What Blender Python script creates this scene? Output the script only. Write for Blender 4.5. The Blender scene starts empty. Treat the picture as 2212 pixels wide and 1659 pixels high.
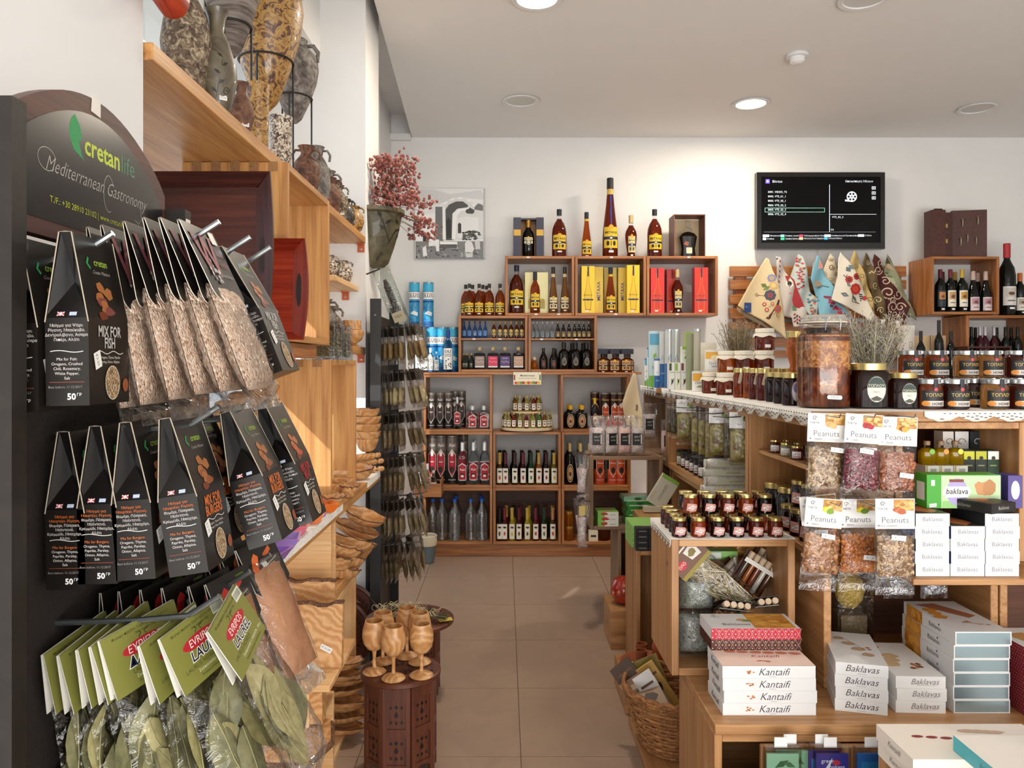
import bpy,math,random
from mathutils import Matrix,Vector,noise
R=random.Random(11)
S=bpy.context.scene
C=S.collection
F,U0,V0,H=1660.0,1090.0,787.0,1.45 # lens in pixels of the 2212 px frame, vanishing point, eye height
PI=math.pi
def X(u,y):return(u-U0)*y/F
def Z(v,y):return H-(v-V0)*y/F
sin,cos=math.sin,math.cos

# ---------------------------------------------------------------- camera, world, lights
cam=bpy.data.cameras.new('camera');co=bpy.data.objects.new('camera',cam);C.objects.link(co)
co.location=(0,0,H);co.rotation_euler=(PI/2,0,0)
cam.sensor_width=36;cam.lens=36*F/2212
cam.shift_x=(1106-U0)/2212;cam.shift_y=-(829.5-V0)/2212;cam.clip_start=0.02
S.camera=co
w=bpy.data.worlds.new('world');S.world=w;w.use_nodes=True
bg=w.node_tree.nodes['Background'];bg.inputs[0].default_value=(0.93,0.96,1.0,1);bg.inputs[1].default_value=2.6
def light(name,kind,loc,rot,power,size=1,sy=None,col=(1,1,1)):
    l=bpy.data.lights.new(name,kind);l.energy=power;l.color=col
    if kind=='AREA':
        l.shape='RECTANGLE';l.size=size;l.size_y=sy or size
    elif kind=='SUN':l.angle=math.radians(size)
    else:l.shadow_soft_size=size
    o=bpy.data.objects.new(name,l);o.location=loc;o.rotation_euler=rot;C.objects.link(o);return o
sun=light('sun','SUN',(-4,-2,5),(0,0,0),11.0,0.6,col=(1,0.95,0.87))
sun.rotation_euler=Vector((0.42,0.80,-0.42)).to_track_quat('-Z','Y').to_euler()
light('shopfront_daylight','AREA',(1.4,-2.8,1.9),(math.radians(92),0,0),74,5.4,2.4,(0.97,0.98,1.0))
light('ceiling_fill','AREA',(1.4,-2.8,0.35),(math.radians(128),0,0),230,5.4,1.2,(1.0,0.98,0.95))  # fill light added low and tilted up to brighten the ceiling
S.view_settings.view_transform='Standard';S.view_settings.look='None'
S.view_settings.gamma=1;S.view_settings.use_curve_mapping=False;S.view_settings.exposure=0.0

# ---------------------------------------------------------------- materials
def lin(c):
    if isinstance(c,str):
        c=c.lstrip('#');c=[int(c[i:i+2],16)/255 for i in(0,2,4)]
    return tuple((x/12.92 if x<=0.04045 else((x+0.055)/1.055)**2.4)for x in c)+(1,)
MC={}
def nodes(name):
    m=bpy.data.materials.new(name);m.use_nodes=True;nt=m.node_tree
    return m,nt,nt.nodes['Principled BSDF']
def M(col,rough=0.5,metal=0.0,emit=0.0,coat=0.0):
    k=(col,rough,metal,emit,coat)
    if k in MC:return MC[k]
    m,nt,b=nodes('paint');b.inputs['Base Color'].default_value=lin(col)
    b.inputs['Roughness'].default_value=rough;b.inputs['Metallic'].default_value=metal
    b.inputs['Coat Weight'].default_value=coat;b.inputs['Coat Roughness'].default_value=0.08
    if emit:b.inputs['Emission Color'].default_value=lin(col);b.inputs['Emission Strength'].default_value=emit
    MC[k]=m;return m
def link(nt,a,b):nt.links.new(a,b)
def ramp(nt,fac,stops):
    r=nt.nodes.new('ShaderNodeValToRGB');e=r.color_ramp.elements
    while len(e)<len(stops):e.new(0.5)
    for i,(p,c)in enumerate(stops):e[i].position=p;e[i].color=lin(c)
    link(nt,fac,r.inputs[0]);return r.outputs[0]
def coords(nt,scale=(1,1,1),src='Object',rot=(0,0,0)):
    t=nt.nodes.new('ShaderNodeTexCoord');mp=nt.nodes.new('ShaderNodeMapping')
    mp.inputs['Scale'].default_value=scale;mp.inputs['Rotation'].default_value=rot
    link(nt,t.outputs[src],mp.inputs[0]);return mp.outputs[0]
def noisetex(nt,vec,scale,detail=3,dist=0.0,rough=0.5):
    n=nt.nodes.new('ShaderNodeTexNoise');n.inputs['Scale'].default_value=scale
    n.inputs['Detail'].default_value=detail;n.inputs['Distortion'].default_value=dist
    n.inputs['Roughness'].default_value=rough;link(nt,vec,n.inputs['Vector']);return n.outputs['Fac']
def bump(nt,b,fac,strength=0.3,dist=0.01):
    bp=nt.nodes.new('ShaderNodeBump');bp.inputs['Strength'].default_value=strength
    bp.inputs['Distance'].default_value=dist;link(nt,fac,bp.inputs['Height']);link(nt,bp.outputs[0],b.inputs['Normal'])
WOODS={'pine':('#a06c3a','#c48e54','#d4a468',0.42),'light':('#c58e58','#dcae78','#e8c596',0.45),
         'old':('#74431f','#a06535','#bf8450',0.4),'isle':('#8a5c34','#ad7d4e','#c29464',0.45),
         'dull':('#6a5240','#87694f','#9a7c60',0.6),'maho':('#3d150f','#652319','#8a3522',0.3),
         'red':('#6b1c10','#96301c','#ad4426',0.3),'umber':('#2a110b','#46201a','#5a2c20',0.4),
         'carved':('#3e2016','#5a3020','#70402c',0.4),'ply':('#3c2418','#5b3826','#6d4630',0.55),
         'copper':('#a24a2a','#c4643c','#d07c54',0.4)}
def wood(kind,axis=0):
    k=('wood',kind,axis)
    if k in MC:return MC[k]
    a,b_,c,rg=WOODS[kind]
    m,nt,b=nodes('wood_'+kind)
    sc=[16,16,16];sc[axis]=1.1
    v=coords(nt,tuple(sc))
    n1=noisetex(nt,v,1.6,3,0.9)
    sc2=[1,1,1];sc2[axis]=0.03
    v2=coords(nt,tuple(sc2));n2=noisetex(nt,v2,170,2,0.3)
    mx=nt.nodes.new('ShaderNodeMix');mx.inputs[0].default_value=0.35;link(nt,n1,mx.inputs[2]);link(nt,n2,mx.inputs[3])
    link(nt,ramp(nt,mx.outputs[0],[(0.3,a),(0.5,b_),(0.68,c)]),b.inputs['Base Color'])
    b.inputs['Roughness'].default_value=rg;bump(nt,b,n2,0.12,0.002)
    MC[k]=m;return m
def olive(rot=0.0):
    k=('olive',round(rot,1))
    if k in MC:return MC[k]
    m,nt,b=nodes('olive_wood')
    v=coords(nt,(1,1,1),rot=(rot,rot*1.7,rot*0.6))
    wv=nt.nodes.new('ShaderNodeTexWave');wv.inputs['Scale'].default_value=12;wv.inputs['Distortion'].default_value=14
    wv.inputs['Detail'].default_value=3;wv.inputs['Detail Scale'].default_value=0.9;link(nt,v,wv.inputs[0])
    n=noisetex(nt,v,60,3)
    mx=nt.nodes.new('ShaderNodeMix');mx.inputs[0].default_value=0.25;link(nt,wv.outputs['Fac'],mx.inputs[2]);link(nt,n,mx.inputs[3])
    link(nt,ramp(nt,mx.outputs[0],[(0.04,'#a06a3c'),(0.14,'#bc8653'),(0.5,'#c8945f'),(0.85,'#d4a672')]),b.inputs['Base Color'])
    b.inputs['Roughness'].default_value=0.38;MC[k]=m;return m
def mottled(cols,scale=40,rough=0.6,metal=0,bs=0.4,bd=0.004,dist=1.2,src='Object',sc=(1,1,1),coat=0):
    k=('mott',tuple(cols),scale,rough,metal,bs,dist,sc,coat)
    if k in MC:return MC[k]
    m,nt,b=nodes('mottled')
    n=noisetex(nt,coords(nt,sc,src),scale,5,dist,0.6)
    st=[(0.34+0.32*i/(len(cols)-1),c)for i,c in enumerate(cols)]
    link(nt,ramp(nt,n,st),b.inputs['Base Color']);b.inputs['Roughness'].default_value=rough
    b.inputs['Metallic'].default_value=metal;b.inputs['Coat Weight'].default_value=coat
    if bs:bump(nt,b,n,bs,bd)
    MC[k]=m;return m
def cells(cols,scale=90,rough=0.5,bs=0.8,bd=0.006,sc=(1,1,1)):
    k=('cell',tuple(cols),scale,rough,bs,sc)
    if k in MC:return MC[k]
    m,nt,b=nodes('grains')
    vo=nt.nodes.new('ShaderNodeTexVoronoi');vo.inputs['Scale'].default_value=scale;link(nt,coords(nt,sc),vo.inputs['Vector'])
    sep=nt.nodes.new('ShaderNodeSeparateColor');link(nt,vo.outputs['Color'],sep.inputs[0])
    st=[(i/(len(cols)-1),c)for i,c in enumerate(cols)]
    link(nt,ramp(nt,sep.outputs[0],st),b.inputs['Base Color']);b.inputs['Roughness'].default_value=rough
    iv=nt.nodes.new('ShaderNodeMath');iv.operation='MULTIPLY';iv.inputs[1].default_value=-1;link(nt,vo.outputs['Distance'],iv.inputs[0])
    bump(nt,b,iv.outputs[0],bs,bd);MC[k]=m;return m
def glass(col='#ffffff',rough=0.02,ior=1.3,trans=1.0):
    k=('glass',col,rough,ior,trans)
    if k in MC:return MC[k]
    m,nt,b=nodes('glass');b.inputs['Base Color'].default_value=lin(col);b.inputs['Roughness'].default_value=rough
    b.inputs['Transmission Weight'].default_value=trans;b.inputs['IOR'].default_value=ior
    MC[k]=m;return m
def film(gl=0.16,tint='#ffffff',rough=0.12,bs=0.5,scale=45):
    k=('film',gl,tint,rough,bs)
    if k in MC:return MC[k]
    m=bpy.data.materials.new('clear_film');m.use_nodes=True;nt=m.node_tree;nt.nodes.clear()
    out=nt.nodes.new('ShaderNodeOutputMaterial');tr=nt.nodes.new('ShaderNodeBsdfTransparent');tr.inputs[0].default_value=lin(tint)
    g=nt.nodes.new('ShaderNodeBsdfGlossy');g.inputs['Roughness'].default_value=rough
    lw=nt.nodes.new('ShaderNodeFresnel');lw.inputs[0].default_value=1.45
    ad=nt.nodes.new('ShaderNodeMath');ad.operation='MULTIPLY_ADD';ad.inputs[1].default_value=0.6;ad.inputs[2].default_value=gl*0.3
    link(nt,lw.outputs[0],ad.inputs[0])
    mx=nt.nodes.new('ShaderNodeMixShader');link(nt,ad.outputs[0],mx.inputs[0]);link(nt,tr.outputs[0],mx.inputs[1]);link(nt,g.outputs[0],mx.inputs[2])
    n=noisetex(nt,coords(nt),scale,3,1.5);bp=nt.nodes.new('ShaderNodeBump');bp.inputs['Strength'].default_value=bs
    bp.inputs['Distance'].default_value=0.01;link(nt,n,bp.inputs['Height']);link(nt,bp.outputs[0],g.inputs['Normal']);link(nt,bp.outputs[0],lw.inputs['Normal'])
    link(nt,mx.outputs[0],out.inputs[0]);MC[k]=m;return m
WHITE='#f2f1ee';BLK='#15130f'
GOLD=('#c9a24a',0.25,0.85);SILV=('#b9bdc2',0.25,0.9)

# ---------------------------------------------------------------- mesh building
class MB:
    def __init__(s):s.v=[];s.f=[];s.m=[];s.ml=[];s.T=None
    def mi(s,m):
        if isinstance(m,str):m=M(m)
        elif isinstance(m,tuple):m=M(*m)
        if m not in s.ml:s.ml.append(m)
        return s.ml.index(m)
    def add(s,vs,fs,m):
        b=len(s.v);i=s.mi(m)
        if s.T is not None:vs=[tuple(s.T@Vector(p))for p in vs]
        s.v+=vs;s.f+=[tuple(b+k for k in f)for f in fs];s.m+=[i]*len(fs);return s
    def box(s,x0,x1,y0,y1,z0,z1,m,bv=0.0):
        if x0>x1:x0,x1=x1,x0
        if y0>y1:y0,y1=y1,y0
        if z0>z1:z0,z1=z1,z0
        vs=[(x,y,z)for x in(x0,x1)for y in(y0,y1)for z in(z0,z1)]
        return s.add(vs,[(0,1,3,2),(4,6,7,5),(0,4,5,1),(2,3,7,6),(0,2,6,4),(1,5,7,3)],m)
    def lathe(s,prof,m,n=20,cx=0,cy=0,cz=0,sq=2.0,sx=1,sy=1,a0=0.0,caps=True):
        vs=[];fs=[]
        for r,z in prof:
            for k in range(n):
                a=a0+2*PI*k/n;c,q=cos(a),sin(a)
                g=1.0 if sq==2 else 1.0/(abs(c)**sq+abs(q)**sq)**(1/sq)
                vs.append((cx+sx*r*g*c,cy+sy*r*g*q,cz+z))
        for i in range(len(prof)-1):
            for k in range(n):
                k2=(k+1)%n;fs.append((i*n+k,i*n+k2,(i+1)*n+k2,(i+1)*n+k))
        if caps:
            if prof[0][0]>1e-5:fs.append(tuple(range(n-1,-1,-1)))
            if prof[-1][0]>1e-5:fs.append(tuple((len(prof)-1)*n+k for k in range(n)))
        return s.add(vs,fs,m)
    def tube(s,pts,r,m,n=8,closed=False):
        P=[Vector(p)for p in pts];vs=[];fs=[];N=len(P);up=None
        for i,p in enumerate(P):
            t=(P[(i+1)%N]-P[i-1])if closed else(P[min(i+1,N-1)]-P[max(i-1,0)])
            if t.length<1e-9:t=Vector((0,0,1))
            t.normalize()
            if up is None:up=Vector((0,0,1))if abs(t.z)<0.9 else Vector((1,0,0))
            a=t.cross(up)
            if a.length<1e-4:a=t.cross(Vector((0.3,1,0.2)))
            a.normalize();b=a.cross(t).normalized();up=b
            rr=r[i]if isinstance(r,(list,tuple))else r
            for k in range(n):
                g=2*PI*k/n;vs.append(tuple(p+a*(rr*cos(g))+b*(rr*sin(g))))
        for i in range(N if closed else N-1):
            j=(i+1)%N
            for k in range(n):
                k2=(k+1)%n;fs.append((i*n+k,i*n+k2,j*n+k2,j*n+k))
        if not closed:fs+=[tuple(range(n-1,-1,-1)),tuple((N-1)*n+k for k in range(n))]
        return s.add(vs,fs,m)
    def prism(s,poly,d0,d1,m,plane='xz'): # poly extruded along the third axis from d0 to d1
        n=len(poly)
        f={'xz':lambda a,b,d:(a,d,b),'yz':lambda a,b,d:(d,a,b),'xy':lambda a,b,d:(a,b,d)}[plane]
        vs=[f(a,b,d0)for a,b in poly]+[f(a,b,d1)for a,b in poly]
        fs=[tuple(range(n)),tuple(range(2*n-1,n-1,-1))]+[(i,(i+1)%n,n+(i+1)%n,n+i)for i in range(n)]
        return s.add(vs,fs,m)
    def ell(s,c,r,m,n=10,k=6,lump=0.0,rot=None):
        vs=[];fs=[]
        T=rot or Matrix.Identity(3)
        for i in range(k+1):
            ph=PI*i/k
            for j in range(n):
                th=2*PI*j/n;g=1+(R.uniform(-lump,lump)if lump else 0)
                p=T@Vector((r[0]*g*sin(ph)*cos(th),r[1]*g*sin(ph)*sin(th),r[2]*g*cos(ph)))
                vs.append((c[0]+p.x,c[1]+p.y,c[2]+p.z))
        for i in range(k):
            for j in range(n):
                j2=(j+1)%n;fs.append((i*n+j,(i+1)*n+j,(i+1)*n+j2,i*n+j2))
        return s.add(vs,fs,m)
    def art(s,shapes,fn,e=0.0004):
        cr=getattr(fn,'r',0)
        for li,sh in enumerate(shapes):
            if cr and sh[0]in 'epr':
                q=sh[1]if sh[0]=='p' else flat(sh)[0][0]if sh[0]=='e' else[(sh[1],sh[3]),(sh[2],sh[3]),(sh[2],sh[4]),(sh[1],sh[4])];g=cr*.16
                for i in range(math.floor(min(p[0]for p in q)/g),math.ceil(max(p[0]for p in q)/g)):
                    c_=clipx(q,g*i,g*i+g)
                    if len(c_)>2:s.add([fn(a,b,e+li*1e-4)for a,b in c_],[tuple(range(len(c_)))],sh[2]if sh[0]=='p' else sh[5])
                continue
            for vs,fs,col in flat(sh):
                s.add([fn(a,b,e+li*(1e-4 if cr else 3e-5)+(cr>0)*4e-4)for a,b in vs],fs,col)
        return s
    def mesh(s,name='mesh',ang=32):
        me=bpy.data.meshes.new(name);me.from_pydata(s.v,[],s.f)
        for m in s.ml:me.materials.append(m)
        me.polygons.foreach_set('material_index',s.m)
        me.polygons.foreach_set('use_smooth',[True]*len(s.f));me.update()
        me.set_sharp_from_angle(angle=math.radians(ang));return me
TC={}
def text(t,size,align='CENTER',shear=0.0,bold=0.0):
    k=(t,align,shear,bold)
    if k not in TC:
        c=bpy.data.curves.new('t','FONT');c.body=t;c.size=1;c.align_x=align;c.align_y='CENTER'
        c.resolution_u=2;c.shear=shear;c.offset=bold;c.space_line=0.95
        o=bpy.data.objects.new('t',c);me=bpy.data.meshes.new_from_object(o)
        TC[k]=([(v.co.x,v.co.y)for v in me.vertices],[tuple(p.vertices)for p in me.polygons])
        bpy.data.objects.remove(o);bpy.data.meshes.remove(me);bpy.data.curves.remove(c)
    vs,fs=TC[k];return[(a*size,b*size)for a,b in vs],fs
def flat(sh):
    k=sh[0]
    if k=='r': # rect x0 x1 z0 z1 col
        _,x0,x1,z0,z1,col=sh;n=8
        vs=[(x0+(x1-x0)*i/n,z)for i in range(n+1)for z in(z0,z1)]
        return[(vs,[(2*i,2*i+2,2*i+3,2*i+1)for i in range(n)],col)]
    if k=='e': # ellipse cx cz rx rz col
        _,cx,cz,rx,rz,col=sh[:6];n=18
        vs=[(cx+rx*cos(2*PI*i/n),cz+rz*sin(2*PI*i/n))for i in range(n)]
        return[(vs,[tuple(range(n))],col)]
    if k=='p':return[(sh[1],[tuple(range(len(sh[1])))],sh[2])]
    if k=='l': # polyline pts width col
        _,pts,wd,col=sh;vs=[];N=len(pts)
        for i,(a,b)in enumerate(pts):
            p,q=pts[max(i-1,0)],pts[min(i+1,N-1)];dx,dz=q[0]-p[0],q[1]-p[1];L=math.hypot(dx,dz)or 1
            vs+=[(a-dz/L*wd/2,b+dx/L*wd/2),(a+dz/L*wd/2,b-dx/L*wd/2)]
        return[(vs,[(2*i,2*i+1,2*i+3,2*i+2)for i in range(N-1)],col)]
    if k=='t': # text x z size col [align shear bold rot sx]
        _,t,x,z,size,col=sh[:6];o=sh[6]if len(sh)>6 else{}
        vs,fs=text(t,size,o.get('a','CENTER'),o.get('s',0),o.get('b',0.0));sx=o.get('x',1.0);r=o.get('r',0)
        return[([(x+a*sx*cos(r)-b*sin(r),z+a*sx*sin(r)+b*cos(r))for a,b in vs],fs,col)]
    return[]
def clipx(q,a,b):
    for lim,sg in((a,1),(b,-1)):
        o=[]
        for i,p in enumerate(q):
            r=q[i-1];ip,ir=(p[0]-lim)*sg>=0,(r[0]-lim)*sg>=0
            if ip!=ir:t=(lim-r[0])/(p[0]-r[0]);o.append((lim,r[1]+t*(p[1]-r[1])))
            if ip:o.append(p)
        q=o
    return q
def front(y):return lambda a,b,e:(a,y-e,b)
def top(z):return lambda a,b,e:(a,b,z+e)
def sideL(x):return lambda a,b,e:(x-e,-a,b) # face towards -x, reads left to right
def sideR(x):return lambda a,b,e:(x+e,a,b)
def cyl(r,cy=0.0,a0=0.0):
    f=lambda a,b,e:((r+e)*sin(a/r+a0),cy-(r+e)*cos(a/r+a0),b)
    f.r=r;return f
def wavy(x0,x1,z,amp,n=12,k=2):return[(x0+(x1-x0)*i/n,z+amp*sin(2*PI*k*i/n))for i in range(n+1)]
def blob(cx,cz,rx,rz,n=12,j=0.2,rng=R):return[(cx+rx*(1+rng.uniform(-j,j))*cos(2*PI*i/n),cz+rz*(1+rng.uniform(-j,j))*sin(2*PI*i/n))for i in range(n)]

# ---------------------------------------------------------------- objects
def obj(name,me,parent=None,loc=None,rot=None,kind=None,label=None):
    if isinstance(me,MB):me=me.mesh(name)
    o=bpy.data.objects.new(name,me);C.objects.link(o)
    if parent is not None:o.parent=parent
    if loc is not None:o.location=loc
    if rot is not None:o.rotation_euler=rot
    if kind:o['kind']=kind
    if label:o['label']=label
    return o
def tag(o,label,cat,group=None):
    o['label']=label;o['category']=cat
    if group:o['group']=group
    return o
def thing(name,label,cat,loc=(0,0,0),rz=0.0,group=None,rx=0.0,ry=0.0,sc=1.0):
    o=bpy.data.objects.new(name,None);C.objects.link(o);o.empty_display_size=0.05
    o.location=loc;o.rotation_euler=(rx,ry,rz);o.scale=(sc,sc,sc)if not isinstance(sc,tuple)else sc
    return tag(o,label,cat,group)
def put(parts,name,label,cat,loc,rz=0.0,group=None,rx=0.0,ry=0.0,sc=1.0,mat=None):
    """one thing from a list of parts (name, mesh[, sub-parts]); every part is an object of its own that shares mesh data"""
    if len(parts)==1 and len(parts[0])==2:
        o=obj(name,parts[0][1]);o.location=loc;o.rotation_euler=(rx,ry,rz)
        o.scale=(sc,sc,sc)if not isinstance(sc,tuple)else sc
        tag(o,label,cat,group);r=o
    else:
        r=thing(name,label,cat,loc,rz,group,rx,ry,sc)
        for p in parts:
            o=obj(p[0],p[1],r)
            for q in(p[2]if len(p)>2 else()):obj(q[0],q[1],o)
    if mat is not None:r.matrix_world=mat
    return r
ORD=['first','second','third','fourth','fifth','sixth','seventh','eighth','ninth','tenth','eleventh','twelfth','thirteenth','fourteenth','fifteenth','sixteenth','seventeenth','eighteenth','nineteenth','twentieth','twenty-first','twenty-second']
def nth(i):return ORD[i]
def struct(name,mb,kind='structure'):return obj(name,mb,kind=kind)
def longest(*d):return max(range(3),key=lambda i:d[i])
def board(name,x0,x1,y0,y1,z0,z1,kind,parent=None,jag=0.0):
    ax=longest(abs(x1-x0),abs(y1-y0),abs(z1-z0))
    mb=MB().box(x0,x1,y0,y1,z0,z1,wood(kind,ax));o=obj(name,mb,parent)
    bv=o.modifiers.new('edge','BEVEL');bv.width=0.0018;bv.segments=1;bv.limit_method='ANGLE'
    return o
def crate(label,x0,x1,y0,y1,z0,z1,kind='old',openy=True,t=0.018,back=None,shelf=None,group=None,name='wooden_crate',joints=0,sides='lrtb'):
    """box of boards, open towards -y (openy) or towards +-x; world coordinates"""
    r=thing(name,label,'crate',((x0+x1)/2,(y0+y1)/2,z0),0,group);r.location=(0,0,0)
    if openy:
        if 'l' in sides:board('side_board',x0,x0+t,y0,y1,z0,z1,kind,r)
        if 'r' in sides:board('side_board',x1-t,x1,y0,y1,z0,z1,kind,r)
        if 't' in sides:board('top_board',x0+t,x1-t,y0,y1,z1-t,z1,kind,r)
        if 'b' in sides:board('bottom_board',x0+t,x1-t,y0,y1,z0,z0+t,kind,r)
        if back:board('back_board',x0+t,x1-t,y1-0.006,y1,z0+t,z1-t,back,r)
        if shelf:board('shelf_board',x0+t,x1-t,y0,y1,shelf-0.012,shelf,kind,r)
    else:
        board('side_board',x0,x1,y0,y0+t,z0,z1,kind,r);board('side_board',x0,x1,y1-t,y1,z0,z1,kind,r)
        board('top_board',x0,x1,y0+t,y1-t,z1-t,z1,kind,r);board('bottom_board',x0,x1,y0+t,y1-t,z0,z0+t,kind,r)
        if back:board('back_board',back[0],back[1],y0+t,y1-t,z0+t,z1-t,back[2],r)
        if shelf:board('shelf_board',x0,x1,y0+t,y1-t,shelf-0.012,shelf,kind,r)
    if joints:
        d=(x1-x0)/(2*joints+1);eg=mottled(('#7a5230','#9c7044','#8a6038'),120,0.6,bs=0.1)
        for i in range(joints):
            for zz in((z1-t-0.006,z1+0.0008),(z0-0.0008,z0+t+0.006))if openy is False else():
                mb=MB().box(x0+d*(2*i+1),x0+d*(2*i+2),y0-0.0012,y0+0.01,zz[0],zz[1],eg);obj('finger_joint',mb,r)
    return r
# ---------------------------------------------------------------- room
plaster=mottled(('#e2e1df','#e4e3e1','#e6e5e3'),1.5,0.85,bs=0.0)
ceilm=mottled(('#e4e2df','#e5e3e0','#e6e4e1'),1.5,0.9,bs=0.0)
floor=struct('floor',MB().box(-2.6,4.6,-3,6.2,-0.06,-0.003,'#5a4c42'))
tm=mottled(('#9a8473','#9f8876','#a48c7a'),5,0.34,bs=0.02,src='Object')
T=MB().box(0.0015,0.5985,0.0015,0.5985,-0.003,0.0,tm).mesh('tile')
for i in range(-4,8):
    for j in range(-5,6):
        x,y=0.06+0.6*i,2.84+0.6*j
        if-1.9<x<4.0 and y<5.9:obj('tile',T,floor,(x,y,0))
WB=6.1
struct('wall_back',MB().box(-1.6,4.6,WB,WB+0.12,0,3.6,plaster))
struct('wall_right',MB().box(4.5,4.62,-3,WB,0,3.6,plaster))
c=MB()
c.prism([(-0.53,-3),(4.5,-3),(4.5,WB),(-0.735,WB),(-0.645,3.8)],3.25,3.42,ceilm,'xy');struct('ceiling',c)
struct('ceiling_upper',MB().box(-2.2,4.5,-3,WB,3.43,3.55,ceilm))
struct('trim_1',MB().box(-0.9,-0.74,WB-0.05,WB,3.22,3.27,plaster))
struct('wall_left',MB().box(-1.0,-0.715,-1.2,1.52,0,3.43,plaster).box(-1.32,-1.0,1.45,1.52,0,3.43,plaster))
PY=3.87
struct('wall_left_pier',MB().box(-1.35,-0.70,PY,4.27,0,3.43,plaster))
struct('wall_left_far',MB().box(-1.35,-0.90,5.55,WB,0,3.43,plaster))
struct('wall_left_header',MB().box(-1.35,-0.93,1.52,PY,3.0,3.43,plaster).box(-1.35,-0.93,4.27,5.55,2.8,3.43,plaster))
struct('wall_left_sill',MB().box(-1.35,-1.06,1.52,PY,0,0.45,plaster).box(-1.35,-1.06,4.27,5.55,0,0.5,plaster))
wf=('#e8e8e6',0.4);dk=('#3b4044',0.4)
def window(name,y0,y1,z0,z1,n):
    r=bpy.data.objects.new(name,None);C.objects.link(r);r['kind']='structure'
    fr=MB()
    for a in(y0,y1-0.05):fr.box(-1.28,-1.21,a,a+0.05,z0,z1,wf)
    for a in(z0,z1-0.05):fr.box(-1.28,-1.21,y0,y1,a,a+0.05,wf)
    obj('window_frame',fr,r)
    for i in range(1,n):
        y=y0+(y1-y0)*i/n
        obj('mullion',MB().box(-1.28,-1.2,y-0.03,y+0.03,z0,z1,wf).box(-1.2,-1.19,y-0.012,y+0.012,z0,z1,dk),r)
    obj('pane',MB().box(-1.255,-1.25,y0+0.05,y1-0.05,z0+0.05,z1-0.05,film(0.02,'#f6fbff',0.02,0.0)),r)
window('window_1',1.52,PY,0.45,3.0,3)
window('window_2',4.27,5.55,0.5,2.8,2)
# outside the windows: pavement and a pale building across the street, hedge
struct('ground_outside',MB().box(-14,-1.4,-6,14,-0.2,-0.05,mottled(('#b9b4ab','#c4c0b8','#cfcbc4'),4,0.8)))
b=thing('street_building','pale building across the street seen through the window','building',(-9,3,0))
obj('wall',MB().box(-1,0,-5,9,-0.1,2.6,mottled(('#d9d4c8','#e2ded4','#ece8e0'),3,0.9)),b)
for i in range(4):obj('window',MB().box(0.0,0.05,-4+3.2*i,-2.6+3.2*i,0.9,2.1,'#7f9098'),b)
for i in range(3):
    hb=thing('potted_shrub','green shrub in a pot standing outside the shop window, %s along the pavement'%nth(i),'plant',(-2.6,2.2+1.3*i,-0.05))
    obj('pot',MB().lathe([(0.12,0),(0.17,0.3),(0.18,0.32)],'#9c5a3c'),hb)
    lf=MB()
    for k in range(160):
        a,q,z=R.uniform(0,6.28),R.uniform(0,0.25),R.uniform(0.34,0.95)
        p=Vector((q*cos(a),q*sin(a),z));d=Vector((R.uniform(-1,1),R.uniform(-1,1),R.uniform(-0.3,1))).normalized()*0.06;e=d.cross(Vector((0.2,0.5,1))).normalized()*0.018
        lf.add([tuple(p),tuple(p+d*0.5+e),tuple(p+d),tuple(p+d*0.5-e)],[(0,1,2,3)],'#5f8a50')
    obj('foliage',lf,hb,kind='stuff');obj('stem',MB().tube([(0,0,0.2),(0.01,0,0.7)],0.012,'#5c4630'),hb)
b=thing('street_building','pale two-storey building opposite the shopfront behind the camera','building',(5,-11,0))  # added out of view to keep the low sun off the island
obj('wall',MB().box(-12.0,9,-1,0,-.2,10.5,mottled(('#d9d4c8','#e2ded4','#ece8e0'),3,0.9)),b)
for i in range(5):obj('window',MB().box(-8+3.2*i,-6.6+3.2*i,0,.05,1,2.4,'#7f9098'),b)
struct('pavement_outside',MB().box(-1.4,14,-11,-3.06,-.2,-.05,mottled(('#b9b4ab','#c4c0b8','#cfcbc4'),4,0.8)))
# shopfront behind the camera
r=bpy.data.objects.new('window_3',None);C.objects.link(r);r['kind']='structure'
fr=MB()
for x in(-1.4,0.6,2.5,4.45):fr.box(x,x+0.06,-3.05,-2.97,0,3.25,dk)
fr.box(-1.4,4.5,-3.05,-2.97,3.1,3.3,dk);obj('window_frame',fr,r)

# ceiling fittings
def downlight(u,v,lit,lab):
    y=1.8*F/(V0-v);x=X(u,y);t=thing('ceiling_light',lab,'ceiling light',(x,y,3.25))
    ring=MB().lathe([(0.098,0),(0.118,-0.003),(0.125,-0.010),(0.122,-0.014),(0.10,-0.012),(0.097,-0.004)],'#dcdcda',40,caps=False)
    obj('trim_ring',ring,t)
    obj('lamp_face',MB().lathe([(0.0001,-0.006),(0.099,-0.006),(0.099,-0.001),(0.0001,-0.001)],M('#fff3dc',0.5,0,9.0)if lit else M('#cfcdc9',0.7),32,caps=False),t)
    if lit:
        l=light('lamp_light','AREA',(x,y,3.225),(0,0,0),26,0.2,col=(1,0.87,0.7));l.data.shape='DISK'
        l.parent=t;l.location=(0,0,-0.025)
downlight(1622,222,True,'lit round ceiling downlight above the wall television')
downlight(1125,216,False,'unlit round ceiling downlight in front of the tall brandy bottle')
downlight(2110,232,False,'unlit round ceiling downlight over the wine crates')
downlight(1160,-6,True,'lit round ceiling downlight nearer the shop door, over the aisle')
downlight(1868,-6,False,'unlit round ceiling downlight nearer the shop door, over the island')
t=thing('smoke_detector','white round smoke detector on the ceiling','smoke detector',(X(1722,4.46),4.46,3.25))
obj('mounting_base',MB().lathe([(0.056,0),(0.062,-0.008),(0.062,-0.018),(0.050,-0.022)],'#dedede',28),t)
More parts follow.
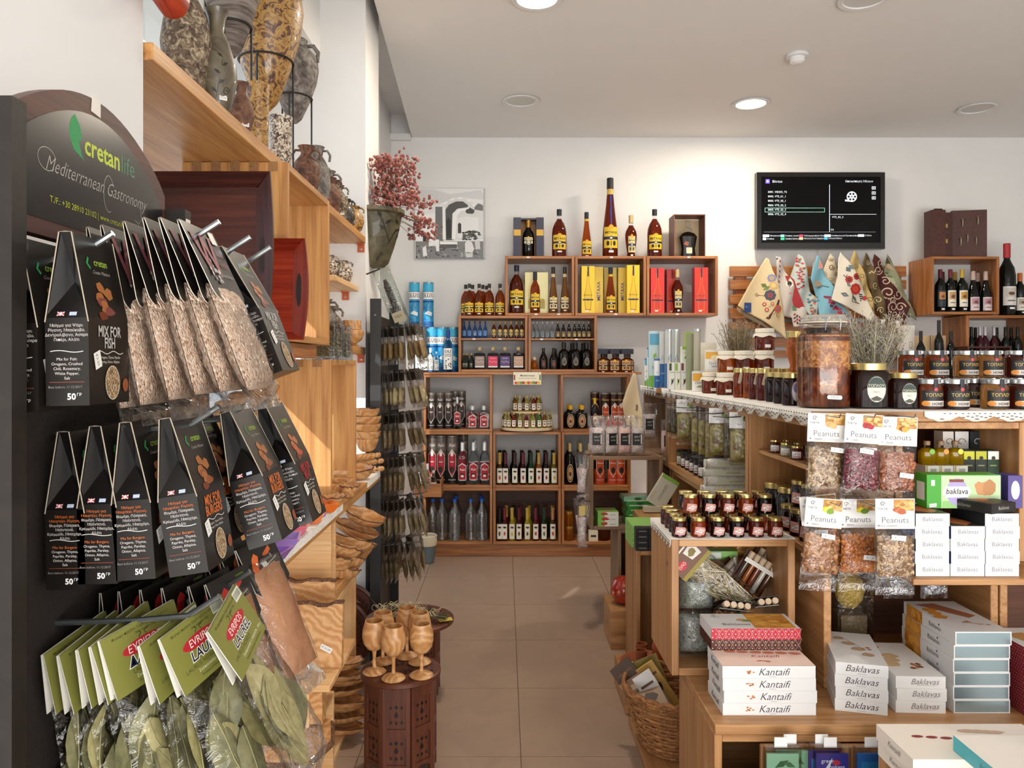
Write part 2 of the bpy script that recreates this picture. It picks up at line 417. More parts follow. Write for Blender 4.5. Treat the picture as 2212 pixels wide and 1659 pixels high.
obj('sensor_cap',MB().lathe([(0.042,-0.02),(0.042,-0.03),(0.036,-0.033),(0.040,-0.038),(0.040,-0.045),(0.030,-0.054),(0.01,-0.058)],'#e8e8e8',24),t)
# ---------------------------------------------------------------- bottles and boxes
SH={'round':([(.85,0),(1,.02),(1,.50),(.93,.60),(.70,.70),(.40,.77),(.31,.80)],[(.31,.80),(.30,.89)],[(.34,.875),(.35,.995),(.30,1)]),
      'five':([(.92,0),(1,.01),(1,.26),(.90,.38),(.72,.52),(.55,.66),(.44,.78),(.40,.86)],[(.40,.86),(.39,.88)],[(.44,.865),(.43,.995),(.38,1)]),
      'seven':([(.80,0),(.85,.03),(.62,.09),(.80,.25),(.98,.45),(1,.54),(.90,.62),(.55,.71),(.38,.76)],[(.38,.76),(.36,.83)],[(.40,.82),(.40,.99),(.35,1)]),
      'wine':([(.93,0),(1,.015),(1,.58),(.93,.65),(.65,.71),(.40,.76),(.36,.79)],[(.36,.79),(.355,.82)],[(.385,.80),(.37,.99),(.33,1)]),
      'burg':([(.93,0),(1,.015),(1,.38),(.90,.48),(.65,.60),(.45,.70),(.37,.78)],[(.37,.78),(.36,.80)],[(.39,.78),(.37,.99),(.33,1)]),
      'soda':([(.85,0),(1,.03),(1,.46),(.85,.56),(.6,.66),(.40,.76),(.34,.84)],[(.34,.84),(.33,.92)],[(.38,.90),(.38,.995),(.33,1)]),
      'oil':([(.78,0),(.82,.02),(.92,.22),(1,.40),(.95,.48),(.62,.57),(.42,.63)],[(.42,.63),(.40,.66)],[(.45,.64),(.42,.93),(.50,.94),(.50,.99),(.4,1)]),
      'pet':([(.80,0),(.97,.02),(.93,.09),(.98,.13),(.92,.19),(.98,.24),(.92,.30),(.98,.35),(.92,.41),(.98,.46),(.94,.54),(1,.60),(.80,.72),(.52,.82),(.30,.90)],[(.30,.90),(.28,.93)],[(.34,.925),(.35,.995),(.30,1)]),
      'flask':([(.92,0),(1,.03),(1,.55),(.85,.66),(.5,.72),(.36,.75)],[(.36,.75),(.34,.84)],[(.40,.82),(.40,.99),(.34,1)]),
      'big':([(.9,0),(1,.02),(1,.55),(.85,.66),(.5,.74),(.36,.78)],[(.36,.78),(.35,.84)],[(.42,.80),(.42,.995),(.36,1)])}
BC={}
def bottle(shape,h,r,glassm,capc,lab=None,sq=2.0,sy=1.0,neckm=None,n=18,band=None,capsq=None):
    k=(shape,round(h,3),round(r,4),id(glassm),capc,lab and lab[0],lab and lab[1:],sq,sy)
    if k in BC:return BC[k]
    b,nk,cp=SH[shape];P=[]
    a0=PI/4 if sq>2 else 0
    P.append(('body',MB().lathe([(x*r,z*h)for x,z in b],glassm,n if sq==2 else 28,sq=sq,sy=sy).mesh('body',40)))
    P.append(('neck',MB().lathe([(x*r,z*h)for x,z in nk],neckm or glassm,12,caps=False).mesh('neck')))
    P.append(('cap',MB().lathe([(x*r,z*h)for x,z in cp],capc,14).mesh('cap')))
    if lab:
        fn,w_,z0,z1=lab[0],lab[1],lab[2],lab[3]
        f=cyl(r*1.002)if sq==2 and sy==1 else front(-r*sy*1.0)
        P.append(('label',MB().art(fn(w_*r,z0*h,z1*h,*lab[4:]),f,0.0003).mesh('label')))
    if band:
        z0,z1,c_=band;P.append(('neck_band',MB().lathe([(r*band_r(b,z0)+.0006,z0*h),(r*band_r(b,z1)+.0006,z1*h)],c_,14,caps=False).mesh('neck_band')))
    BC[k]=P;return P
def band_r(b,z):
    for(r0,z0),(r1,z1)in zip(b,b[1:]):
        if z0<=z<=z1:return r0+(r1-r0)*(z-z0)/(z1-z0)
    return b[-1][0]
def lab_star(w,z0,z1,base='#e3bf28',band='#20264a',txt='#2a1c08',word='METAXA'):
    h=z1-z0;zm=z0+h*0.47
    return[('r',-w,w,z0,z1,base),('e',0,z1-.02*h,w*.32,h*.13,'#d9a520'),('r',-w,w,zm-h*.07,zm+h*.07,band),('e',0,zm,w*.26,h*.1,band),
            ('t',word,0,z0+h*.73,w*.43,txt,{'b':0.02}),('e',0,zm,w*.16,h*.05,'#e9e2c8'),
            ('e',-w*.42,z0+h*.22,w*.2,h*.12,txt),('e',w*.42,z0+h*.22,w*.2,h*.12,txt),('r',-w*.05,w*.05,z0+h*.1,z0+h*.33,txt),
            ('r',-w*.3,w*.3,z0-h*.22,z0-h*.12,'#e8e8e8')]
def lab_box(w,z0,z1,base='#b01c30',fr='#d8d4cc',txt='#f1e6da',word='Raki',pic='#efe6d8'):
    h=z1-z0
    return[('p',[(-w,z0+.1*h),(-w*.8,z0),(w*.8,z0),(w,z0+.1*h),(w,z1-.15*h),(0,z1),(-w,z1-.15*h)],fr),
            ('p',[(-w*.85,z0+.12*h),(-w*.7,z0+.05*h),(w*.7,z0+.05*h),(w*.85,z0+.12*h),(w*.85,z1-.2*h),(0,z1-.06*h),(-w*.85,z1-.2*h)],base),
            ('t',word,0,z0+h*.62,w*.75,txt,{'s':.3,'b':.01}),('e',0,z0+h*.3,w*.45,h*.13,'#2a1512'),('r',-w*.3,w*.3,z0+h*.2,z0+h*.32,pic)]
def lab_plain(w,z0,z1,base='#e8e2d2',spot='#c03020',txt='#3a3028',word=''):
    h=z1-z0;o=[('r',-w,w,z0,z1,base),('p',blob(0,z0+.36*h,w*.35,h*.14),spot),('p',[(-w*.7,z1-.24*h),(-w*.2,z1-.14*h),(w*.7,z1-.2*h),(w*.6,z1-.27*h),(0,z1-.3*h)],txt)]
    if word:o.append(('t',word,0,z0+.62*h,w*.45,txt))
    return o
def lab_oval(w,z0,z1,base='#b9865a',fr='#2a1710',txt='#f0dcc0',word=''):
    h=z1-z0
    return[('e',0,(z0+z1)/2,w,h/2,'#e0cfae'),('e',0,(z0+z1)/2,w*.9,h*.46,fr),('e',0,(z0+z1)/2,w*.75,h*.38,base),('r',-w*.3,w*.3,z0+.35*h,z0+.55*h,fr)]
def lab_wine(w,z0,z1,base='#e6ddca',pic='#c08850',two=''):
    h=z1-z0;o=[('r',-w,w,z0,z1,base),('r',-w*.7,w*.7,z0+.45*h,z0+.9*h,pic),('p',blob(0,z0+.62*h,w*.4,h*.1),'#6a4428'),('r',-w*.5,w*.5,z0+.22*h,z0+.27*h,'#4a4038'),('r',-w*.25,w*.4,z0-.2*h,z0-.1*h,'#f0f0f0')]
    return o
def lab_ouzo(w,z0,z1,base='#f0efea',txt='#1c1c22',sp='#2a2a30'):
    h=z1-z0;rr=random.Random(3);o=[('r',-w,w,z0,z1,base),('t','OU',0,z0+.84*h,w*.8,txt,{'b':.02}),('t','ZO',0,z0+.66*h,w*.8,txt,{'b':.02})]
    return o+[('p',blob(rr.uniform(-.8,.8)*w,z0+rr.uniform(.06,.52)*h,w*.12,h*.035,5,.4,rr),sp)for _ in range(14)]
AMB=glass('#b0521c',.04,1.3,.85);DAMB=glass('#74280f',.04,1.34,.75);CLR=glass('#f4f8fa',.02,1.18);BLUE=glass('#9fd4ea',.03,1.3)
DARKG=glass('#1c1410',.04,1.4,.5);WINEG=glass('#0d1210',.05,1.4,.25);WATERG=glass('#e8f0f4',.03,1.15);HONEY=glass('#a8480a',.06,1.36,.7);HON2=glass('#c8720e',.06,1.36,.75)
def sq_box(w,d,h,colr,art=None,side=None,lid=None,tm_=None):
    P=[('carton',MB().box(-w/2,w/2,-d/2,d/2,0,h,colr).mesh('carton'))]
    m=MB()
    if art:m.art(art,front(-d/2-.0002),.0003)
    if side:m.art(side,sideL(-w/2-.0002),.0003)
    if tm_:m.art(tm_,top(h+.0002),.0003)
    if m.v:P.append(('print',m.mesh('print')))
    if lid:P.append(('lid',MB().box(-w/2-.001,w/2+.001,-d/2-.001,d/2+.001,h-lid[0],h+.001,lid[1]).mesh('lid')))
    return P
def tube_box(r,h,colr,art,capc=('#8a8578',.4,.5),w_=1.4):
    return[('tube',MB().lathe([(r,0),(r,h-.006)],colr,26).mesh('tube')),('lid',MB().lathe([(r*1.02,h-.012),(r*1.02,h),(r*.9,h+.001)],capc,24).mesh('lid')),
            ('print',MB().art(art,cyl(r*1.003),.0003).mesh('print'))]

# ---------------------------------------------------------------- crates on the back wall
YF,YB=5.77,6.095;s_=YF/F
def fz(v):return H-(v-V0)*s_
def fx(u):return(u-U0)*s_
zr1=(1.8160,2.2634);zr2=(1.3920,1.8150);zr3=(.9430,1.3725);zr4=(.5220,.9420);zr5=(.0980,.5210)
CR=[]
def bc(u0,u1,z,lab,**k):
    CR.append((fx(u0),fx(u1),YF,z[0],z[1]));return crate(lab,fx(u0)+.0006,fx(u1)-.0006,YF,YB,z[0],z[1],'old',True,.02,group='wooden crates fixed to the back wall',**k)
bc(1091,1241,zr1,'wooden crate with gold brandy cartons, window end of the top row')
bc(1242,1396,zr1,'wooden crate of yellow brandy cartons, middle of the top row')
bc(1397,1551,zr1,'wooden crate of red brandy cartons, television end of the top row')
bc(990,1140,zr2,'two-level wooden crate of blue miniatures above the square decanters',shelf=1.646)
bc(1141,1290,zr2,'two-level wooden crate of clear miniatures above black flasks',shelf=1.644)
bc(914,1064,zr3,'wooden crate with slim black spirit tubes and clear flasks')
bc(1211,1361,zr3,'wooden crate with yellow-capped flasks and orange tubes')
bc(914,1064,zr4,'wooden crate with wide black and red spirit tubes')
bc(1065,1212,zr4,'wooden crate of flavoured vinegar bottles under the round tray of miniatures')
bc(1213,1363,zr4,'wooden crate of dark bottles behind the salt bags')
bc(914,1064,zr5,'bottom wooden crate holding clear water bottles',back='ply')
bc(1065,1212,zr5,'bottom wooden crate of dark and yellow oil bottles',back='ply')
bc(1213,1363,zr5,'bottom wooden crate behind the hanging salt bags',back='ply')
o=board('wall_shelf',fx(868),fx(1386),YF-.01,YB,1.3735,1.3915,'old');tag(o,'long wooden shelf board under the decanter and flask crates','shelf')
o=board('plinth_board',fx(914),fx(1363),YF+.03,YB,0,.097,'old');tag(o,'wooden plinth under the bottom row of wall crates','plinth')
def price_tag(u,v,y,i,z=None):
    o=obj('price_sticker',MB().box(-.011,.011,-.0012,0,-.005,.005,'#efefec').art([('t','€',0,0,.007,'#333333')],front(-.0012),.0003));o.location=(X(u,y),y-.0005,z if z is not None else Z(v,y));return o
for i,(u,v,z)in enumerate([(1141,557,zr1[1]-.01),(1321,557,zr1[1]-.01),(1488,557,zr1[1]-.01),(1158,678,zr1[0]+.01),(1207,678,zr1[0]+.01),(1330,678,zr1[0]+.01),(1463,678,zr1[0]+.01),(1024,733,1.640),(1080,733,1.640),(1170,733,1.638),(1245,733,1.638)]):
    o=price_tag(u,v,YF,i,z);tag(o,'small white price sticker on a wall crate edge, %s'%('top edge under the gift box','top edge under the giant bottle','top edge under the boxed decanter','bottom edge, amber bottle','bottom edge, slim pale bottles','bottom edge, ribboned bottle','bottom edge, red cartons','shelf of blue miniatures','shelf of amber miniatures','shelf of clear miniatures','shelf of dark miniatures')[i],'price sticker','price stickers on the wall crates')
def at(u,z,dy=.06):y=YF+dy;return(X(u,y),y,z)
G1='bottles on top of the wall crates'
zt=zr1[1];MAG=lambda h,r:bottle('round',h,r,DAMB,'#161a30',(lab_star,1.0,.17,.46),neckm=CLR)
hp=lambda px,dy=.06:px*(YF+dy)/F
put(MAG(hp(107),hp(16)),'brandy_bottle','large amber brandy bottle with yellow label standing beside the open navy gift box','bottle',at(1208,zt,.13),0,G1)
put(MAG(hp(107),hp(16)),'brandy_bottle','large amber brandy bottle with yellow label standing beside the brown boxed decanter','bottle',at(1414,zt,.13),0,G1)
put(bottle('five',hp(100),hp(11),AMB,'#161a30',(lab_star,1.0,.08,.36),band=(.80,.85,'#d9b030')),'brandy_bottle','slim tapering brandy bottle with blue ribbon on top of the crates','bottle',at(1267,zt,.12),0,G1)
t=put(bottle('five',hp(176),hp(17),DAMB,'#1c1c1c',(lab_star,1.0,.12,.38),band=(.79,.86,'#cfae58')),'brandy_bottle','giant tapering brandy bottle, tallest on top of the crates','bottle',at(1318,zt,.14),0,G1)
r_=hp(17);hh=hp(176)
obj('ribbon',MB().add([(-.006+.004*(i%2),-r_*band_r(SH['five'][0],z)-.002,z*hh)for i,z in enumerate((.38,.45,.55,.65,.78))]+[(.008,-r_*band_r(SH['five'][0],z)-.002,z*hh)for z in(.38,.45,.55,.65,.78)],[(i,i+5,i+6,i+1)for i in range(4)],'#2a3a8c'),t)
SEV=lambda h,r:bottle('seven',h,r,DAMB,('#c9b07c',.35,.3),(lab_star,.62,.12,.50,'#cfc08a','#23305c'),neckm=CLR)
put(SEV(hp(94),hp(13)),'brandy_bottle','curvy brandy bottle with gold cap and pale shield label on top of crates','bottle',at(1363,zt,.13),0,G1)
# open navy gift box with bottle
x,y,z=at(1141.5,zt,.15);wv_=hp(33);hb=hp(88);navy=('#1f2340',.4)
t=thing('gift_box','open navy gift box with gold stripes around a brandy bottle','gift box',(x,y,z))
obj('back_panel',MB().box(-wv_*.55,wv_*.55,.055,.06,0,hb,'#8a5c20'),t)
for sx_ in(-1,1):
    obj('door_panel',MB().box(sx_*wv_*.5,sx_*wv_,-.05,.06,0,hb,navy).art([('r',min(sx_*wv_*.52,sx_*wv_*.98),max(sx_*wv_*.52,sx_*wv_*.98),hb*.55,hb*.70,'#d8a93c')],front(-.05),.0004),t)
obj('top_panel',MB().box(-wv_*.5,wv_*.5,-.02,.06,hb-.012,hb,navy),t);obj('base_panel',MB().box(-wv_*.5,wv_*.5,-.05,.06,0,.008,navy),t)
put(bottle('big',hb*.93,hp(13),DARKG,('#b98a3c',.3,.5),(lab_star,.8,.36,.52,'#efe3b8')),'brandy_bottle','dark brandy bottle with small cream label inside the navy gift box','bottle',(x,y,z+.0085))
# brown box with decanter
x,y,z=at(1483,zt,.15);wv_=hp(33);brn=('#6a3a2e',.5)
t=thing('presentation_box','brown presentation box with cream lining around a decanter','gift box',(x,y,z))
for sx_ in(-1,1):obj('side_panel',MB().box(sx_*wv_-.003*sx_,sx_*wv_+.003*sx_,-.10,.08,0,hp(92),brn),t)
obj('top_panel',MB().box(-wv_,wv_,-.10,.08,hp(90),hp(92),brn),t);obj('back_panel',MB().box(-wv_+.004,wv_-.004,.072,.078,.004,hp(89),'#d9bf96'),t);obj('base_panel',MB().box(-wv_+.004,wv_-.004,-.10,.078,0,.004,brn),t)
t=thing('decanter','square glass decanter of dark spirit with a paper tag, in brown box','decanter',(x+.01,y,z+.0045))
dr=hp(20)
obj('body',MB().lathe([(dr*.75,0),(dr*.8,.01),(dr*.72,hp(20)),(dr*.95,hp(46)),(dr*.7,hp(53)),(dr*.3,hp(57))],DARKG,24,sq=4,sy=.7),t)
obj('neck',MB().lathe([(dr*.3,hp(57)),(dr*.45,hp(60)),(dr*.45,hp(63)),(dr*.28,hp(66))],CLR,16),t);obj('stopper',MB().lathe([(dr*.3,hp(66)),(dr*.34,hp(80)),(dr*.2,hp(82))],CLR,8),t)
obj('label',MB().art([('r',-.022,.022,.03,.075,'#d8ccb0'),('t','ΟΤΤΟ',0,.06,.012,'#33261c')],front(-dr*.66)),t);obj('tag',MB().art([('p',[(-.045,.10),(-.015,.085),(.0,.11),(-.025,.125)],'#8c4a36')],front(-dr*.72)),t)
# seven small brandies standing on the two-level crate
SM=bottle('round',hp(70),hp(10.5),AMB,'#26201c',(lab_star,1.0,.12,.40),neckm=CLR)
for i,(u,dy)in enumerate([(1014,.06),(1035,.06),(1057,.06),(1080,.06),(1006,.13),(1021,.14),(1043,.14),(1051,.20)]):
    put(SM,'brandy_bottle','small amber brandy bottle with yellow label, %s row above the blue miniatures, %s'%('front' if i<4 else 'back',nth(i%4)),'bottle',at(u,zr2[1],dy),0,'small brandy bottles beside the top crates')
# top row of crates, contents
z1_=zr1[0]+.0205
put(MAG(hp(104),hp(16)),'brandy_bottle','large dark brandy bottle with yellow label, inside the crate of gold cartons','bottle',at(1116,z1_),0)
pg=('#d9cf9a',.35,.3)
for i,u in enumerate((1146,1171)):put(sq_box(hp(25),.08,hp(90,.15),pg,[('r',-.02,.02,.04,.10,'#c8b870'),('e',0,.10,.02,.02,'#d0b85c'),('t','METAXA',0,.09,.009,'#3a3420')]),'brandy_carton','pale gold brandy carton standing %s the small amber bottle'%('window side behind' if i==0 else 'television side behind'),'carton',at(u,z1_,.18))
put(bottle('big',hp(89),hp(10.5),AMB,'#1a1c2c',(lab_star,1.0,.14,.46)),'brandy_bottle','amber brandy bottle with yellow label in front of the pale gold cartons','bottle',at(1156,z1_,.05))
for i,u in enumerate((1195,1220)):put(bottle('five',hp(100),hp(9.5),glass('#a8743c',.05,1.3,.8),'#2a2018',(lab_star,1.0,.10,.34,'#dfcfa4','#5a3418'),band=(.78,.85,'#cdb58a')),'brandy_bottle','slim pale brandy bottle with cream label, %s beside the gold cartons'%nth(i),'bottle',at(u,z1_,.06),0)
def cart(u,wpx,hpx,dy,colr,lab,dark=False,word=True,turn=0.0):
    w=hp(wpx,dy)/2;h=hp(hpx,dy)
    a=[('p',[(-w*.45,.02),(w*.45,.02),(w*.6,h*.4),(w*.22,h*.62),(w*.16,h*.88),(-w*.16,h*.88),(-w*.22,h*.62),(-w*.6,h*.4)],'#c8860e' if not dark else '#e0731c'),
         ('p',[(-w*.36,.03),(w*.36,.03),(w*.5,h*.4),(w*.16,h*.62),(w*.1,h*.86),(-w*.1,h*.86),(-w*.16,h*.62),(-w*.5,h*.4)],colr if not dark else '#d8402c'),
         ('t','METAXA',0,h*.38,w*.34,'#2c2410'),('r',-w*.8,w*.8,h*.27,h*.30,'#26305a'),('e',0,h*.285,w*.16,w*.16,'#26305a'),('r',-w*.1,w*.14,h*.78,h*.99,'#2a2a3a'),('r',-w*.4,w*.1,.012,.022,'#eeeeea')]
    if turn:a=[('t','METAXA',0,h*.48,w*1.1,'#3c4a78',{'r':PI/2,'b':.02})]
    put(sq_box(2*w,.085,h,(colr,.35,.15),a),'brandy_carton',lab,'carton',at(u,z1_,dy))
cart(1269,28,101,.07,'#e6c22c','tall yellow brandy carton at the window side of the middle crate')
cart(1292,19,100,.12,'#d8b53a','yellow brandy carton turned to show large vertical lettering',turn=1)
cart(1317,27,100,.20,'#cfb75c','dull gold brandy carton behind the ribboned bottle in the middle crate')
cart(1343,18,99,.15,'#d8b53a','narrow yellow carton side-on beside the tall yellow carton',turn=1)
cart(1366,27,103,.06,'#e6c22c','tall yellow brandy carton at the television side of the middle crate')
put(bottle('five',hp(99),hp(11),AMB,'#161a30',(lab_star,1.0,.08,.36),band=(.80,.85,'#d9b030')),'brandy_bottle','slim brandy bottle with blue ribbon between yellow cartons','bottle',at(1319,z1_,.06))
cart(1418,29,97,.07,'#d8302c','glossy red brandy carton catching bright light in the red carton crate',True)
cart(1449,22,96,.15,'#c42a26','red brandy carton behind the gold-capped bottle',True)
cart(1512,29,98,.07,'#cf3226','red brandy carton at the television end of its crate',True)
put(SEV(hp(94),hp(12.5)),'brandy_bottle','curvy brandy bottle with gold cap between red cartons','bottle',at(1463,z1_,.05))
# second row: miniatures
zu,zl=1.6465,1.4125
cb=['#223a6a','#27406e','#c9a24a','#3f7ec0','#34558c']
for i,u in enumerate((1003,1014,1026,1037,1048)):
    put(bottle('soda',hp(37),hp(4.6),glass('#3f70b8',.05,1.3,.8),'#1c1c24',(lab_plain,.9,.15,.45,'#5a86c0',cb[i],'#1c2c50')),'miniature_bottle','blue glass miniature bottle, %s from the window end of its shelf'%nth(i),'bottle',at(u,zu,.05),0,'blue miniatures')
MIN=bottle('seven',hp(37),hp(5),DAMB,('#a8823c',.35,.4),(lab_star,.8,.18,.5,'#d8b860'))
for i,u in enumerate((1067,1080,1092,1104,1116,1127)):
    put(MIN,'miniature_bottle','amber miniature bottle with gold cap, %s from the blue miniatures'%nth(i),'bottle',at(u,zu,.05),0,'amber miniatures')
MC1=bottle('soda',hp(36),hp(4.6),CLR,('#b8bcc0',.35,.5),(lab_plain,.9,.1,.42,'#7c8a90','#31404a','#20282c'))
for i,u in enumerate((1149,1160,1172,1182,1193)):
    put(MC1,'miniature_bottle','clear miniature bottle with silver cap, %s from the window end'%nth(i),'bottle',at(u,zu-.002,.05),0,'clear miniatures')
MC2=bottle('soda',hp(36),hp(4.8),DARKG,('#a08a5c',.35,.4),(lab_plain,.9,.1,.42,'#8c7850','#c8a860','#20180c'))
for i,u in enumerate((1205,1217,1229,1241,1251,1261,1272)):
    put(MC2,'miniature_bottle','dark miniature bottle with gold cap, %s from the clear miniatures'%nth(i),'bottle',at(u,zu-.002,.05),0,'dark miniatures')
for i,(u,dy)in enumerate(((997,.05),(1007,.05),(1018,.05),(1000,.1),(1010,.1),(1020,.1))):
    put(bottle('soda',hp(34),hp(5),glass('#4a5048',.05,1.3,.7),('#b09a58',.35,.4),(lab_plain,.9,.12,.4,'#3a3a32','#8a8468','#d0ccb0')),'miniature_bottle','small grey miniature bottle beside the decanters, %s row, %s'%('front' if i<3 else 'back',nth(i%3)),'bottle',at(u,zl,dy),0,'grey miniatures')
for i,(u,c1,nm)in enumerate(((1036.5,'#9a8478','mauve-brown'),(1065,'#d4355a','pink'),(1091,'#5a3f78','purple'),(1120,'#c09a80','peach'))):
    x,y,z=at(u,zl,.06);t=thing('square_decanter','square glass decanter with cork stopper and %s label'%nm,'decanter',(x,y,z),0,'square decanters')
    a=hp(12.5)
    obj('body',MB().lathe([(a*.96,0),(a,.004),(a,hp(32)),(a*.8,hp(35)),(a*.25,hp(36))],glass('#4a4452',.04,1.3,.8),28,sq=7,sy=.7),t);obj('neck',MB().lathe([(a*.25,hp(35.5)),(a*.25,hp(40)),(a*.33,hp(40.5))],CLR,12),t)
    obj('stopper',MB().lathe([(a*.32,hp(40.5)),(a*.34,hp(47)),(a*.28,hp(48))],'#c9a878',12),t)
    obj('label',MB().art([('r',-a*.8,a*.8,hp(7),hp(28),c1),('l',wavy(-a*.7,a*.7,hp(16),.006),.002,'#e8dcd4'),('r',-a*.8,a*.8,hp(4),hp(7),'#dcdcdc'),('t','tsikoudia',0,hp(24),.011,'#f0e8e0')],front(-a*.71),.0005),t)
x,y,z=at(1153.5,zl,.05);t=thing('honey_miniature','tiny amber honey liqueur bottle with a swing stopper','bottle',(x,y,z))
obj('body',MB().lathe([(hp(6),0),(hp(7.5),.01),(hp(7.5),hp(12)),(hp(5.5),hp(17)),(hp(3),hp(20))],HON2,16),t);obj('stopper',MB().lathe([(hp(3.2),hp(20)),(hp(4),hp(22)),(hp(4),hp(26)),(hp(2),hp(27))],'#d8c8a8',12),t)
BK=('#14120f',.4)
for i,(u,h_,r_,dy)in enumerate(((1174,46,9,.06),(1196,46,9.5,.06),(1218,58,12,.06),(1243,58,12,.06),(1267,58,12,.06),(1200,44,8,.14),(1236,57,11,.17),(1260,57,11,.17))):
    put(bottle('flask' if h_>50 else 'soda',hp(h_),hp(r_),DARKG,BK,(lab_oval if h_>50 else lab_plain,.42,.14,.42,'#5c5a58' if h_>50 else '#54382a')),'black_flask','black spirit %s, %s'%('flask with round shoulders' if h_>50 else 'bottle with brown label',('first from the honey miniature','second from the honey miniature','first of the front row of flasks','second of the front row of flasks','third of the front row of flasks','behind the second small bottle','behind the first and second flasks','behind the second and third flasks')[i]),'bottle',at(u,zl,dy),0,'black flasks')
for i,(u,dy)in enumerate(((1302,.05),(1327,.05),(1352,.05),(1308,.15),(1333,.15),(1358,.15))):
    t=put(bottle('flask',hp(40),hp(11.5),DAMB,'#241410',(lab_star,.8,.10,.62,'#b48a58','#2a1c18'),sq=4,sy=.6),'flat_brandy_flask','flat brandy flask with bronze label and black box cap, %s row, %s'%('front' if i<3 else 'back',nth(i%3)),'bottle',at(u,1.392,dy),0,'flat brandy flasks')
    obj('box_cap',MB().box(-hp(10),hp(10),-.018,.018,hp(39),hp(50),'#181c30'),t)
# ouzo area
OZ='#2f8fc0'
def ouzo_art(r,h):
    w=r*1.45
    return[('r',-w,w,h*.80,h,'#3fb0d8'),('r',-w,w,h*.62,h*.78,'#f1f2f0'),('t','ΟUΖΟ',0,h*.69,w*.62,'#2a2a30',{'b':.02}),('r',-w*.7,w*.7,h*.745,h*.755,'#c04438'),('r',-w,w,h*.55,h*.58,'#173a86'),('p',[(-w*.5,h*.3),(w*.5,h*.24),(w*.6,h*.32),(0,h*.36)],'#e8ecec'),('l',[(0,h*.3),(.002,h*.48)],.002,'#dfe4e4'),('r',-w,w,h*.0,h*.12,'#1b5fa0')]
sea=mottled(('#1d6fae','#2f93c4','#49b0cf'),18,.35,bs=0)
for i,(u,dy,zz)in enumerate(((895,.2,1),(925.5,.2,1),(933,.2,0),(956,.2,0),(979,.2,0))):
    r0=hp(11.3,dy);h0=hp(96,dy)
    put(tube_box(r0,h0,sea,ouzo_art(r0,h0),('#7aa4b8',.3,.6)),'gift_tube','blue sea-scene gift tube of aniseed spirit, %s'%('upper tier against the glare, window side','upper tier against the glare, crate side','lower tier, window side','lower tier, middle','lower tier against the crates')[i],'gift tube',(X(u,YF+dy)+(0 if not zz else 0),YF+dy,1.392+(h0+.002 if zz else 0)),0,'blue gift tubes')
put(tube_box(hp(11.3,.2),hp(96,.2),sea,ouzo_art(hp(11.3,.2),hp(96,.2)),('#7aa4b8',.3,.6)),'gift_tube','blue gift tube hidden mostly behind the spice rack bags','gift tube',at(904,1.392,.2),0,'blue gift tubes')
put(bottle('wine',hp(91),hp(11),BLUE,'#1c3f8c',(lab_ouzo,1.0,.06,.56)),'aniseed_bottle','pale blue glass aniseed spirit bottle with white label and blue cap','bottle',at(968,1.392,.05))
for i,(u,h_,r_)in enumerate(((919,50,6),(930,52,7),(943,44,6))):
    put(bottle('soda' if i!=1 else 'wine',hp(h_),hp(r_),CLR,'#e8e8e8' if i else '#2a62c0',(lab_ouzo,1.0,.08,.6)),'aniseed_bottle','small clear aniseed bottle in a white printed sleeve, %s from the spice rack'%nth(i),'bottle',at(u,1.392,.04+.02*i),0,'small aniseed bottles')
for i,(u,v0_,v1_,zz)in enumerate(((906,698,745,0),(886,700,797,0))):
    w=hp(16);put(sq_box(w,w,hp(v1_-v0_)if i else hp(98),'#efeeea',lab_ouzo(w*.42,.01,hp(80))),'aniseed_carton','white speckled aniseed spirit carton, %s from the spice rack'%nth(i),'carton',at(u,1.392,.10),0,'white speckled cartons')
# third row
z3=zr3[0]+.0205;z4=zr4[0]+.0205;z5=zr5[0]+.0205
def raki_art(r,h,c1='#a8988a',word='Raki',low='#120c0a',mid='#b01c30'):
    w=r*1.3
    return[('r',-w,w,h*.0,h*.28,low),('t',word,0,h*.80,w*.55,'#f4f0ea' if c1!='#3a1c10' else '#e0b060',{'s':.3}),('p',[(-w*.6,h*.3),(0,h*.14),(w*.6,h*.3),(w*.6,h*.6),(0,h*.72),(-w*.6,h*.6)],'#e4dccf'),('p',[(-w*.52,h*.3),(0,h*.16),(w*.52,h*.3),(w*.52,h*.59),(0,h*.69),(-w*.52,h*.59)],mid),('e',0,h*.3,w*.3,h*.07,'#1c1210'),('e',0,h*.62,w*.2,h*.05,'#f0ebe0'),('t',word,0,h*.46,w*.34,'#f4f0ea',{'s':.3}),('r',-w*.6,w*.6,h*.08,h*.095,'#b8b0a8')]
tg=mottled(('#2a211d','#5c504a','#8a7c74'),2,.35,bs=0,sc=(.1,.1,6))
for i,(u,dy)in enumerate(((932,.08),(951,.08),(969,.08),(983,.2),(997,.2))):
    r0,h0=hp(9.2,dy),hp(77,dy);put(tube_box(r0,h0,tg,raki_art(r0,h0,mid='#3a2420')),'gift_tube','slim black and silver spirit tube, %s from the window side'%nth(i),'gift tube',at(u,z3,dy),0,'slim black tubes')
RB=bottle('wine',hp(68),hp(8),CLR,('#c8c8c8',.3,.5),(lab_box,.9,.15,.55))
put(RB,'raki_bottle','clear spirit bottle with red label in front of the slim black tubes','bottle',at(988,z3,.05))
FL=bottle('flask',hp(49),hp(12.5),CLR,('#d0d0d0',.3,.4),(lab_box,.65,.06,.62),sq=3,sy=.6)
for i,(u,dy)in enumerate(((1021,.06),(1048,.06),(1018,.15),(1045,.15),(1018,.22),(1045,.22))):
    put(FL,'clear_flask','flat clear spirit flask with red label, %s row, %s side'%(('front','middle','back')[i//2],('window','far')[i%2]),'bottle',at(u,z3,dy),0,'clear flasks')
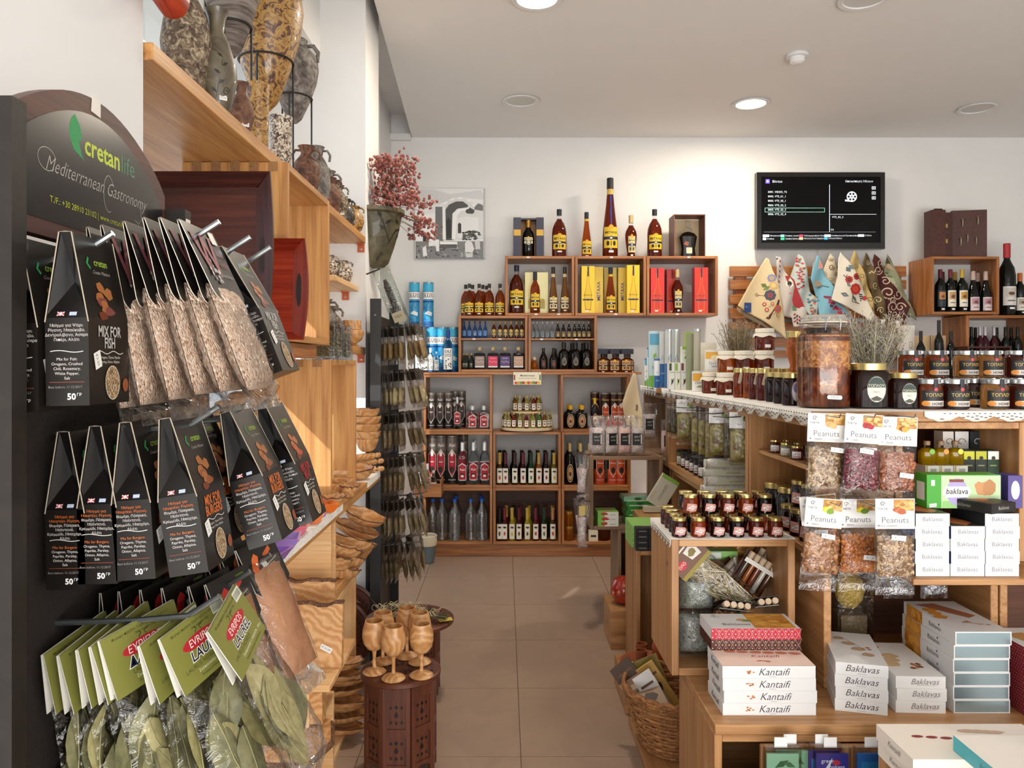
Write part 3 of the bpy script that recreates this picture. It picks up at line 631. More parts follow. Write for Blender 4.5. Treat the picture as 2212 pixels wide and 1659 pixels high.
# wide tubes, fourth row
for i,(u,dy,rr)in enumerate(((931,.1,11),(953,.09,11.5),(977,.09,11.5),(1001,.22,10.5))):
    r0,h0=hp(rr,dy),hp(104,dy);put(tube_box(r0,h0,tg,raki_art(r0,h0)),'gift_tube','wide black and red spirit tube, %s from the window side'%nth(i),'gift tube',at(u,z4,dy),0,'wide black and red tubes')
RC=bottle('wine',hp(90),hp(11),CLR,('#e8e8e8',.3,.3),(lab_box,.85,.1,.52))
for i,(u,dy)in enumerate(((999,.05),(1023,.07),(1047,.07),(1026,.19),(1049,.19))):
    put(RC,'raki_bottle','clear spirit bottle with red label, %s'%('in front of the wide tubes','front row middle','front row beside the crate wall','back row middle','back row beside the crate wall')[i],'bottle',at(u,z4,dy),0,'clear spirit bottles')
# orange tubes and amber flasks
FY=bottle('flask',hp(50),hp(12),DARKG,'#d8a818',(lab_oval,.62,.06,.62),sq=3,sy=.6)
for i,(u,dy)in enumerate(((1232,.06),(1257,.06),(1229,.15),(1254,.15))):
    put(FY,'amber_flask','flat dark spirit flask with bronze label and yellow cap, %s row, %s'%('front' if i<2 else 'back',nth(i%2)),'bottle',at(u,z3,dy),0,'amber flasks')
og=mottled(('#1c0e0a','#3a1a10','#54261a'),2,.35,bs=0,sc=(.1,.1,6))
def orange_art(r,h):w=r*1.35;return[('r',-w,w,0,h*.2,'#c2401c'),('r',-w,w,h*.2,h*.32,'#d8601c')]+raki_art(r,h,'#3a1c10','Honey','#a83414','#c04818')[1:]
for i,(u,dy)in enumerate(((1285,.16),(1307,.09),(1327,.09),(1347,.09))):
    r0,h0=hp(10,dy),hp(77,dy);put(tube_box(r0,h0,og,orange_art(r0,h0)),'gift_tube','dark brown and orange honey spirit tube, %s from the flasks'%nth(i),'gift tube',at(u,z3,dy),0,'upper orange tubes')
    if i:put(tube_box(hp(11.5),hp(98),og,orange_art(hp(11.5),hp(98))),'gift_tube','large brown and orange honey spirit tube behind the salt crate, %s'%nth(i-1),'gift tube',at((0,1295,1323,1349)[i],z4,.10),0,'lower orange tubes')
put(bottle('wine',hp(66),hp(8),DARKG,'#d8a818',(lab_oval,.6,.1,.5)),'honey_spirit_bottle','dark spirit bottle with yellow cap in front of an orange tube','bottle',at(1285,z3,.05))
HB=bottle('wine',hp(88),hp(10.5),DARKG,('#c8b078',.35,.3),(lab_oval,.7,.06,.5))
for i,(u,dy)in enumerate(((1231,.06),(1254,.06),(1228,.16),(1250,.16),(1273,.08))):
    put(HB,'honey_spirit_bottle','dark spirit bottle with bronze oval label, %s'%('front row, first','front row, second','back row, first','back row, second','beside the salt crate post')[i],'bottle',at(u,z4,dy),0,'dark spirit bottles')
# vinegar and oil bottles
VC=[('#6a5230','#c09a40','gold-capped'),('#2a0c10','#5a1c28','dark red'),('#1c0c10','#3a141c','black-red'),('#3a0c14','#6a1c28','wine red'),('#1c4a1c','#14301c','green'),('#a86428','#b08a40','orange'),('#200a10','#3a141c','plum black'),('#8c7a30','#b89a44','pale yellow')]
for i,u in enumerate((1076,1092,1112,1130,1147,1164,1180,1198)):
    g,c,nm=VC[i]
    for k in range(3):
        put(bottle('oil',hp(68),hp(8.2),glass(g,.05,1.3,.6),c if k==0 else '#15120f',(lab_plain,.75,.06,.52,'#e6e0d2',('#c03828','#8c1c30','#241418','#a01c3c','#2c7a28','#b04020','#8a1c38','#c8a020')[i])if k==0 else None),'vinegar_bottle',('%s vinegar bottle with cream label, front row of the middle crate'%nm)if k==0 else 'black-capped vinegar bottle, %s row behind the %s one'%(('','second','third')[k],nm),'bottle',at(u-k*1.5,z4,.045+k*.085),0,'flavoured vinegar bottles')
VC2=[('#2a2a28','#14120f','grey'),('#6a1c1c','#6a1c28','red'),('#b8a82c','#b89a3c','yellow'),('#4a1c18','#5a1420','brown'),('#c0b034','#c0a038','lemon'),('#7a1c24','#6a1c28','crimson'),('#28401c','#1c3a24','dark green'),('#6a4a28','#b07a50','copper')]
for i,u in enumerate((1075,1090,1106,1121,1139,1157,1175,1194)):
    g,c,nm=VC2[i]
    for k in range(2):
        put(bottle('oil',hp(70),hp(8),glass(g,.05,1.3,.6),c if k==0 else('#15120f','#5a1420','#b89a3c')[(i+k)%3],(lab_plain,.75,.06,.52,'#e6e0d2',('#3a3a3a','#c02828','#c8b020','#5a2c18','#5a3a18','#b01c38','#2c6a28','#c04020')[i])if k==0 else None),'oil_bottle',('%s oil bottle with cream label, front row of the bottom crate'%nm)if k==0 else 'oil bottle in the back row behind the %s one'%nm,'bottle',at(u+k*4-(i==7)*k*5,z5,.045+k*.10),0,'flavoured oil bottles')
PB=bottle('pet',hp(89),hp(13),film(.5,'#f2f8fa',.05,.3),'#1f5fd0')
for i,(u,dy)in enumerate(((931,.07),(955,.07),(982,.06),(1017,.07),(1041,.07),(985,.19),(1040,.19))):
    put(PB,'water_bottle','clear plastic bottle with blue cap, %s'%('first of the front row','second of the front row','third of the front row','fourth of the front row','fifth of the front row','behind the third','behind the fifth')[i],'bottle',at(u,z5,dy),0,'clear plastic bottles')
# lazy susan with miniatures
x,y,z=at(1138.5,.9432,.15)
t=thing('round_tray','pale round two-tier turntable tray holding miniature bottles','tray',(x,y,z))
obj('lower_disc',MB().lathe([(.15,0),(.205,.008),(.207,.022),(.2,.024)],'#dcc6a0',40),t)
obj('upper_disc',MB().lathe([(.125,.135),(.128,.137),(.128,.148)],'#d4bc94',36),t);obj('post',MB().lathe([(.05,.024),(.05,.136)],'#c8ae84',20),t)
lc=['#7a1c1c','#c9b850','#6a9a30','#c8c060','#d8d6b0','#c8c050','#a02018','#b87020']
k=0
for lvl,(rad,cnt,z0)in enumerate(((.178,22,.0245),(.098,11,.1485))):
    for i in range(cnt):
        a=2*PI*i/cnt+.1;c0=lc[(i*5+lvl)%8]
        put(bottle('round',.118,.0165,glass(c0,.05,1.3,.7),('#d8c070',.35,.4),(lab_plain,.95,.1,.5,'#ece6d6','#8a3a20')),'miniature_bottle','gold-capped liqueur miniature, %s tier of the round tray, %s around from the aisle side'%(('lower','upper')[lvl],nth(i)),'bottle',(x+rad*cos(a),y+rad*.66*sin(a),z+z0),0,'miniatures on the %s tier of the round tray'%('lower','upper')[lvl])
# promotional card
y=YF-.012;cw,ch=60*y/F/2,27*y/F
o=obj('promotional_card',MB().box(-cw,cw,-.001,.001,-ch,0,'#efe6cf').art([('t','Mediterraneo',0,-.026,.02,'#2a1c18',{'s':.3,'b':.01}),('t','CRETAN FLAVORED VINEGAR',0,-.047,.010,'#5a4a38'),('t','5%',-.08,-.012,.012,'#b08a30'),('t','5%',.085,-.012,.012,'#b08a30')]+[('p',blob(-.085+.019*i,-.08,.012,.011),('#c8402c','#d89a2c','#6a9a34','#b03040','#e0b830')[i%5])for i in range(10)]+[('r',-.1,-.09,-.06,-.02,'#8c1c20'),('r',.09,.1,-.06,-.02,'#5a7a28')],front(-.001)))
o.location=(X(1139,y),y,1.3915);tag(o,'cream promotional card hanging from the shelf edge above the round tray','card')
# bottom corner items
for i,zz in enumerate((0,.112)):
    put([('jar',MB().lathe([(.034,0),(.038,.01),(.038,.08),(.03,.092)],HON2,18).mesh()),('lid',MB().lathe([(.035,.09),(.036,.108),(.03,.111)],GOLD,18).mesh())],'honey_jar','amber jar in the bottom crate beside the hanging salt, %s'%('under another jar','on top of another jar')[i],'jar',at(1227,z5+zz,.06))
put(sq_box(.068,.06,.075,'#e2d8be',[('r',-.02,.02,.03,.045,'#2a2018')]),'small_carton','small cream carton on the bottom crate floor near the salt crate','carton',at(1281,z5,.05))
put([('jar',MB().lathe([(.045,0),(.05,.01),(.05,.085),(.04,.1)],glass('#6a2c0c',.05,1.3,.7),18).mesh()),('lid',MB().lathe([(.043,.098),(.045,.118)],'#3a2418',18).mesh())],'honey_jar','dark amber jar beside the small cream carton','jar',at(1304,z5,.07))
put([('jar',MB().lathe([(.05,0),(.055,.01),(.055,.17),(.045,.18)],glass('#c89a50',.05,1.3,.7),18).mesh()),('lid',MB().lathe([(.055,.178),(.056,.21)],'#2a2420',18).mesh())],'honey_jar','tall dark-lidded jar seen through the salt crate','jar',at(1301,z5+.0,.20))
# tasting tray
x0,x1=X(895,5.55),X(953,5.55)
t=thing('tasting_tray','small open wooden tray of sample bottles at the crate corner','tray',((x0+x1)/2,5.66,.49))
hw=(x1-x0)/2
obj('base_panel',MB().box(-hw,hw,-.10,.105,0,.012,wood('old',0)),t);obj('front_panel',MB().box(-hw,hw,-.10,-.09,.012,.095,wood('old',0)),t)
for s1 in(-1,1):obj('side_panel',MB().box(s1*hw-(.01 if s1>0 else 0),s1*hw+(.01 if s1<0 else 0),-.09,.105,.012,.12,wood('old',1)),t)
for i,(dx,kind,g,cc,lb)in enumerate(((-.055,'wine',BLUE,'#3f7fd0',(lab_ouzo,1.0,.1,.6)),(-.01,'wine',CLR,'#e0e0e0',(lab_box,.9,.15,.6)),(.035,'soda',CLR,'#d8d0c0',(lab_plain,.9,.1,.5,'#ece6d6','#4a8a30')))):
    put(bottle(kind,.27-.05*i,.026,g,cc,lb),'sample_bottle',('blue sample bottle of aniseed spirit','clear sample bottle with red label','small sample bottle with a green leaf label')[i]+' standing in the small tray','bottle',((x0+x1)/2+dx,5.63,.5025))
# bucket
t=thing('zinc_bucket','small grey zinc bucket with cream cloth lining on the floor','bucket',(X(923,5.62),5.62,0))
obj('pail',MB().lathe([(.045,0),(.048,.002),(.066,.15),(.068,.15),(.05,.004)],('#6f8088',.45,.5),26),t)
obj('lining',MB().lathe([(.067,.13),(.072,.15),(.072,.20),(.068,.205),(.062,.2),(.058,.14)],'#d8cdb4',26,caps=False),t)
obj('handle',MB().tube([(.07*cos(a),-.02-.03*sin(a),.19+.01*sin(a))for a in[PI*i/10 for i in range(11)]],.002,('#888888',.4,.8),6),t)
# ---------------------------------------------------------------- wall television
def pxmap(y,ox,oy,sc,fn=None): # drawing given in pixels of an enlarged view, mapped on a plane at depth y
    return lambda a,b,e:(X(ox+a/sc,y),y-e,Z(oy-b/sc,y))
def px(shapes): # flip the downward pixel axis
    o=[]
    for s in shapes:
        k=s[0]
        if k=='r':o.append(('r',s[1],s[2],-s[4],-s[3],s[5]))
        elif k=='e':o.append(('e',s[1],-s[2],s[3],s[4],s[5]))
        elif k=='p':o.append(('p',[(a,-b)for a,b in s[1]],s[2]))
        elif k=='l':o.append(('l',[(a,-b)for a,b in s[1]],s[2],s[3]))
        elif k=='t':o.append(('t',s[1],s[2],-s[3])+s[4:])
    return o
ty=6.0
scm,nt_,b_=nodes('screen');b_.inputs['Base Color'].default_value=lin('#060608');b_.inputs['Roughness'].default_value=.04;b_.inputs['Specular IOR Level'].default_value=.22
t=thing('television','flat television on the wall showing a dark media menu','television',(X(1773,ty),ty,Z(538,ty)))
def rel(mb,o): # mesh built in world coordinates, moved under its thing
    L=o.location;mb.v=[(a-L.x,b-L.y,c_-L.z)for a,b,c_ in mb.v];return mb
tvx0,tvx1,tz0,tz1=X(1634.5,ty),X(1911,ty),Z(538,ty),Z(372.5,ty)
gb=('#0b0b0d',.12,0,0,.6)
obj('casing',rel(MB().box(tvx0,tvx1,ty,ty+.05,tz0,tz1,('#101012',.25)).box(tvx0+.2,tvx1-.2,ty+.05,6.098,tz0+.12,tz1-.12,'#202020'),t),t)
obj('bezel',rel(MB().box(tvx0,tvx1,ty-.006,ty,tz1-.035,tz1,gb).box(tvx0,tvx1,ty-.006,ty,tz0,tz0+.048,gb).box(tvx0,tvx0+.035,ty-.006,ty,tz0+.048,tz1-.035,gb).box(tvx1-.035,tvx1,ty-.006,ty,tz0+.048,tz1-.035,gb),t),t)
obj('screen',rel(MB().box(tvx0+.035,tvx1-.035,ty-.002,ty-.0003,tz0+.048,tz1-.035,scm),t),t)
E=('#c8d0d8',.5,0,.9);EG=('#78b8a4',.5,0,.8);EP=('#6a50d8',.5,0,.9)
A_={'a':'LEFT'}
sh=[('r',318,348,126,157,EP),('e',333,141,8,7,E),('t','Βίντεο',367,144,24,E,A_),('t','Επισκόπηση Μέσων',1005,142,22,E)]
for i,s2 in enumerate(('VIDEO_TS','VTS_01_1','VTS_02_1','VTS_02_2','VTS_02_3','VTS_02_4')):sh+=[('t','000%d.'%(i+1),335,220+32.6*i,20,E,A_),('t',s2,385,220+32.6*i,20,E,A_)]
for(a,b_,c_,d)in((312,752,336,339),(312,752,365,368),(312,315,336,368),(749,752,336,368)):sh.append(('r',a,b_,c_,d,EG))
sh+=[('r',785,789,165,512,E),('r',787,1130,382,385,E),('r',305,1125,512,514,('#8a9098',.5,0,.6)),('t','VTS_02_3',805,404,20,E,A_),('t','5/6',795,496,18,E,A_)]
sh+=[('e',950,254,38,39,E),('p',[(900,275),(960,280),(960,292),(900,288)],E)]
for k in range(6):sh.append(('e',950+23*cos(k*PI/3),254+23*sin(k*PI/3),8,8,'#08080a'))
sh.append(('e',950,254,5,5,'#08080a'))
for yy in(190,227,263):sh+=[('r',1096,1125,yy-11,yy+11,E),('r',1100,1121,yy-7,yy+7,'#15151a'),('e',1110,yy,6,4,E)]
for a,b_,c_,tx,yy in((297,344,E,'Μετακίνηση',541),(428,456,('#7fb0d8',.5,0,.8),'Αναπαρ. αυτού',541),(564,592,('#c03858',.5,0,.8),'Ταξινόμηση Κατά Όνομα',541),(748,796,E,'Αναπαραγωγή Προεπισκόπηση',540),(994,1040,E,'Σ.Μέσο',539),
                         (297,322,E,'Αναπαρ.',563),(428,456,('#2cae7c',.5,0,.8),'Τρόπος Εκτέλεσης',563),(564,592,('#c8bc8c',.5,0,.8),'Αλλαγή Στυλ Προβολής',561),(748,772,('#3aa4e8',.5,0,.8),'Αλλαγή Μέσου',560)):
    sh+=[('r',a,b_,yy-9,yy+9,c_),('t',tx,b_+5,yy,14,E,A_)]
obj('screen_menu',rel(MB().art(px(sh),pxmap(ty-.0025,1560,350,3.393),.0002),t),t)
obj('cable',MB().tube([(0,.055,-.0),(.01,.07,-.05),(-.02,.07,-.09),(.0,.08,-.14)],.003,'#c8c8c4',6),t)

# ---------------------------------------------------------------- canvas print
cy_=6.07
cv=thing('canvas_print','black and white canvas photograph of a ruined stone arch','wall print',(X(972,cy_),cy_,Z(558,cy_)))
obj('canvas',rel(MB().box(X(897,cy_),X(1048,cy_),cy_,6.099,Z(558,cy_),Z(407,cy_),'#b9b9bb'),cv),cv)
g=lambda v:'#%02x%02x%02x'%((max(8,min(240,int((v-110)*1.25+112))),)*3)
rr=random.Random(5)
sh=[('r',385,876,290,793,g(205)),('p',[(385,300),(520,296),(640,330),(860,300),(876,330),(876,370),(700,350),(560,400),(385,420)],g(190)),
      ('p',[(405,480),(535,462),(540,670),(405,670)],g(215)),('p',[(532,420),(590,420),(590,665),(532,665)],g(110)),
      ('p',[(600,420),(625,385),(680,365),(730,362),(780,380),(815,410),(876,395),(876,650),(590,660)],g(195)),
      ('p',[(608,660),(605,440),(630,405),(680,382),(730,382),(768,410),(760,430),(700,432),(672,460),(664,500),(664,660)],g(85)),
      ('p',[(585,655),(583,420),(600,420),(608,655)],g(225)),('p',[(650,655),(655,470),(690,435),(760,425),(780,440),(720,450),(690,480),(685,560),(675,655)],g(228)),
      ('p',[(690,500),(760,490),(840,500),(840,640),(690,645)],g(205)),('p',[(610,520),(625,498),(645,520),(645,645),(612,645)],g(50)),('p',[(694,545),(705,533),(718,545),(718,610),(694,610)],g(60)),
      ('p',[(443,615),(456,597),(468,615),(468,672),(443,672)],g(60)),('p',[(815,420),(840,395),(874,410),(874,450),(810,440)],g(110)),('p',blob(780,450,30,20,12,.3,rr),g(75)),
      ('r',390,876,668,793,g(125))]
for k in range(10):a=PI*(.05+.09*k);sh.append(('p',[(700-105*cos(a),435-70*sin(a)),(700-120*cos(a),435-84*sin(a)),(700-120*cos(a+.24),435-84*sin(a+.24)),(700-105*cos(a+.24),435-70*sin(a+.24))],g(200+25*(k%2))))
for k in range(34):sh.append(('p',blob(790+rr.uniform(-60,60),625+rr.uniform(-32,30),14,7,6,.5,rr),g(rr.choice((35,60,90)))))
for k in range(90):sh.append(('p',blob(rr.uniform(400,862),rr.uniform(700,785),9,5,5,.5,rr),g(rr.choice((70,95,150,170)))))
for p_ in([(440,715),(465,700),(475,770),(445,775)],[(745,680),(765,662),(795,675),(810,720),(800,750),(745,745)],[(745,755),(800,752),(800,782),(755,785)],[(815,670),(850,660),(855,725),(820,725)],[(565,670),(690,672),(690,720),(565,715)],[(485,675),(560,665),(560,740),(540,740),(535,700),(485,705)]):
    sh.append(('p',p_,g(rr.choice((205,220,190)))))
sh.append(('p',[(565,690),(688,690),(688,718),(565,716)],g(90)));sh.append(('r',480,560,655,672,g(225)))
obj('print',rel(MB().art(px(sh),pxmap(cy_-.0003,780,320,3.318),.00005),cv),cv)

# ---------------------------------------------------------------- slatted pallet and hanging cushion covers
py_=6.02
pl=thing('slatted_panel','wooden pallet panel of horizontal slats on the wall behind hanging covers','pallet',(X(1770,py_),py_,Z(771,py_)))
for v0_,v1_ in((575,597),(605,625),(636,657),(666,688),(696,714),(728,749),(757,772)):
    o=board('slat',X(1577,py_),X(1958,py_),py_,py_+.022,Z(v1_,py_),Z(v0_,py_),'old',pl);pass
    for v in o.data.vertices:v.co-=pl.location
for u0,u1 in((1590,1615),(1760,1785),(1925,1950)):
    o=board('upright',X(u0,py_),X(u1,py_),py_+.0222,6.099,Z(772,py_),Z(575,py_),'old',pl)
    for v in o.data.vertices:v.co-=pl.location
def inside(p,poly):
    c_=False;j=len(poly)-1
    for i in range(len(poly)):
        (xi,yi),(xj,yj)=poly[i],poly[j]
        if(yi>p[1])!=(yj>p[1])and p[0]<(xj-xi)*(p[1]-yi)/(yj-yi)+xi:c_=not c_
        j=i
    return c_
import bmesh
def clean(p):return[q for i,q in enumerate(p)if q!=p[i-1]]
def drape(name,label,poly,y,depth,freq,ph,colr,shapes=(),lean=0.3,ox=1560,oy=540,sc=5.183,cat='cushion cover',group='cushion covers hung on the slatted panel',thick=.005,clip=True):
    """cloth hung from its top corner: outline in pixels at depth y, folded towards the room"""
    def yy(a,b):return y-depth*(.5+.5*sin(freq*(a+lean*b)/100+ph))
    def mp(a,b,e):q=yy(a,b);return(X(ox+a/sc,y),q-e,Z(oy+b/sc,y))
    bm=bmesh.new();vs=[bm.verts.new((a,b,0))for a,b in poly];f=bm.faces.new(vs)
    bmesh.ops.triangulate(bm,faces=[f])
    for _ in range(4):
        es=[e for e in bm.edges if e.calc_length()>26]
        if not es:break
        bmesh.ops.subdivide_edges(bm,edges=es,cuts=1);bmesh.ops.triangulate(bm,faces=bm.faces[:])
    bm.verts.ensure_lookup_table()
    V_=[(v.co.x,v.co.y)for v in bm.verts];F_=[tuple(v.index for v in f.verts)for f in bm.faces];bm.free()
    cxm=sum(p[0]for p in poly)/len(poly);top_=min(poly,key=lambda p:p[1])
    t=thing(name,label,cat,(X(ox+top_[0]/sc,y),y,Z(oy+top_[1]/sc,y)),0,group)
    mb=MB();mb.add([mp(a,b,0)for a,b in V_],F_,colr)
    o=obj('cloth',rel(mb,t),t);so=o.modifiers.new('t','SOLIDIFY');so.thickness=thick;so.offset=1 if False else 0
    if shapes:
        m2=MB();e0=thick/2+.0008
        for li,s1 in enumerate(px(shapes)):
            for v2,f2,c2 in flat(s1):
                v2=[(a,-b)for a,b in v2]
                if clip and sum(inside(p,poly)for p in v2)<len(v2)*.55:continue
                m2.add([mp(a,b,e0+.00006*li)for a,b in v2],f2,c2)
        if m2.v:obj('pattern',rel(m2,t),t)
    return t
def linen(c1,c2):return mottled((c1,c2),240,.9,bs=.3,bd=.001,dist=0)
def flower(cx,cz,r,c1,c2,n=8):return[('e',cx+r*.62*cos(2*PI*i/n),cz+r*.62*sin(2*PI*i/n),r*.42,r*.42,c1)for i in range(n)]+[('e',cx,cz,r*.45,r*.45,c2),('e',cx,cz,r*.2,r*.2,c1)]
def curl(cx,cz,r,wd,col,turns=1.4,a0=0,sgn=1):return('l',[(cx+r*(1-.75*i/16)*cos(a0+sgn*turns*2*PI*i/16),cz+r*(1-.75*i/16)*sin(a0+sgn*turns*2*PI*i/16))for i in range(17)],wd,col)
def leafp(x,z,L,wd,a):return[(x,z),(x+L*.5*cos(a)-wd*sin(a),z+L*.5*sin(a)+wd*cos(a)),(x+L*cos(a),z+L*sin(a)),(x+L*.5*cos(a)+wd*sin(a),z+L*.5*sin(a)-wd*cos(a))]
D=drape
rr=random.Random(9)
D('cushion_cover','sage and sand landscape cushion cover, last towards the wine crates',[(1835,50),(1890,110),(2000,380),(2110,640),(2172,790),(2050,720),(1900,420),(1800,250)],5.985,.02,2.5,0,linen('#7b8468','#9a9a7c'),[('p',[(1830,80),(1880,150),(1850,165),(1815,150)],'#4a4a3a'),('p',[(1850,150),(1900,190),(1930,240),(1880,220),(1830,190)],'#c0a080')]+[('p',blob(1840+k*9+rr.uniform(-20,20),260+k*18,24,14,8,.4,rr),rr.choice(('#5c7048','#8c9a6c','#a8a888')))for k in range(18)])
bur=[curl(*a)for a in((1735,230,55,12,'#c8b49c'),(1760,150,40,10,'#c8b49c',1,2),(1840,480,75,14,'#c8b49c',1.3,1),(1960,500,60,13,'#c8b49c',1.2,3,-1),(1900,640,70,13,'#c8b49c',1.3,2),(1990,640,55,12,'#c8b49c',1.2,0,-1),(1820,350,50,11,'#c8b49c',1.2,4),(1890,560,40,11,'#c8b49c'),(1930,720,40,10,'#c8b49c'))]
D('cushion_cover','burgundy cushion cover with pale scrolling pattern',[(1685,50),(1750,110),(1850,340),(2040,560),(2085,640),(2010,830),(1850,745),(1780,540),(1665,130)],5.955,.03,2.2,1,linen('#3a1614','#56201e'),bur)
D('cushion_cover','olive brown cushion cover with pale scrolls beside the burgundy one',[(1590,35),(1640,90),(1720,300),(1800,560),(1850,760),(1780,790),(1680,560),(1555,150)],5.93,.03,3.5,2,linen('#54462c','#6e5c3a'),[curl(1625,140,30,8,'#c4b088'),curl(1700,400,40,9,'#c4b088',1.2,1),curl(1735,560,45,9,'#c4b088',1.3,2),curl(1760,680,40,9,'#c4b088',1.2,3),('l',wavy(1640,1700,250,15),7,'#c4b088')])
D('cushion_cover','gold cushion cover with brown scrolls',[(1460,10),(1520,90),(1650,480),(1700,700),(1745,790),(1690,760),(1600,530),(1410,150)],5.905,.03,3.5,0,linen('#b09860','#c8b078'),[curl(1500,180,30,7,'#6a4c24'),curl(1545,300,32,7,'#6a4c24',1.3,2),curl(1590,420,32,7,'#6a4c24',1.2,1),curl(1640,560,32,7,'#6a4c24',1.2,3),curl(1675,660,22,6,'#6a4c24')])
D('cushion_cover','cream cushion cover with brown sun and scroll line drawing',[(1205,40),(1250,100),(1320,300),(1250,450),(1400,600),(1460,820),(1380,760),(1200,500),(1120,240)],5.975,.015,3,1,linen('#cdbfa4','#dccfb6'),[('l',[(1210+20*cos(a),150+20*sin(a)),(1210+60*cos(a),150+60*sin(a))],6,'#5a3a20')for a in[-PI+.35*k for k in range(10)]]+[curl(1215,195,35,8,'#5a3a20'),curl(1275,270,25,6,'#5a3a20'),('l',wavy(1150,1270,320,6),4,'#a08c68'),('l',wavy(1150,1260,345,6),4,'#a08c68'),('l',[(1190,370),(1250,390),(1250,410),(1215,400)],9,'#2c1c14')])
rf=flower(1405,335,40,'#a8231c','#2a1616')+flower(1490,300,38,'#a8231c','#2a1616')+flower(1480,440,62,'#b0261c','#d8502c')+[('p',leafp(1380,190,70,30,1.0),'#56646c'),('p',leafp(1400,170,80,26,.7),'#6c7a80'),('p',leafp(1400,520,95,24,PI+.4),'#56646c'),('p',leafp(1420,420,70,18,PI+.9),'#6c7a80'),('p',leafp(1440,500,110,16,1.0),'#5c5c5c')]+[('e',1530+14*(k%3)+6*(k//3),500+22*(k//3),7,8,'#1c1a1c')for k in range(10)]+[('l',[(1450,490),(1440,580),(1530,600)],8,'#1c1a1c'),('e',1590,540,22,26,'#b0261c'),('l',[(1350,280),(1370,310),(1385,280)],7,'#1c1a1c')]
D('cushion_cover','white cushion cover with large red flowers and grey leaves',[(1325,25),(1410,130),(1510,300),(1610,530),(1690,740),(1640,815),(1590,745),(1220,555),(1290,300),(1300,100)],5.88,.025,1.6,2,linen('#d4cbba','#e2dacb'),rf)
bl=[('p',[(1030,90),(1080,110),(1130,200),(1060,220),(1000,200)],'#d8a090'),('p',[(1020,340),(1100,360),(1120,400),(1030,420)],'#a89478')]+[('p',blob(1150+k*12,540+k*12+rr.uniform(-30,30),26,16,8,.4,rr),rr.choice(('#a8203c','#8c1c3c','#c04058','#4a2c40')))for k in range(24)]+[('p',blob(1040+rr.uniform(-40,30),480+rr.uniform(0,120),18,10,7,.4,rr),'#5c7c88')for k in range(8)]+[('l',[(1060,430),(1120,400),(1180,420)],7,'#2c3c44'),('l',[(1110,770),(1160,750),(1220,735)],5,'#2c3c44')]
D('cushion_cover','sea blue cushion cover with pink blossom band',[(1045,65),(1095,110),(1150,290),(1250,440),(1450,820),(1310,830),(1080,810),(1065,560),(975,330),(1000,170)],5.925,.03,2.2,3,linen('#6ea4b8','#86b8c8'),bl)
D('cushion_cover','pale blue cushion cover with red blossom spray',[(850,45),(895,75),(960,330),(985,480),(1062,560),(1055,800),(1000,800),(915,640),(755,320)],5.955,.03,2.6,1,linen('#a8b8b4','#c0c8c0'),[('p',blob(870+rr.uniform(-40,35),90+k*11+rr.uniform(-8,8),16,10,7,.4,rr),rr.choice(('#b02c34','#c84044','#8c2c34','#5c6c50')))for k in range(32)]+[('p',blob(985+rr.uniform(-40,40),600+rr.uniform(-100,150),16,10,7,.4,rr),rr.choice(('#b02c34','#4a7c8c','#3c6c80','#b89870')))for k in range(30)])
ow=[('p',[(700,290),(745,292),(790,340),(830,430),(880,560),(905,640),(850,655),(800,640),(775,560),(755,500),(715,505),(745,480),(735,430),(720,360)],'#a01c24'),('e',742,380,38,46,'#e6e0d4'),('e',740,380,22,26,'#1c1410'),('p',[(790,480),(840,490),(880,560),(905,620),(850,615),(805,570)],'#6fa880'),('l',wavy(815,865,540,6),6,'#7a2c2c'),('p',[(780,620),(820,640),(830,680),(785,675)],'#4c7a4c')]+[('p',leafp(610+(k%2)*12,90+k*28,34,9,(.9 if k%2 else 2.2)),('#3a1c1c','#7c1c28')[k%2])for k in range(23)]+[('p',leafp(820+12*(k%3),710+k*13,38,11,2.4-.6*(k%3)),('#8c1c28','#2c2018')[k%2])for k in range(9)]+[('p',leafp(900+k*12,800,30,9,.6+k),'#3a3a28')for k in range(7)]
D('cushion_cover','grey cushion cover with a big red owl and leafy border',[(590,75),(640,90),(700,240),(760,330),(830,480),(905,640),(1010,860),(790,862),(780,760),(660,740),(620,560),(600,300)],5.90,.03,2.8,2,linen('#b4aca4','#c8c0b8'),ow)
tr=[('p',[(470,770),(540,700),(590,620),(610,560),(630,560),(620,640),(570,720),(510,782)],'#4a2418'),('l',[(460,610),(520,640),(580,650)],6,'#4a2418'),curl(385,500,22,6,'#5a2c20'),('l',[(400,510),(440,510),(500,530)],5,'#5a2c20')]+flower(525,510,60,'#3a4452','#a82c30')+flower(545,320,46,'#7c80a0','#c8a050')+flower(560,400,45,'#c8a468','#e0c890')+[('p',leafp(430,380,80,26,.5),'#5a6a30'),('p',leafp(450,450,90,22,-.5),'#6a7c38'),('e',480,415,24,22,'#d8d0a0')]+flower(462,610,22,'#a8402c','#e8d8b0',6)+flower(485,672,24,'#b04830','#e8d8b0',6)+flower(545,605,20,'#b05838','#e8d8b0',6)+flower(610,660,42,'#c05030','#607080')+flower(612,730,22,'#b07838','#e8d8b0',6)+[('r',238,322,592,700,'#21407c'),('e',282,618,8,8,'#dfe6ee'),('r',255,310,632,644,'#c0cce0')]
D('cushion_cover','beige cushion cover with a flowering tree and blue paper tag',[(490,88),(525,105),(560,230),(600,330),(655,560),(690,740),(715,1000),(640,930),(420,780),(160,630),(280,420)],5.87,.03,1.5,3,linen('#c9b48c','#d8c49e'),tr)
D('cushion_cover','plain grey-beige back of the tree cushion cover, hanging below it',[(160,640),(420,790),(640,940),(716,1005),(700,960),(500,880),(300,770),(165,690)],5.895,.01,2,0,linen('#8c7c66','#9c8c74'),group=None)
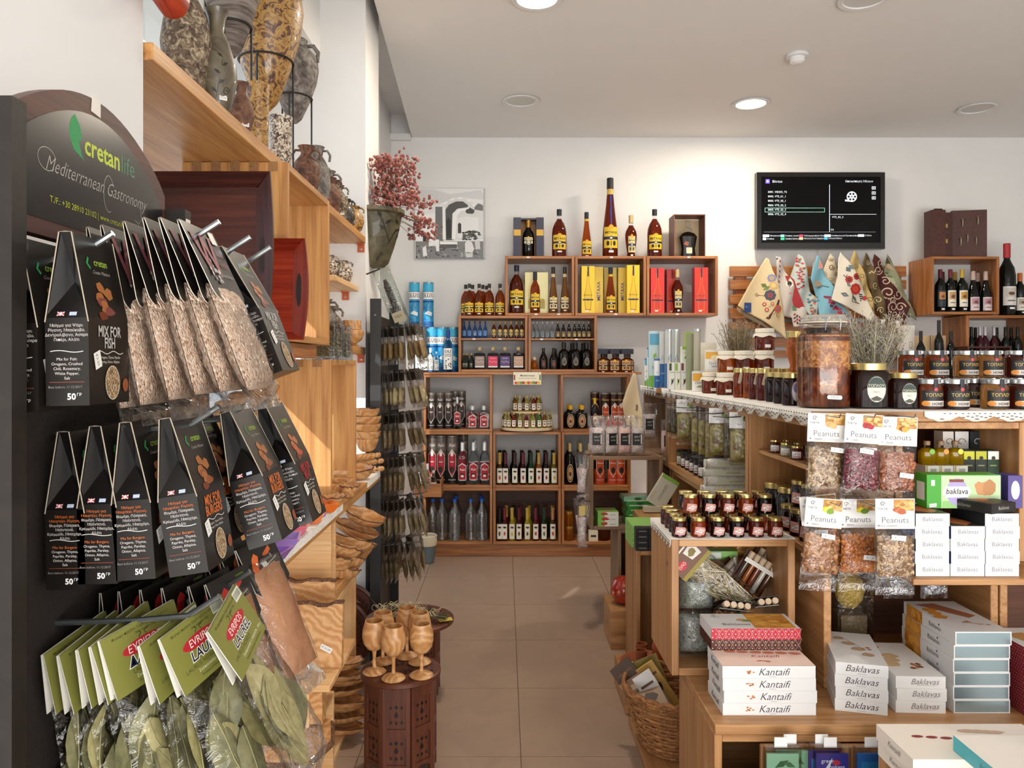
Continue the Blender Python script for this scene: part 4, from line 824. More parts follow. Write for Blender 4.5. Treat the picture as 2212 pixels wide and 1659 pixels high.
for i,(u,v)in enumerate(((1908,690),(1940,692))):
    o=obj('paper_tag',MB().box(-.015,.015,0,.001,-.06,0,'#e6e2dc').art([('t','ΕΓ',0,-.03,.014,'#555555')],front(0)));o.location=(X(u,5.86),5.86,Z(v,5.86));tag(o,'white paper tag hanging from the %s cushion cover'%('olive brown','burgundy')[i],'tag')

# ---------------------------------------------------------------- wine crates
zw1=(Z(679,YF),Z(554,YF));zw2=(Z(806,YF),Z(681,YF))
crate('wooden wine crate under the brown leather bottle case',fx(2012),fx(2159),YF,YB,zw1[0],zw1[1],'old',True,.02,group='wine crates')
crate('lower wooden wine crate holding rose wine',fx(2088),fx(2240),YF,YB,zw2[0],zw2[1],'old',True,.02,group='wine crates')
zb=zw1[0]+.0205;CR+=[(fx(2012),fx(2159),YF,*zw1),(fx(2088),fx(2240),YF,*zw2)]
WB_=lambda h,r,c,base,pic,sh='wine':bottle(sh,hp(h),hp(r),WINEG,c,(lab_wine,.95,.12,.50,base,pic),n=20)
put(WB_(92,11,'#5c1820','#1c2c38','#c08048'),'wine_bottle','dark wine bottle with navy label and red foil, first in the crate','bottle',at(2031,zb,.05))
put(WB_(90,11,'#5c1820','#1c2c38','#c08048'),'wine_bottle','red-foiled wine bottle in the second row behind the navy label','bottle',at(2036,zb,.15))
put(WB_(92,11,'#6a1822','#e6ddca','#c09468'),'wine_bottle','dark wine bottle with cream landscape label and red foil','bottle',at(2053,zb,.05))
put(WB_(90,11,'#b09038','#e6ddca','#c09468'),'wine_bottle','gold-foiled wine bottle in the second row','bottle',at(2063,zb,.16))
put(WB_(92,11,'#c0a030','#e8e2d2','#c09030'),'wine_bottle','dark wine bottle with gold foil and small square label','bottle',at(2078,zb,.05))
for i,(u,dy)in enumerate(((2102,.05),(2129,.06),(2112,.16))):
    put(bottle('burg',hp(88),hp(12),WINEG,'#c0a49a',(lab_wine,.95,.03,.36,'#d8c4c4','#b08090')),'wine_bottle','sloping-shouldered wine bottle with pink label, %s'%('front row beside the gold foil','front row beside the crate wall','second row')[i],'bottle',at(u,zb,dy),0,'pink label wine bottles')
put(bottle('big',hp(157),hp(17),WINEG,('#a8242c',.5),(lab_wine,1.0,.14,.40,'#d9d4cf','#c4beb8')),'wine_bottle','giant dark wine bottle with red wax top and plain pale label','bottle',at(2175,zw2[1],.08))
put(bottle('wine',hp(93),hp(13),WINEG,'#c0662c',(lab_wine,1.0,.12,.42,'#dcd6cc','#a89c8c')),'wine_bottle','dark wine bottle with orange foil at the frame side of the giant one','bottle',at(2203,zw2[1],.08))
zb2=zw2[0]+.0205
for i,(u,dy,c_)in enumerate(((2117,.05,0),(2128,.05,0),(2147,.06,0),(2098,.08,1),(2107,.16,1),(2153,.17,1),(2172,.08,1),(2184,.16,1),(2198,.07,1))):
    put(bottle('wine',hp(94),hp(9),glass('#5c1c28',.04,1.35,.6)if not c_ else WINEG,('#b8b4bc',.35,.3)if not c_ else '#141210',(lab_wine,.95,.12,.45)),'wine_bottle',('rose wine bottle with silver foil, %s' if not c_ else 'black-capped wine bottle in the lower crate, %s')%nth(i if not c_ else i-3),'bottle',at(u,zb2,dy),0,'wines in the lower crate')
# leather case
cy0=YF+.06;zt2=zw1[1]+.0005
cs=thing('bottle_case','open brown leather wine bottle case with corkscrew tools in its lid','case',(X(2070,cy0),cy0,zt2))
lea=mottled(('#3a1c16','#4a251c','#542c20'),60,.5,bs=.2);hz=103*cy0/F
x0,x1,x2=X(2013,cy0)-cs.location.x,X(2043,cy0)-cs.location.x,X(2066,cy0)-cs.location.x
obj('case_body',MB().box(x0,x1,0,.11,0,hz,lea).box(x1,x2,.05,.16,0,hz-.01,lea),cs)
ang=math.radians(12);L_=X(2133,cy0)-cs.location.x-x2
lid=MB();lid.T=Matrix.Translation((x2,.055,0))@Matrix.Rotation(-ang,4,'Z');lid.box(0,L_/cos(ang),0,.04,.0,hz+.004,lea)
lo=obj('case_lid',lid,cs)
tl=MB();tl.T=lid.T
for(a,b)in((.3,.75),(.75,.78),(.45,.42),(.7,.36),(.25,.35)):
    cx,cz=a*L_,b*hz;tl.tube([(cx,-.006,cz-.03),(cx,-.012,cz),(cx,-.006,cz+.03)],.006,('#8a7a68',.3,.8),6);tl.tube([(cx-.012,-.008,cz+.02),(cx+.016,-.008,cz+.024)],.005,'#5a3424',6)
obj('tools',tl,lo,kind='stuff')
obj('handle',MB().tube([(x0+.03,.05,hz),(x0+.05,.05,hz+.014),(x0+.1,.05,hz+.014),(x0+.12,.05,hz)],.006,'#3a1c16',8),cs)
for z_ in(.3,.62):obj('latch',MB().box(x1-.003,x1+.012,-.006,0,hz*z_,hz*z_+.03,('#b8a068',.3,.8)),cs)
# low storage behind the honey jars
zc=1.40
crate('plain wooden wall crate holding small boxes behind the honey jars',fx(1938),fx(2085),YF,YB,zc-.43,zc,'old',True,.02)
crate('lower wall crate with its top hidden behind the honey display',fx(2089),fx(2260),YF,YB,zw2[0]-.45,zw2[0]-.001,'old',True,.02)
for i,(u,wd,hh_,c_,nm)in enumerate(((1957,22,98,'#dcd8d0','white wine carton with a small framed mark'),(1985,34,76,'#c8ab84','pale wooden wine box, lower one'),(2018,34,76,'#cdb08a','pale open-ended wooden wine box'),(2112,26,48,'#1c1a1a','black gift box, first under the rose wine'),(2160,52,50,'#191717','long black gift box under the rose wine'))):
    yy=YF-.18 if i>2 else YF+.04
    zz=zc if i<=2 else zw2[0]+.3
    if i<=2:put(sq_box(wd*yy/F,.10,hh_*yy/F,c_,[('r',.0,.02,.17,.22,'#a08858'),('r',.004,.016,.175,.215,'#e8e4dc')]if i==0 else[('r',-.03,.03,.02,.03,'#b09468')]),'wine_carton',nm,'box',(X(u,yy),yy,zc))
o=crate('black display crate in front of the rose wine',X(2084,5.6),X(2178,5.6),5.56,5.72,1.35,Z(748,5.6),'umber',True,.012);
cb_=board('pine_counter',X(1930,5.4),X(2260,5.4),5.3,5.74,1.325,1.348,'old');tag(cb_,'wooden counter board behind the honey display','counter')
cp_=thing('counter_support','plain wooden cupboard holding up the counter behind the honey display','cupboard',(0,0,0))
board('front_panel',X(1935,5.4),X(2255,5.4),5.34,5.36,0,1.324,'old',cp_);board('side_panel',X(1935,5.4),X(1935,5.4)+.02,5.361,5.72,0,1.324,'old',cp_)
for i,(u,h_,r_)in enumerate(((1989,62,8),(2028,86,9),(2054,62,9))):
    yy=5.66;put(bottle('wine',(.14+h_/300),.032,WINEG,'#171310',None),'wine_bottle','dark wine bottle standing behind the pale wooden boxes, %s'%nth(i),'bottle',(X(u,yy),yy,1.3485),0,'bottles on the counter')

# ---------------------------------------------------------------- wall planter with dried flowers
x,y=X(846,4.05),4.05
zb_,zt_=Z(578,y),Z(455,y)
t=thing('wall_planter','green-brown half-round wall planter with carved leaf sprig on the pier','planter',(-.699,y,zb_))
hp_=zt_-zb_
prof=[(.055,0),(.075,.02),(.10,.10),(.125,.20),(.135,hp_-.03),(.15,hp_-.02),(.15,hp_)]
vs=[];fs=[];n=18
for r0,z0 in prof:
    for k in range(n+1):a=-PI/2+PI*k/n;vs.append((r0*1.15*cos(a),r0*sin(a),z0))
for i in range(len(prof)-1):
    for k in range(n):fs.append((i*(n+1)+k,i*(n+1)+k+1,(i+1)*(n+1)+k+1,(i+1)*(n+1)+k))
mb=MB();mb.add(vs,fs,mottled(('#3c3824','#585038','#6c6448'),14,.55,bs=.3,coat=.2));mb.add([vs[k]for k in range(n+1)],[tuple(range(n+1))],'#4a4628');mb.add([vs[-(n+1)+k]for k in range(n+1)],[tuple(range(n+1))],'#2c2818')
obj('pot',mb,t)
def pm(a,b,e): # carved on the curved front, a along the arc from -y side
    z_=b*hp_;r0=band_r([(p[0],p[1])for p in prof],z_)+.001+e;an=-PI/2+a*PI;return(r0*1.15*cos(an),r0*sin(an),z_)
ln='#221f10';sp_=[('l',[(.18,.18),(.3,.42),(.38,.62),(.5,.85)],.018,ln),('l',[(.3,.42),(.45,.5),(.62,.62)],.016,ln),('l',[(.3,.42),(.22,.6),(.15,.8)],.016,ln)]
for bx,bz,a0 in((.15,.8,1.9),(.22,.6,2.4),(.2,.7,.9),(.38,.62,.4),(.42,.72,2.2),(.5,.85,1.2),(.45,.5,1.3),(.55,.56,-.2),(.62,.62,.6),(.18,.18,4.2)):sp_.append(('p',leafp(bx,bz,.13,.025,a0),ln))
obj('carved_sprig',MB().art(sp_,pm,.0006),t)
fl=thing('dried_flowers','bunch of dried pink-brown flowers in the wall planter','dried flowers',(-.62,y,zt_-.03))
rr=random.Random(21);st=MB();bl_=MB()
pk=[mottled(('#7c4a44','#a06a60','#b8847a'),60,.9,bs=0),M('#9a5f58',.9),M('#8a5048',.9)]
ca=0
for i in range(78):
    dx,dy,dz=rr.uniform(-.055,.15),rr.uniform(-.13,.11),rr.uniform(.03,.30)
    if i>62:dx,dz=rr.uniform(.12,.26),rr.uniform(-.10,.08);dy=rr.uniform(-.1,.05)
    st.tube([(0,0,-.05),(dx*.4,dy*.4,dz*.6+.03),(dx,dy,dz)],.0012,'#6a4a3a',4)
    for k in range(11):
        bl_.ell((dx+rr.gauss(0,.018),dy+rr.gauss(0,.018),dz+rr.gauss(0,.02)),(rr.uniform(.005,.010),)*3,pk[(i+k)%3],6,4,.3)
obj('stems',st,fl,kind='stuff');obj('blossoms',bl_,fl,kind='stuff')
# ---------------------------------------------------------------- black display stand with hanging packets
def pillow(w,z0,z1,t,m,nx=9,nz=12,wr=.0,yc=0.0,seal=0.0,taper=0.0,rng=R):
    """closed cushion shape, width w (x), hanging from z0 down to z1, thickness t (y)"""
    vs=[];fs=[]
    for sg in(-1,1):
        for j in range(nz+1):
            v=j/nz;tv=max(0.0,1-abs(2*v-1)**5)**.6
            for i in range(nx+1):
                u=2*i/nx-1;e=max(0.0,1-abs(u)**3)**.55
                g=t/2*e*tv;edge=i in(0,nx)or j in(0,nz)
                if wr and not edge:g+=rng.uniform(-wr,wr)
                vs.append((u*w/2*(1-taper*(1-v)),yc+sg*max(g,0.0004 if edge else .0008),z0+(z1-z0)*v))
    N=(nx+1)*(nz+1)
    for s1 in(0,1):
        for j in range(nz):
            for i in range(nx):
                a=s1*N+j*(nx+1)+i;q=(a,a+1,a+nx+2,a+nx+1);fs.append(q if s1 else q[::-1])
    m_=MB();m_.add(vs,fs,m)
    if seal:m_.box(-w/2,w/2,yc-.0006,yc+.0006,z1-seal,z1,m)
    return m_
st=thing('display_stand','tall black display stand with arched printed sign and metal hooks','display stand',(-.49,.9,0))
dkm=mottled(('#16130f','#1d1813','#231d17'),30,.45,bs=.1)
def stp(name,mb,par=None):return obj(name,rel(mb,st),par or st)
stp('side_board',MB().box(-.54,-.449,.700,.722,0,1.695,dkm));stp('side_board',MB().box(-.54,-.449,1.08,1.10,0,1.668,dkm))
stp('back_panel',MB().box(-.535,-.503,.7225,1.0795,.08,1.58,mottled(('#191310','#221a15','#2a201a'),160,.9,bs=.4)))
stp('base_panel',MB().box(-.54,-.30,.70,1.10,0,.02,dkm))
def archp(y0,y1,zb,ze,zt,n=20):return[(y0,zb),(y1,zb)]+[(y1-(y1-y0)*i/n,ze+(zt-ze)*sin(PI*i/n)**.8)for i in range(n+1)]
arc=stp('sign_board',MB().prism(archp(.723,1.079,1.583,1.685,1.758),-.492,-.477,wood('umber',1),'yz'))
sg=[('p',archp(.735,1.070,1.600,1.664,1.738),('#120e0c',.22)),('p',[(.845,1.722),(.852,1.728),(.864,1.716),(.867,1.703),(.860,1.700),(.866,1.686),(.872,1.680),(.862,1.684),(.850,1.688),(.842,1.700),(.841,1.712)],'#1f8a4c'),
      ('t','cretan',.9120,1.699,.0315,'#b8c83a',{'b':.018}),('t','life',.972,1.6985,.0315,'#467a5c'),
      ('t','Mediterranean Gastronomy',.908,1.660,.0235,'#a8a098',{'s':.45,'x':.84,'b':-.012}),('l',[(.800+.016*cos(a),1.664+.012*sin(a))for a in[PI*.1+.35*k for k in range(16)]],.0007,'#b4aca4'),('l',[(.925+.012*cos(a),1.655+.022*sin(a))for a in[.6+.35*k for k in range(14)]],.0007,'#b4aca4'),('l',[(1.005,1.655),(1.008,1.640),(1.0,1.632),(.99,1.636)],.0007,'#b4aca4'),
      ('t','T./F.: +30 28910 23102 | www.cretanlifestyle.com | info',.915,1.6235,.0098,'#a8b038')]
stp('sign_print',MB().art(sg,sideR(-.4768),.0003),arc)
for(y,z)in((.7235,1.672),(.886,1.742)):stp('price_sticker',MB().prism([(y,z),(y+.02,z-.002),(y+.02,z+.016),(y+.010,z+.020),(y+.002,z+.018)],-.4768,-.4762,'#dcd6cc','yz'),arc)
stp('price_sticker',MB().box(-.4488,-.4482,1.082,1.096,1.63,1.655,'#e8e4da'))
SM_=('#9aa0a2',.28,.9)
def hook(y,z,xe=-.32,x0=-.503):stp('hook',MB().tube([(x0,y,z-.012),(x0+(xe-x0)*.5,y,z-.009),(xe-.035,y,z-.004),(xe-.028,y,z),(xe,y,z+.018)],.0034,SM_,8))
for y in(.785,.862,.966,1.05):
    for z in(1.592,1.385,1.172,.985):
        if y>.8 or z>1.5:hook(y,z-.026*(y==.785),-.40 if y==.785 else-.32)
# gable box of spice mix: origin at the top so it hangs from its hook; main face towards -y
bw,bd_,bh,bm_=.078,.042,.168,.085
def fyz(z):return-bd_/2 if z<bm_-bh else-bd_/2+(bd_/2-.006)*(z+bh-bm_)/(bh-bm_)
def gable(kind):
    c1,pic,w1,w2={'b':('#c8692c','#8a4a24','MIX FOR','BURGERS'),'f':('#b4b0aa','#7a4038','MIX FOR','FISH'),'r':('#a82a2c','#b03a24','MIX FOR','MEAT')}[kind]
    car=('#1a1613',.32);dark=('#100d0c',.3);rim='#a89a86';m=MB();x=bw/2;d=bd_/2;zb_,zm=-bh,bm_-bh
    m.box(-x,x,-d,d,zb_,zm,car)
    for s1 in(-1,1):
        m.add([(-x,s1*d,zm),(x,s1*d,zm),(x,s1*.006,0),(-x,s1*.006,0),(-x,s1*(d-.0012),zm),(x,s1*(d-.0012),zm),(x,s1*.0048,0),(-x,s1*.0048,0)],[(0,1,2,3),(7,6,5,4),(0,3,7,4),(1,5,6,2)],car)
        xi=x-.016
        m.add([(s1*x,-d,zm),(s1*x,d,zm),(s1*xi,0,zm+.036),(s1*(x-.002),.005,0),(s1*(x-.002),-.005,0)],[(0,1,2),(1,3,2),(0,2,4),(2,3,4)],dark)
    m.add([(-x,-.006,0),(x,-.006,0),(x,.006,0),(-x,.006,0)],[(0,1,2,3)],car)
    rimm=m
    for s1 in(-1,1):
        for q in(-1,1):rimm.tube([(s1*x,q*d,zm-.004),(s1*x,q*.006,0),(s1*x,0,.0004)],.0007,rim,4)
    P=[('carton',m.mesh('carton',20))]
    mp=lambda a,b,e:(a,fyz(b)-e,b)
    rr=random.Random(4)
    fr=[('t','cretan',.004,-.026,.010,'#8aa83a',{'b':.02}),('l',[(-.018,-.022),(-.022,-.028),(-.017,-.033)],.003,'#2f8a4c'),('t','Cretan Mixture',.002,-.036,.0052,'#a49c94',{'s':.4})]
    fr+=[('p',blob(rr.uniform(-.010,.012),-.052-.0046*k,.009,.0052,8,.35,rr),rr.choice((pic,c1,'#a06234','#6a3018')))for k in range(7)]
    fr+=[('t',w1,0,-.096,.0150,c1,{'x':.75,'b':.025}),('t',w2,0,-.1075,.0150,c1,{'x':.75,'b':.025}),('l',wavy(-.026,.026,-.1165,.0015,14,2),.0008,'#d8d2c8'),('t','Oregano, Thyme, Paprika',0,-.1215,.0038,'#cfc8be'),('t','Parsley, Onion, Allspice',0,-.1260,.0038,'#cfc8be'),
           ('e',.004,-.147,.0145,.0175,'#c8b8a0'),('e',.004,-.147,.0135,.0165,cells(('#9a7a58','#b89a74','#c8ac88','#7a5c3c'),420)),('e',.030,-.150,.006,.007,'#8a4a2c'),('p',[(-.032,-.118),(-.020,-.114),(-.016,-.130),(-.028,-.134)],'#e8e6e0'),('t','€3.20',-.0245,-.124,.0052,'#30303a',{'r':-1.2})]
    P.append(('front_print',MB().art(fr,mp,.00035).mesh('front_print')))
    tl={'b':('Μείγμα για','Μπιφτέκι: Ρίγανη,','Θυμάρι, Πάπρικα,','Μαϊντανό,','Κρεμμύδι, Μπαχάρι,','Αλάτι','Mix for Burgers:','Oregano, Thyme,','Paprika, Parsley,','Onion, Allspice,','Salt')}.get(kind,('Μείγμα για Ψάρι:','Ρίγανη, Μπούκοβο,','Δεντρολίβανο, Άσπρο','Πιπέρι, Αλάτι','','','Mix for Fish:','Oregano, Crushed','Chili, Rosemary,','White Pepper,','Salt'))
    sd=[]
    for i,s2 in enumerate(tl):
        if s2:sd.append(('t',s2,0,zm-.0075-i*.0046-(.005 if i>5 else 0),.0040,c1 if kind=='b' and i in(0,1,6)else '#cdc6c2'))
    sd+=[('l',wavy(-.016,.016,zm-.0325,.0009,14,1),.0007,'#d8d4d0'),('r',-.017,.017,zm-.0625,zm-.0618,'#7a3c28'),('t','Best before: 11.12.2017',-.002,zm-.067,.0034,'#8a8480'),('t','50',.004,zm-.0765,.0085,'#efece8',{'b':.03}),('t','ΓΡ',.0115,zm-.0745,.004,'#efece8')]
    s=MB().art(sd,sideL(-x),.0003)
    fl_=MB()
    def tri(a,b,e):k=b/.036;return(-(x-.016*k)-e-.0004,-a,zm+b)
    sh=[('r',-.0095,-.0025,.002,.0058,'#b8484c'),('l',[(-.0095,.002),(-.0025,.0058)],.0007,'#e8dcdc'),('l',[(-.0095,.0058),(-.0025,.002)],.0007,'#e8dcdc'),('l',[(-.006,.002),(-.006,.0058)],.001,'#e8dcdc'),('r',.0025,.0095,.002,.0058,'#8f9cb8'),('r',.0025,.0095,.003,.0036,'#e4e8ee'),('r',.0025,.0095,.0045,.005,'#e4e8ee')]
    s.art(sh,tri,.0003)
    P.append(('side_print',s.mesh('side_print')))
    return P
GB={k:gable(k)for k in 'bfr'}
def hang(parts,name,label,cat,x,y,z,tilt,group,roll=0.0,yaw=0.0):return put(parts,name,label,cat,(x,y,z),PI/2+yaw,group,-math.radians(tilt),math.radians(roll))
g='burger spice boxes on the second hook row'
for i,(x,tl_,z)in enumerate(((-.470,1,1.378),(-.436,1,1.384),(-.404,4,1.388),(-.362,9,1.392))):
    hang(GB['b'],'spice_box','black burger spice box on the near hook, %s from the back panel'%nth(i),'box',x,.857,z,tl_,g)
for i,(x,tl_)in enumerate(((-.392,14),(-.338,17))):hang(GB['b'],'spice_box','black burger spice box on the middle hook of the second row, %s one'%('inner','outer')[i],'box',x,.968,1.392,tl_,g)
for i,(x,tl_,k)in enumerate(((-.440,4,'b'),(-.372,13,'r'),(-.325,17,'r'))):hang(GB[k],'spice_box','black spice box with red print on the far hook of the second row, %s'%nth(i)if k=='r' else 'black spice box against the back panel on the far hook','box',x,1.052+.006*i,1.394,tl_,g)
hang(GB['b'],'spice_box','black spice box against the back panel on the middle hook','box',-.455,.968,1.388,2,g)
g='fish spice boxes on the top hook row'
for i,(x,z,y)in enumerate(((-.470,1.572,.775),(-.424,1.578,.780))):hang(GB['f'],'spice_box','black fish spice box on the top row beside the near post, %s one'%('inner','outer')[i],'box',x,y,z,1,g)
hang(GB['f'],'spice_box','black fish spice box leaning outward beyond the herb packets, top row','box',-.350,.975,1.592,21,g)
# herb packets with a black W card
chip=cells(('#c4a088','#dcbca2','#e8ceb6','#a07860','#f0dcc8','#c8a488'),620,.6,1.0,.003,(1,.6,.45))
def herb_packet(seed):
    rr=random.Random(seed);w=.094
    rc=lambda w_,z0,z1,r_:[(-w_/2,z0),(w_/2,z0),(w_/2,z1+r_)]+[(w_/2-r_+r_*cos(a),z1+r_+r_*sin(a))for a in(-.4,-.8,-1.2,-PI/2)]+[(-w_/2+r_+r_*cos(a),z1+r_+r_*sin(a))for a in(-PI/2,-1.9,-2.3,-2.7)]+[(-w_/2,z1+r_)]
    card=MB()
    yf=lambda z:-.0015-.006*min(1,-z/.09)
    pf=rc(w,0,-.092,.012)
    for s1 in(-1,1):
        n=len(pf);vs=[(a,s1*-yf(b)*-1 if s1<0 else-yf(b),b)for a,b in pf];vs=[(a,(yf(b)if s1<0 else-yf(b)),b)for a,b in pf]
        vs2=[(a,y_+s1*-.0008,b)for a,y_,b in vs]
        card.add(vs+vs2,[tuple(range(n)),tuple(range(2*n-1,n-1,-1))],('#181412',.3));card.add(vs+vs2,[(i,(i+1)%n,n+(i+1)%n,n+i)for i in range(n)],'#d8ccb8')
    card.box(-w/2,w/2,-.0015,.0015,-.0012,.0008,'#7a6c5c')
    sh=[('t','W',-.010,-.040,.072,'#8a4248',{'x':.72,'b':.02}),('t','ILD',.030,-.030,.013,'#8a4248'),('t','HERBS',.028,-.046,.009,'#8a4248'),('t','Cretan Mixture',.020,-.060,.006,'#a49c94',{'s':.4}),('t','Thymus Mountain Blend',.0,-.084,.005,'#b8b0a8'),('t','cretan',.03,-.012,.009,'#6f9a3c',{'b':.02}),
          ('r',.022,.038,-.018,-.002,'#e6e0d8')]
    for k in range(26):a,q=rr.uniform(0,6.28),rr.uniform(0,1);sh.append(('p',blob(-.012+.016*q*cos(a),-.058+.014*q*sin(a),.0022,.0022,5,.5,rr),rr.choice(('#b8aca8','#8c8280','#d0c6c0'))))
    art=MB().art(sh,lambda a,b,e:(a,yf(b)-.0008-e,b),.0003)
    bag=pillow(w*1.02,-.088,-.205,.030,film(.10),8,12,.0015,0,.014,0,rr)
    con=pillow(w*.96,-.072,-.196,.026,chip,12,16,.0016,0,0,.12,rr)
    return[('card',card.mesh('card',20),[('print',art.mesh('print'))]),('bag',bag.mesh('bag',60)),('herbs',con.mesh('herbs',60))]
HP=[herb_packet(k)for k in range(3)]
for i,(x,z,tl_)in enumerate(((-.445,1.596,10),(-.430,1.598,12),(-.406,1.602,14),(-.385,1.606,16),(-.368,1.606,19),(-.348,1.604,22))):
    hang(HP[i%3],'herb_packet','clear packet of chopped herbs with a black card marked W, %s from the back panel'%nth(i),'herb packet',x,.866,z,tl_,'herb packets on the top hooks')
# laurel leaf packets
lfm=mottled(('#66664a','#7c7a56','#928c66'),30,.55,bs=.15,bd=.002,coat=.1)
lfm2=mottled(('#8a8256','#a39a68','#b5ab7c'),30,.6,bs=.15,bd=.002)
def leaf_mesh(L,wd,curve,m,seed):
    rr=random.Random(seed);n=9;vs=[];fs=[]
    for i in range(n+1):
        t_=i/n;hw=wd*(sin(PI*min(1,t_*.96+.02))**.8);z=-L*t_;y0=curve*sin(PI*t_)
        for j,q in enumerate((-1,-.5,0,.5,1)):vs.append((q*hw+.002*sin(t_*5+seed),y0+.25*hw*abs(q)**1.5*(1 if seed%2 else-1)+rr.uniform(-.0006,.0006)*abs(q),z))
    for i in range(n):
        for j in range(4):a=i*5+j;fs.append((a,a+1,a+6,a+5))
    b=MB();b.add(vs,fs,m);b.tube([(vs[i*5+2][0],vs[i*5+2][1],vs[i*5+2][2])for i in range(0,n+1,3)],.0006,'#a8a070',4)
    me=b.mesh('leaf',60);return me
LV=[leaf_mesh(R.uniform(.07,.095),R.uniform(.015,.024),R.uniform(-.006,.006),lfm if k%3 else lfm2,k)for k in range(8)]
def laurel(kind):
    w,ch=.100,.068;card=MB();fc=('#7c7b3a',.45)
    yf=lambda z:-.0012-.004*min(1,-z/ch)
    for s1 in(-1,1):
        vs=[(-w/2,s1*.001,0),(w/2,s1*.001,0),(w/2,s1*.005,-ch),(-w/2,s1*.005,-ch)];v2=[(a,b+s1*.0009,c_)for a,b,c_ in vs]
        card.add(v2,[(0,1,2,3)]if s1<0 else[(3,2,1,0)],fc);card.add(vs,[(3,2,1,0)],'#e8e4da');card.add(vs+v2,[(1,5,6,2),(0,3,7,4),(3,2,6,7)],'#e4e0d4');card.add(vs+v2,[(0,4,5,1)],fc)
    gr=kind=='g';sh=[('r',-w/2,w/2,-ch,-.001,fc)]
    sh+=[('e',0,-.026,.030,.0078,'#b02430'),('t','ΕΥΡΙΠΟΣ' if gr else 'EVRIPOS',0,-.026,.0118,'#f0e4dc',{'x':.9,'s':.1}),('t','ΔΑΦΝΗ' if gr else 'LAUREL',.002,-.0395,.0150,'#f0ece0',{'b':.075,'s':.15}),('t','ΔΑΦΝΗ' if gr else 'LAUREL',.002,-.0395,.0150,'#1c2438',{'b':.02,'s':.15}),('t','LAUREL' if gr else 'LAURUS NOBILIS',-.012,-.0495,.0068,'#4a4c28')]
    sh+=[('l',[(-.006,-.0175),(-.002,-.014),(-.004,-.0115)],.0009,'#241c10'),('l',[(.004,-.0175),(.002,-.014),(.007,-.012)],.0009,'#241c10')]
    sh+=[('t','Συσκευασία: Ι. ΑΝΔΡΟΝ - 30γρ',.012,-.056,.0046,'#e4e0c4'),('t','Product of Greece, dried leaves',.008,-.0620,.0042,'#4a4c28'),('t','Φυσικό προϊόν, ξηρά φύλλα δάφνης',.0,-.0065,.0044,'#4a4c28'),('t','Net weight 30g',.005,-.0115,.0044,'#4a4c28')]
    if kind=='e':sh+=[('r',.027,.048,-.014,-.002,'#dcdccc')]+[('r',.0285+.0018*k,.0293+.0018*k,-.012,-.004,'#3a3a34')for k in range(10)]
    art=MB().art(sh,lambda a,b,e:(a,-.0019-.004*min(1,-b/ch)-e,b),.0003)
    bag=pillow(w*.98,-.062,-.235,.034,film(.13),8,12,.0022,0,.010)
    P=[('card',card.mesh('card',20),[('print',art.mesh('print'))]),('bag',bag.mesh('bag',60))]
    return P
LP={k:laurel(k)for k in 'ge'}
LAU=[]
for i,(x,z,tl_,roll,k,yaw)in enumerate(((-.482,1.150,2,-9,'g',-.15),(-.467,1.150,4,-10,'g',-.12),(-.447,1.156,3,-10,'g',-.12),(-.432,1.160,6,-11,'g',-.15),(-.412,1.164,8,-10,'g',-.42),(-.378,1.160,10,-10,'e',-.2),(-.352,1.168,15,-12,'e',-.32),(-.318,1.178,24,-14,'e',.05))):
    t=hang(LP[k],'laurel_packet','green-carded packet of laurel leaves, %s from the back panel'%nth(i),'laurel packet',x,.862,z,tl_,'laurel packets on the third hook row',roll,yaw)
    rr=random.Random(60+i);n=16 if i>2 else 9
    for j in range(n):
        o=obj('leaf',LV[rr.randrange(8)],t,(rr.uniform(-.030,.030),rr.uniform(-.011,.011),-.066-rr.uniform(0,.082)),(rr.uniform(-.12,.12),rr.uniform(-.5,.5),rr.uniform(-.4,.4)+(PI if rr.random()<.4 else 0)))
# paprika bags: black cards over kraft paper
kr=mottled(('#a06a48','#b07a54','#bc8860'),9,.7,bs=.12)
def paprika(c1):
    w,ch=.080,.072;blk_=('#17120f',.4);card=MB()
    for s1 in(-1,1):card.add([(-w/2,s1*.001,0),(w/2,s1*.001,0),(w/2,s1*.006,-ch+.01),(w/2-.01,s1*.006,-ch),(-w/2+.01,s1*.006,-ch),(-w/2,s1*.006,-ch+.01)],[(0,1,2,3,4,5)]if s1<0 else[(5,4,3,2,1,0)],blk_)
    card.tube([(-w/2,-.001,0),(-w/2,-.006,-ch+.01),(-w/2+.01,-.006,-ch)],.0007,'#c8beb0',4);card.tube([(-w/2,.001,0),(-w/2,.006,-ch+.01),(-w/2+.01,.006,-ch)],.0007,'#c8beb0',4)
    yf=lambda a,b,e:(a,-.0012-.005*min(1,-b/ch)-e,b)
    sh=[('p',[(-.020,-.020),(-.012,-.014),(-.006,-.020),(-.010,-.030),(-.014,-.038),(.0,-.046),(.006,-.056),(-.004,-.066),(-.018,-.064),(-.012,-.055),(-.022,-.046),(-.026,-.034)],c1),('p',[(.004,-.020),(.022,-.012),(.024,-.018),(.006,-.028)],c1),('l',[(.004,-.036),(.030,-.030)],.0012,'#b8aca0'),('t','Spice & Taste',.016,-.040,.0055,'#b8aca0',{'s':.4}),('t','cretan',.024,-.008,.007,'#8aa83a'),('p',[(-.006,-.028),(.004,-.024),(.007,-.036),(-.003,-.040)],'#e4e2dc')]
    art=MB().art(sh,yf,.0003)
    paper=pillow(w*.92,-.030,-.185,.024,kr,7,9,.0012,0,0);bag=pillow(w,-.020,-.205,.028,film(.12),7,9,.002,0,.012)
    return[('card',card.mesh('card',20),[('print',art.mesh('print'))]),('paper_bag',paper.mesh('paper_bag',40)),('bag',bag.mesh('bag',60))]
PO,PR=paprika('#d8672c'),paprika('#c42c28')
g='spice bags with black cards on the third hook row'
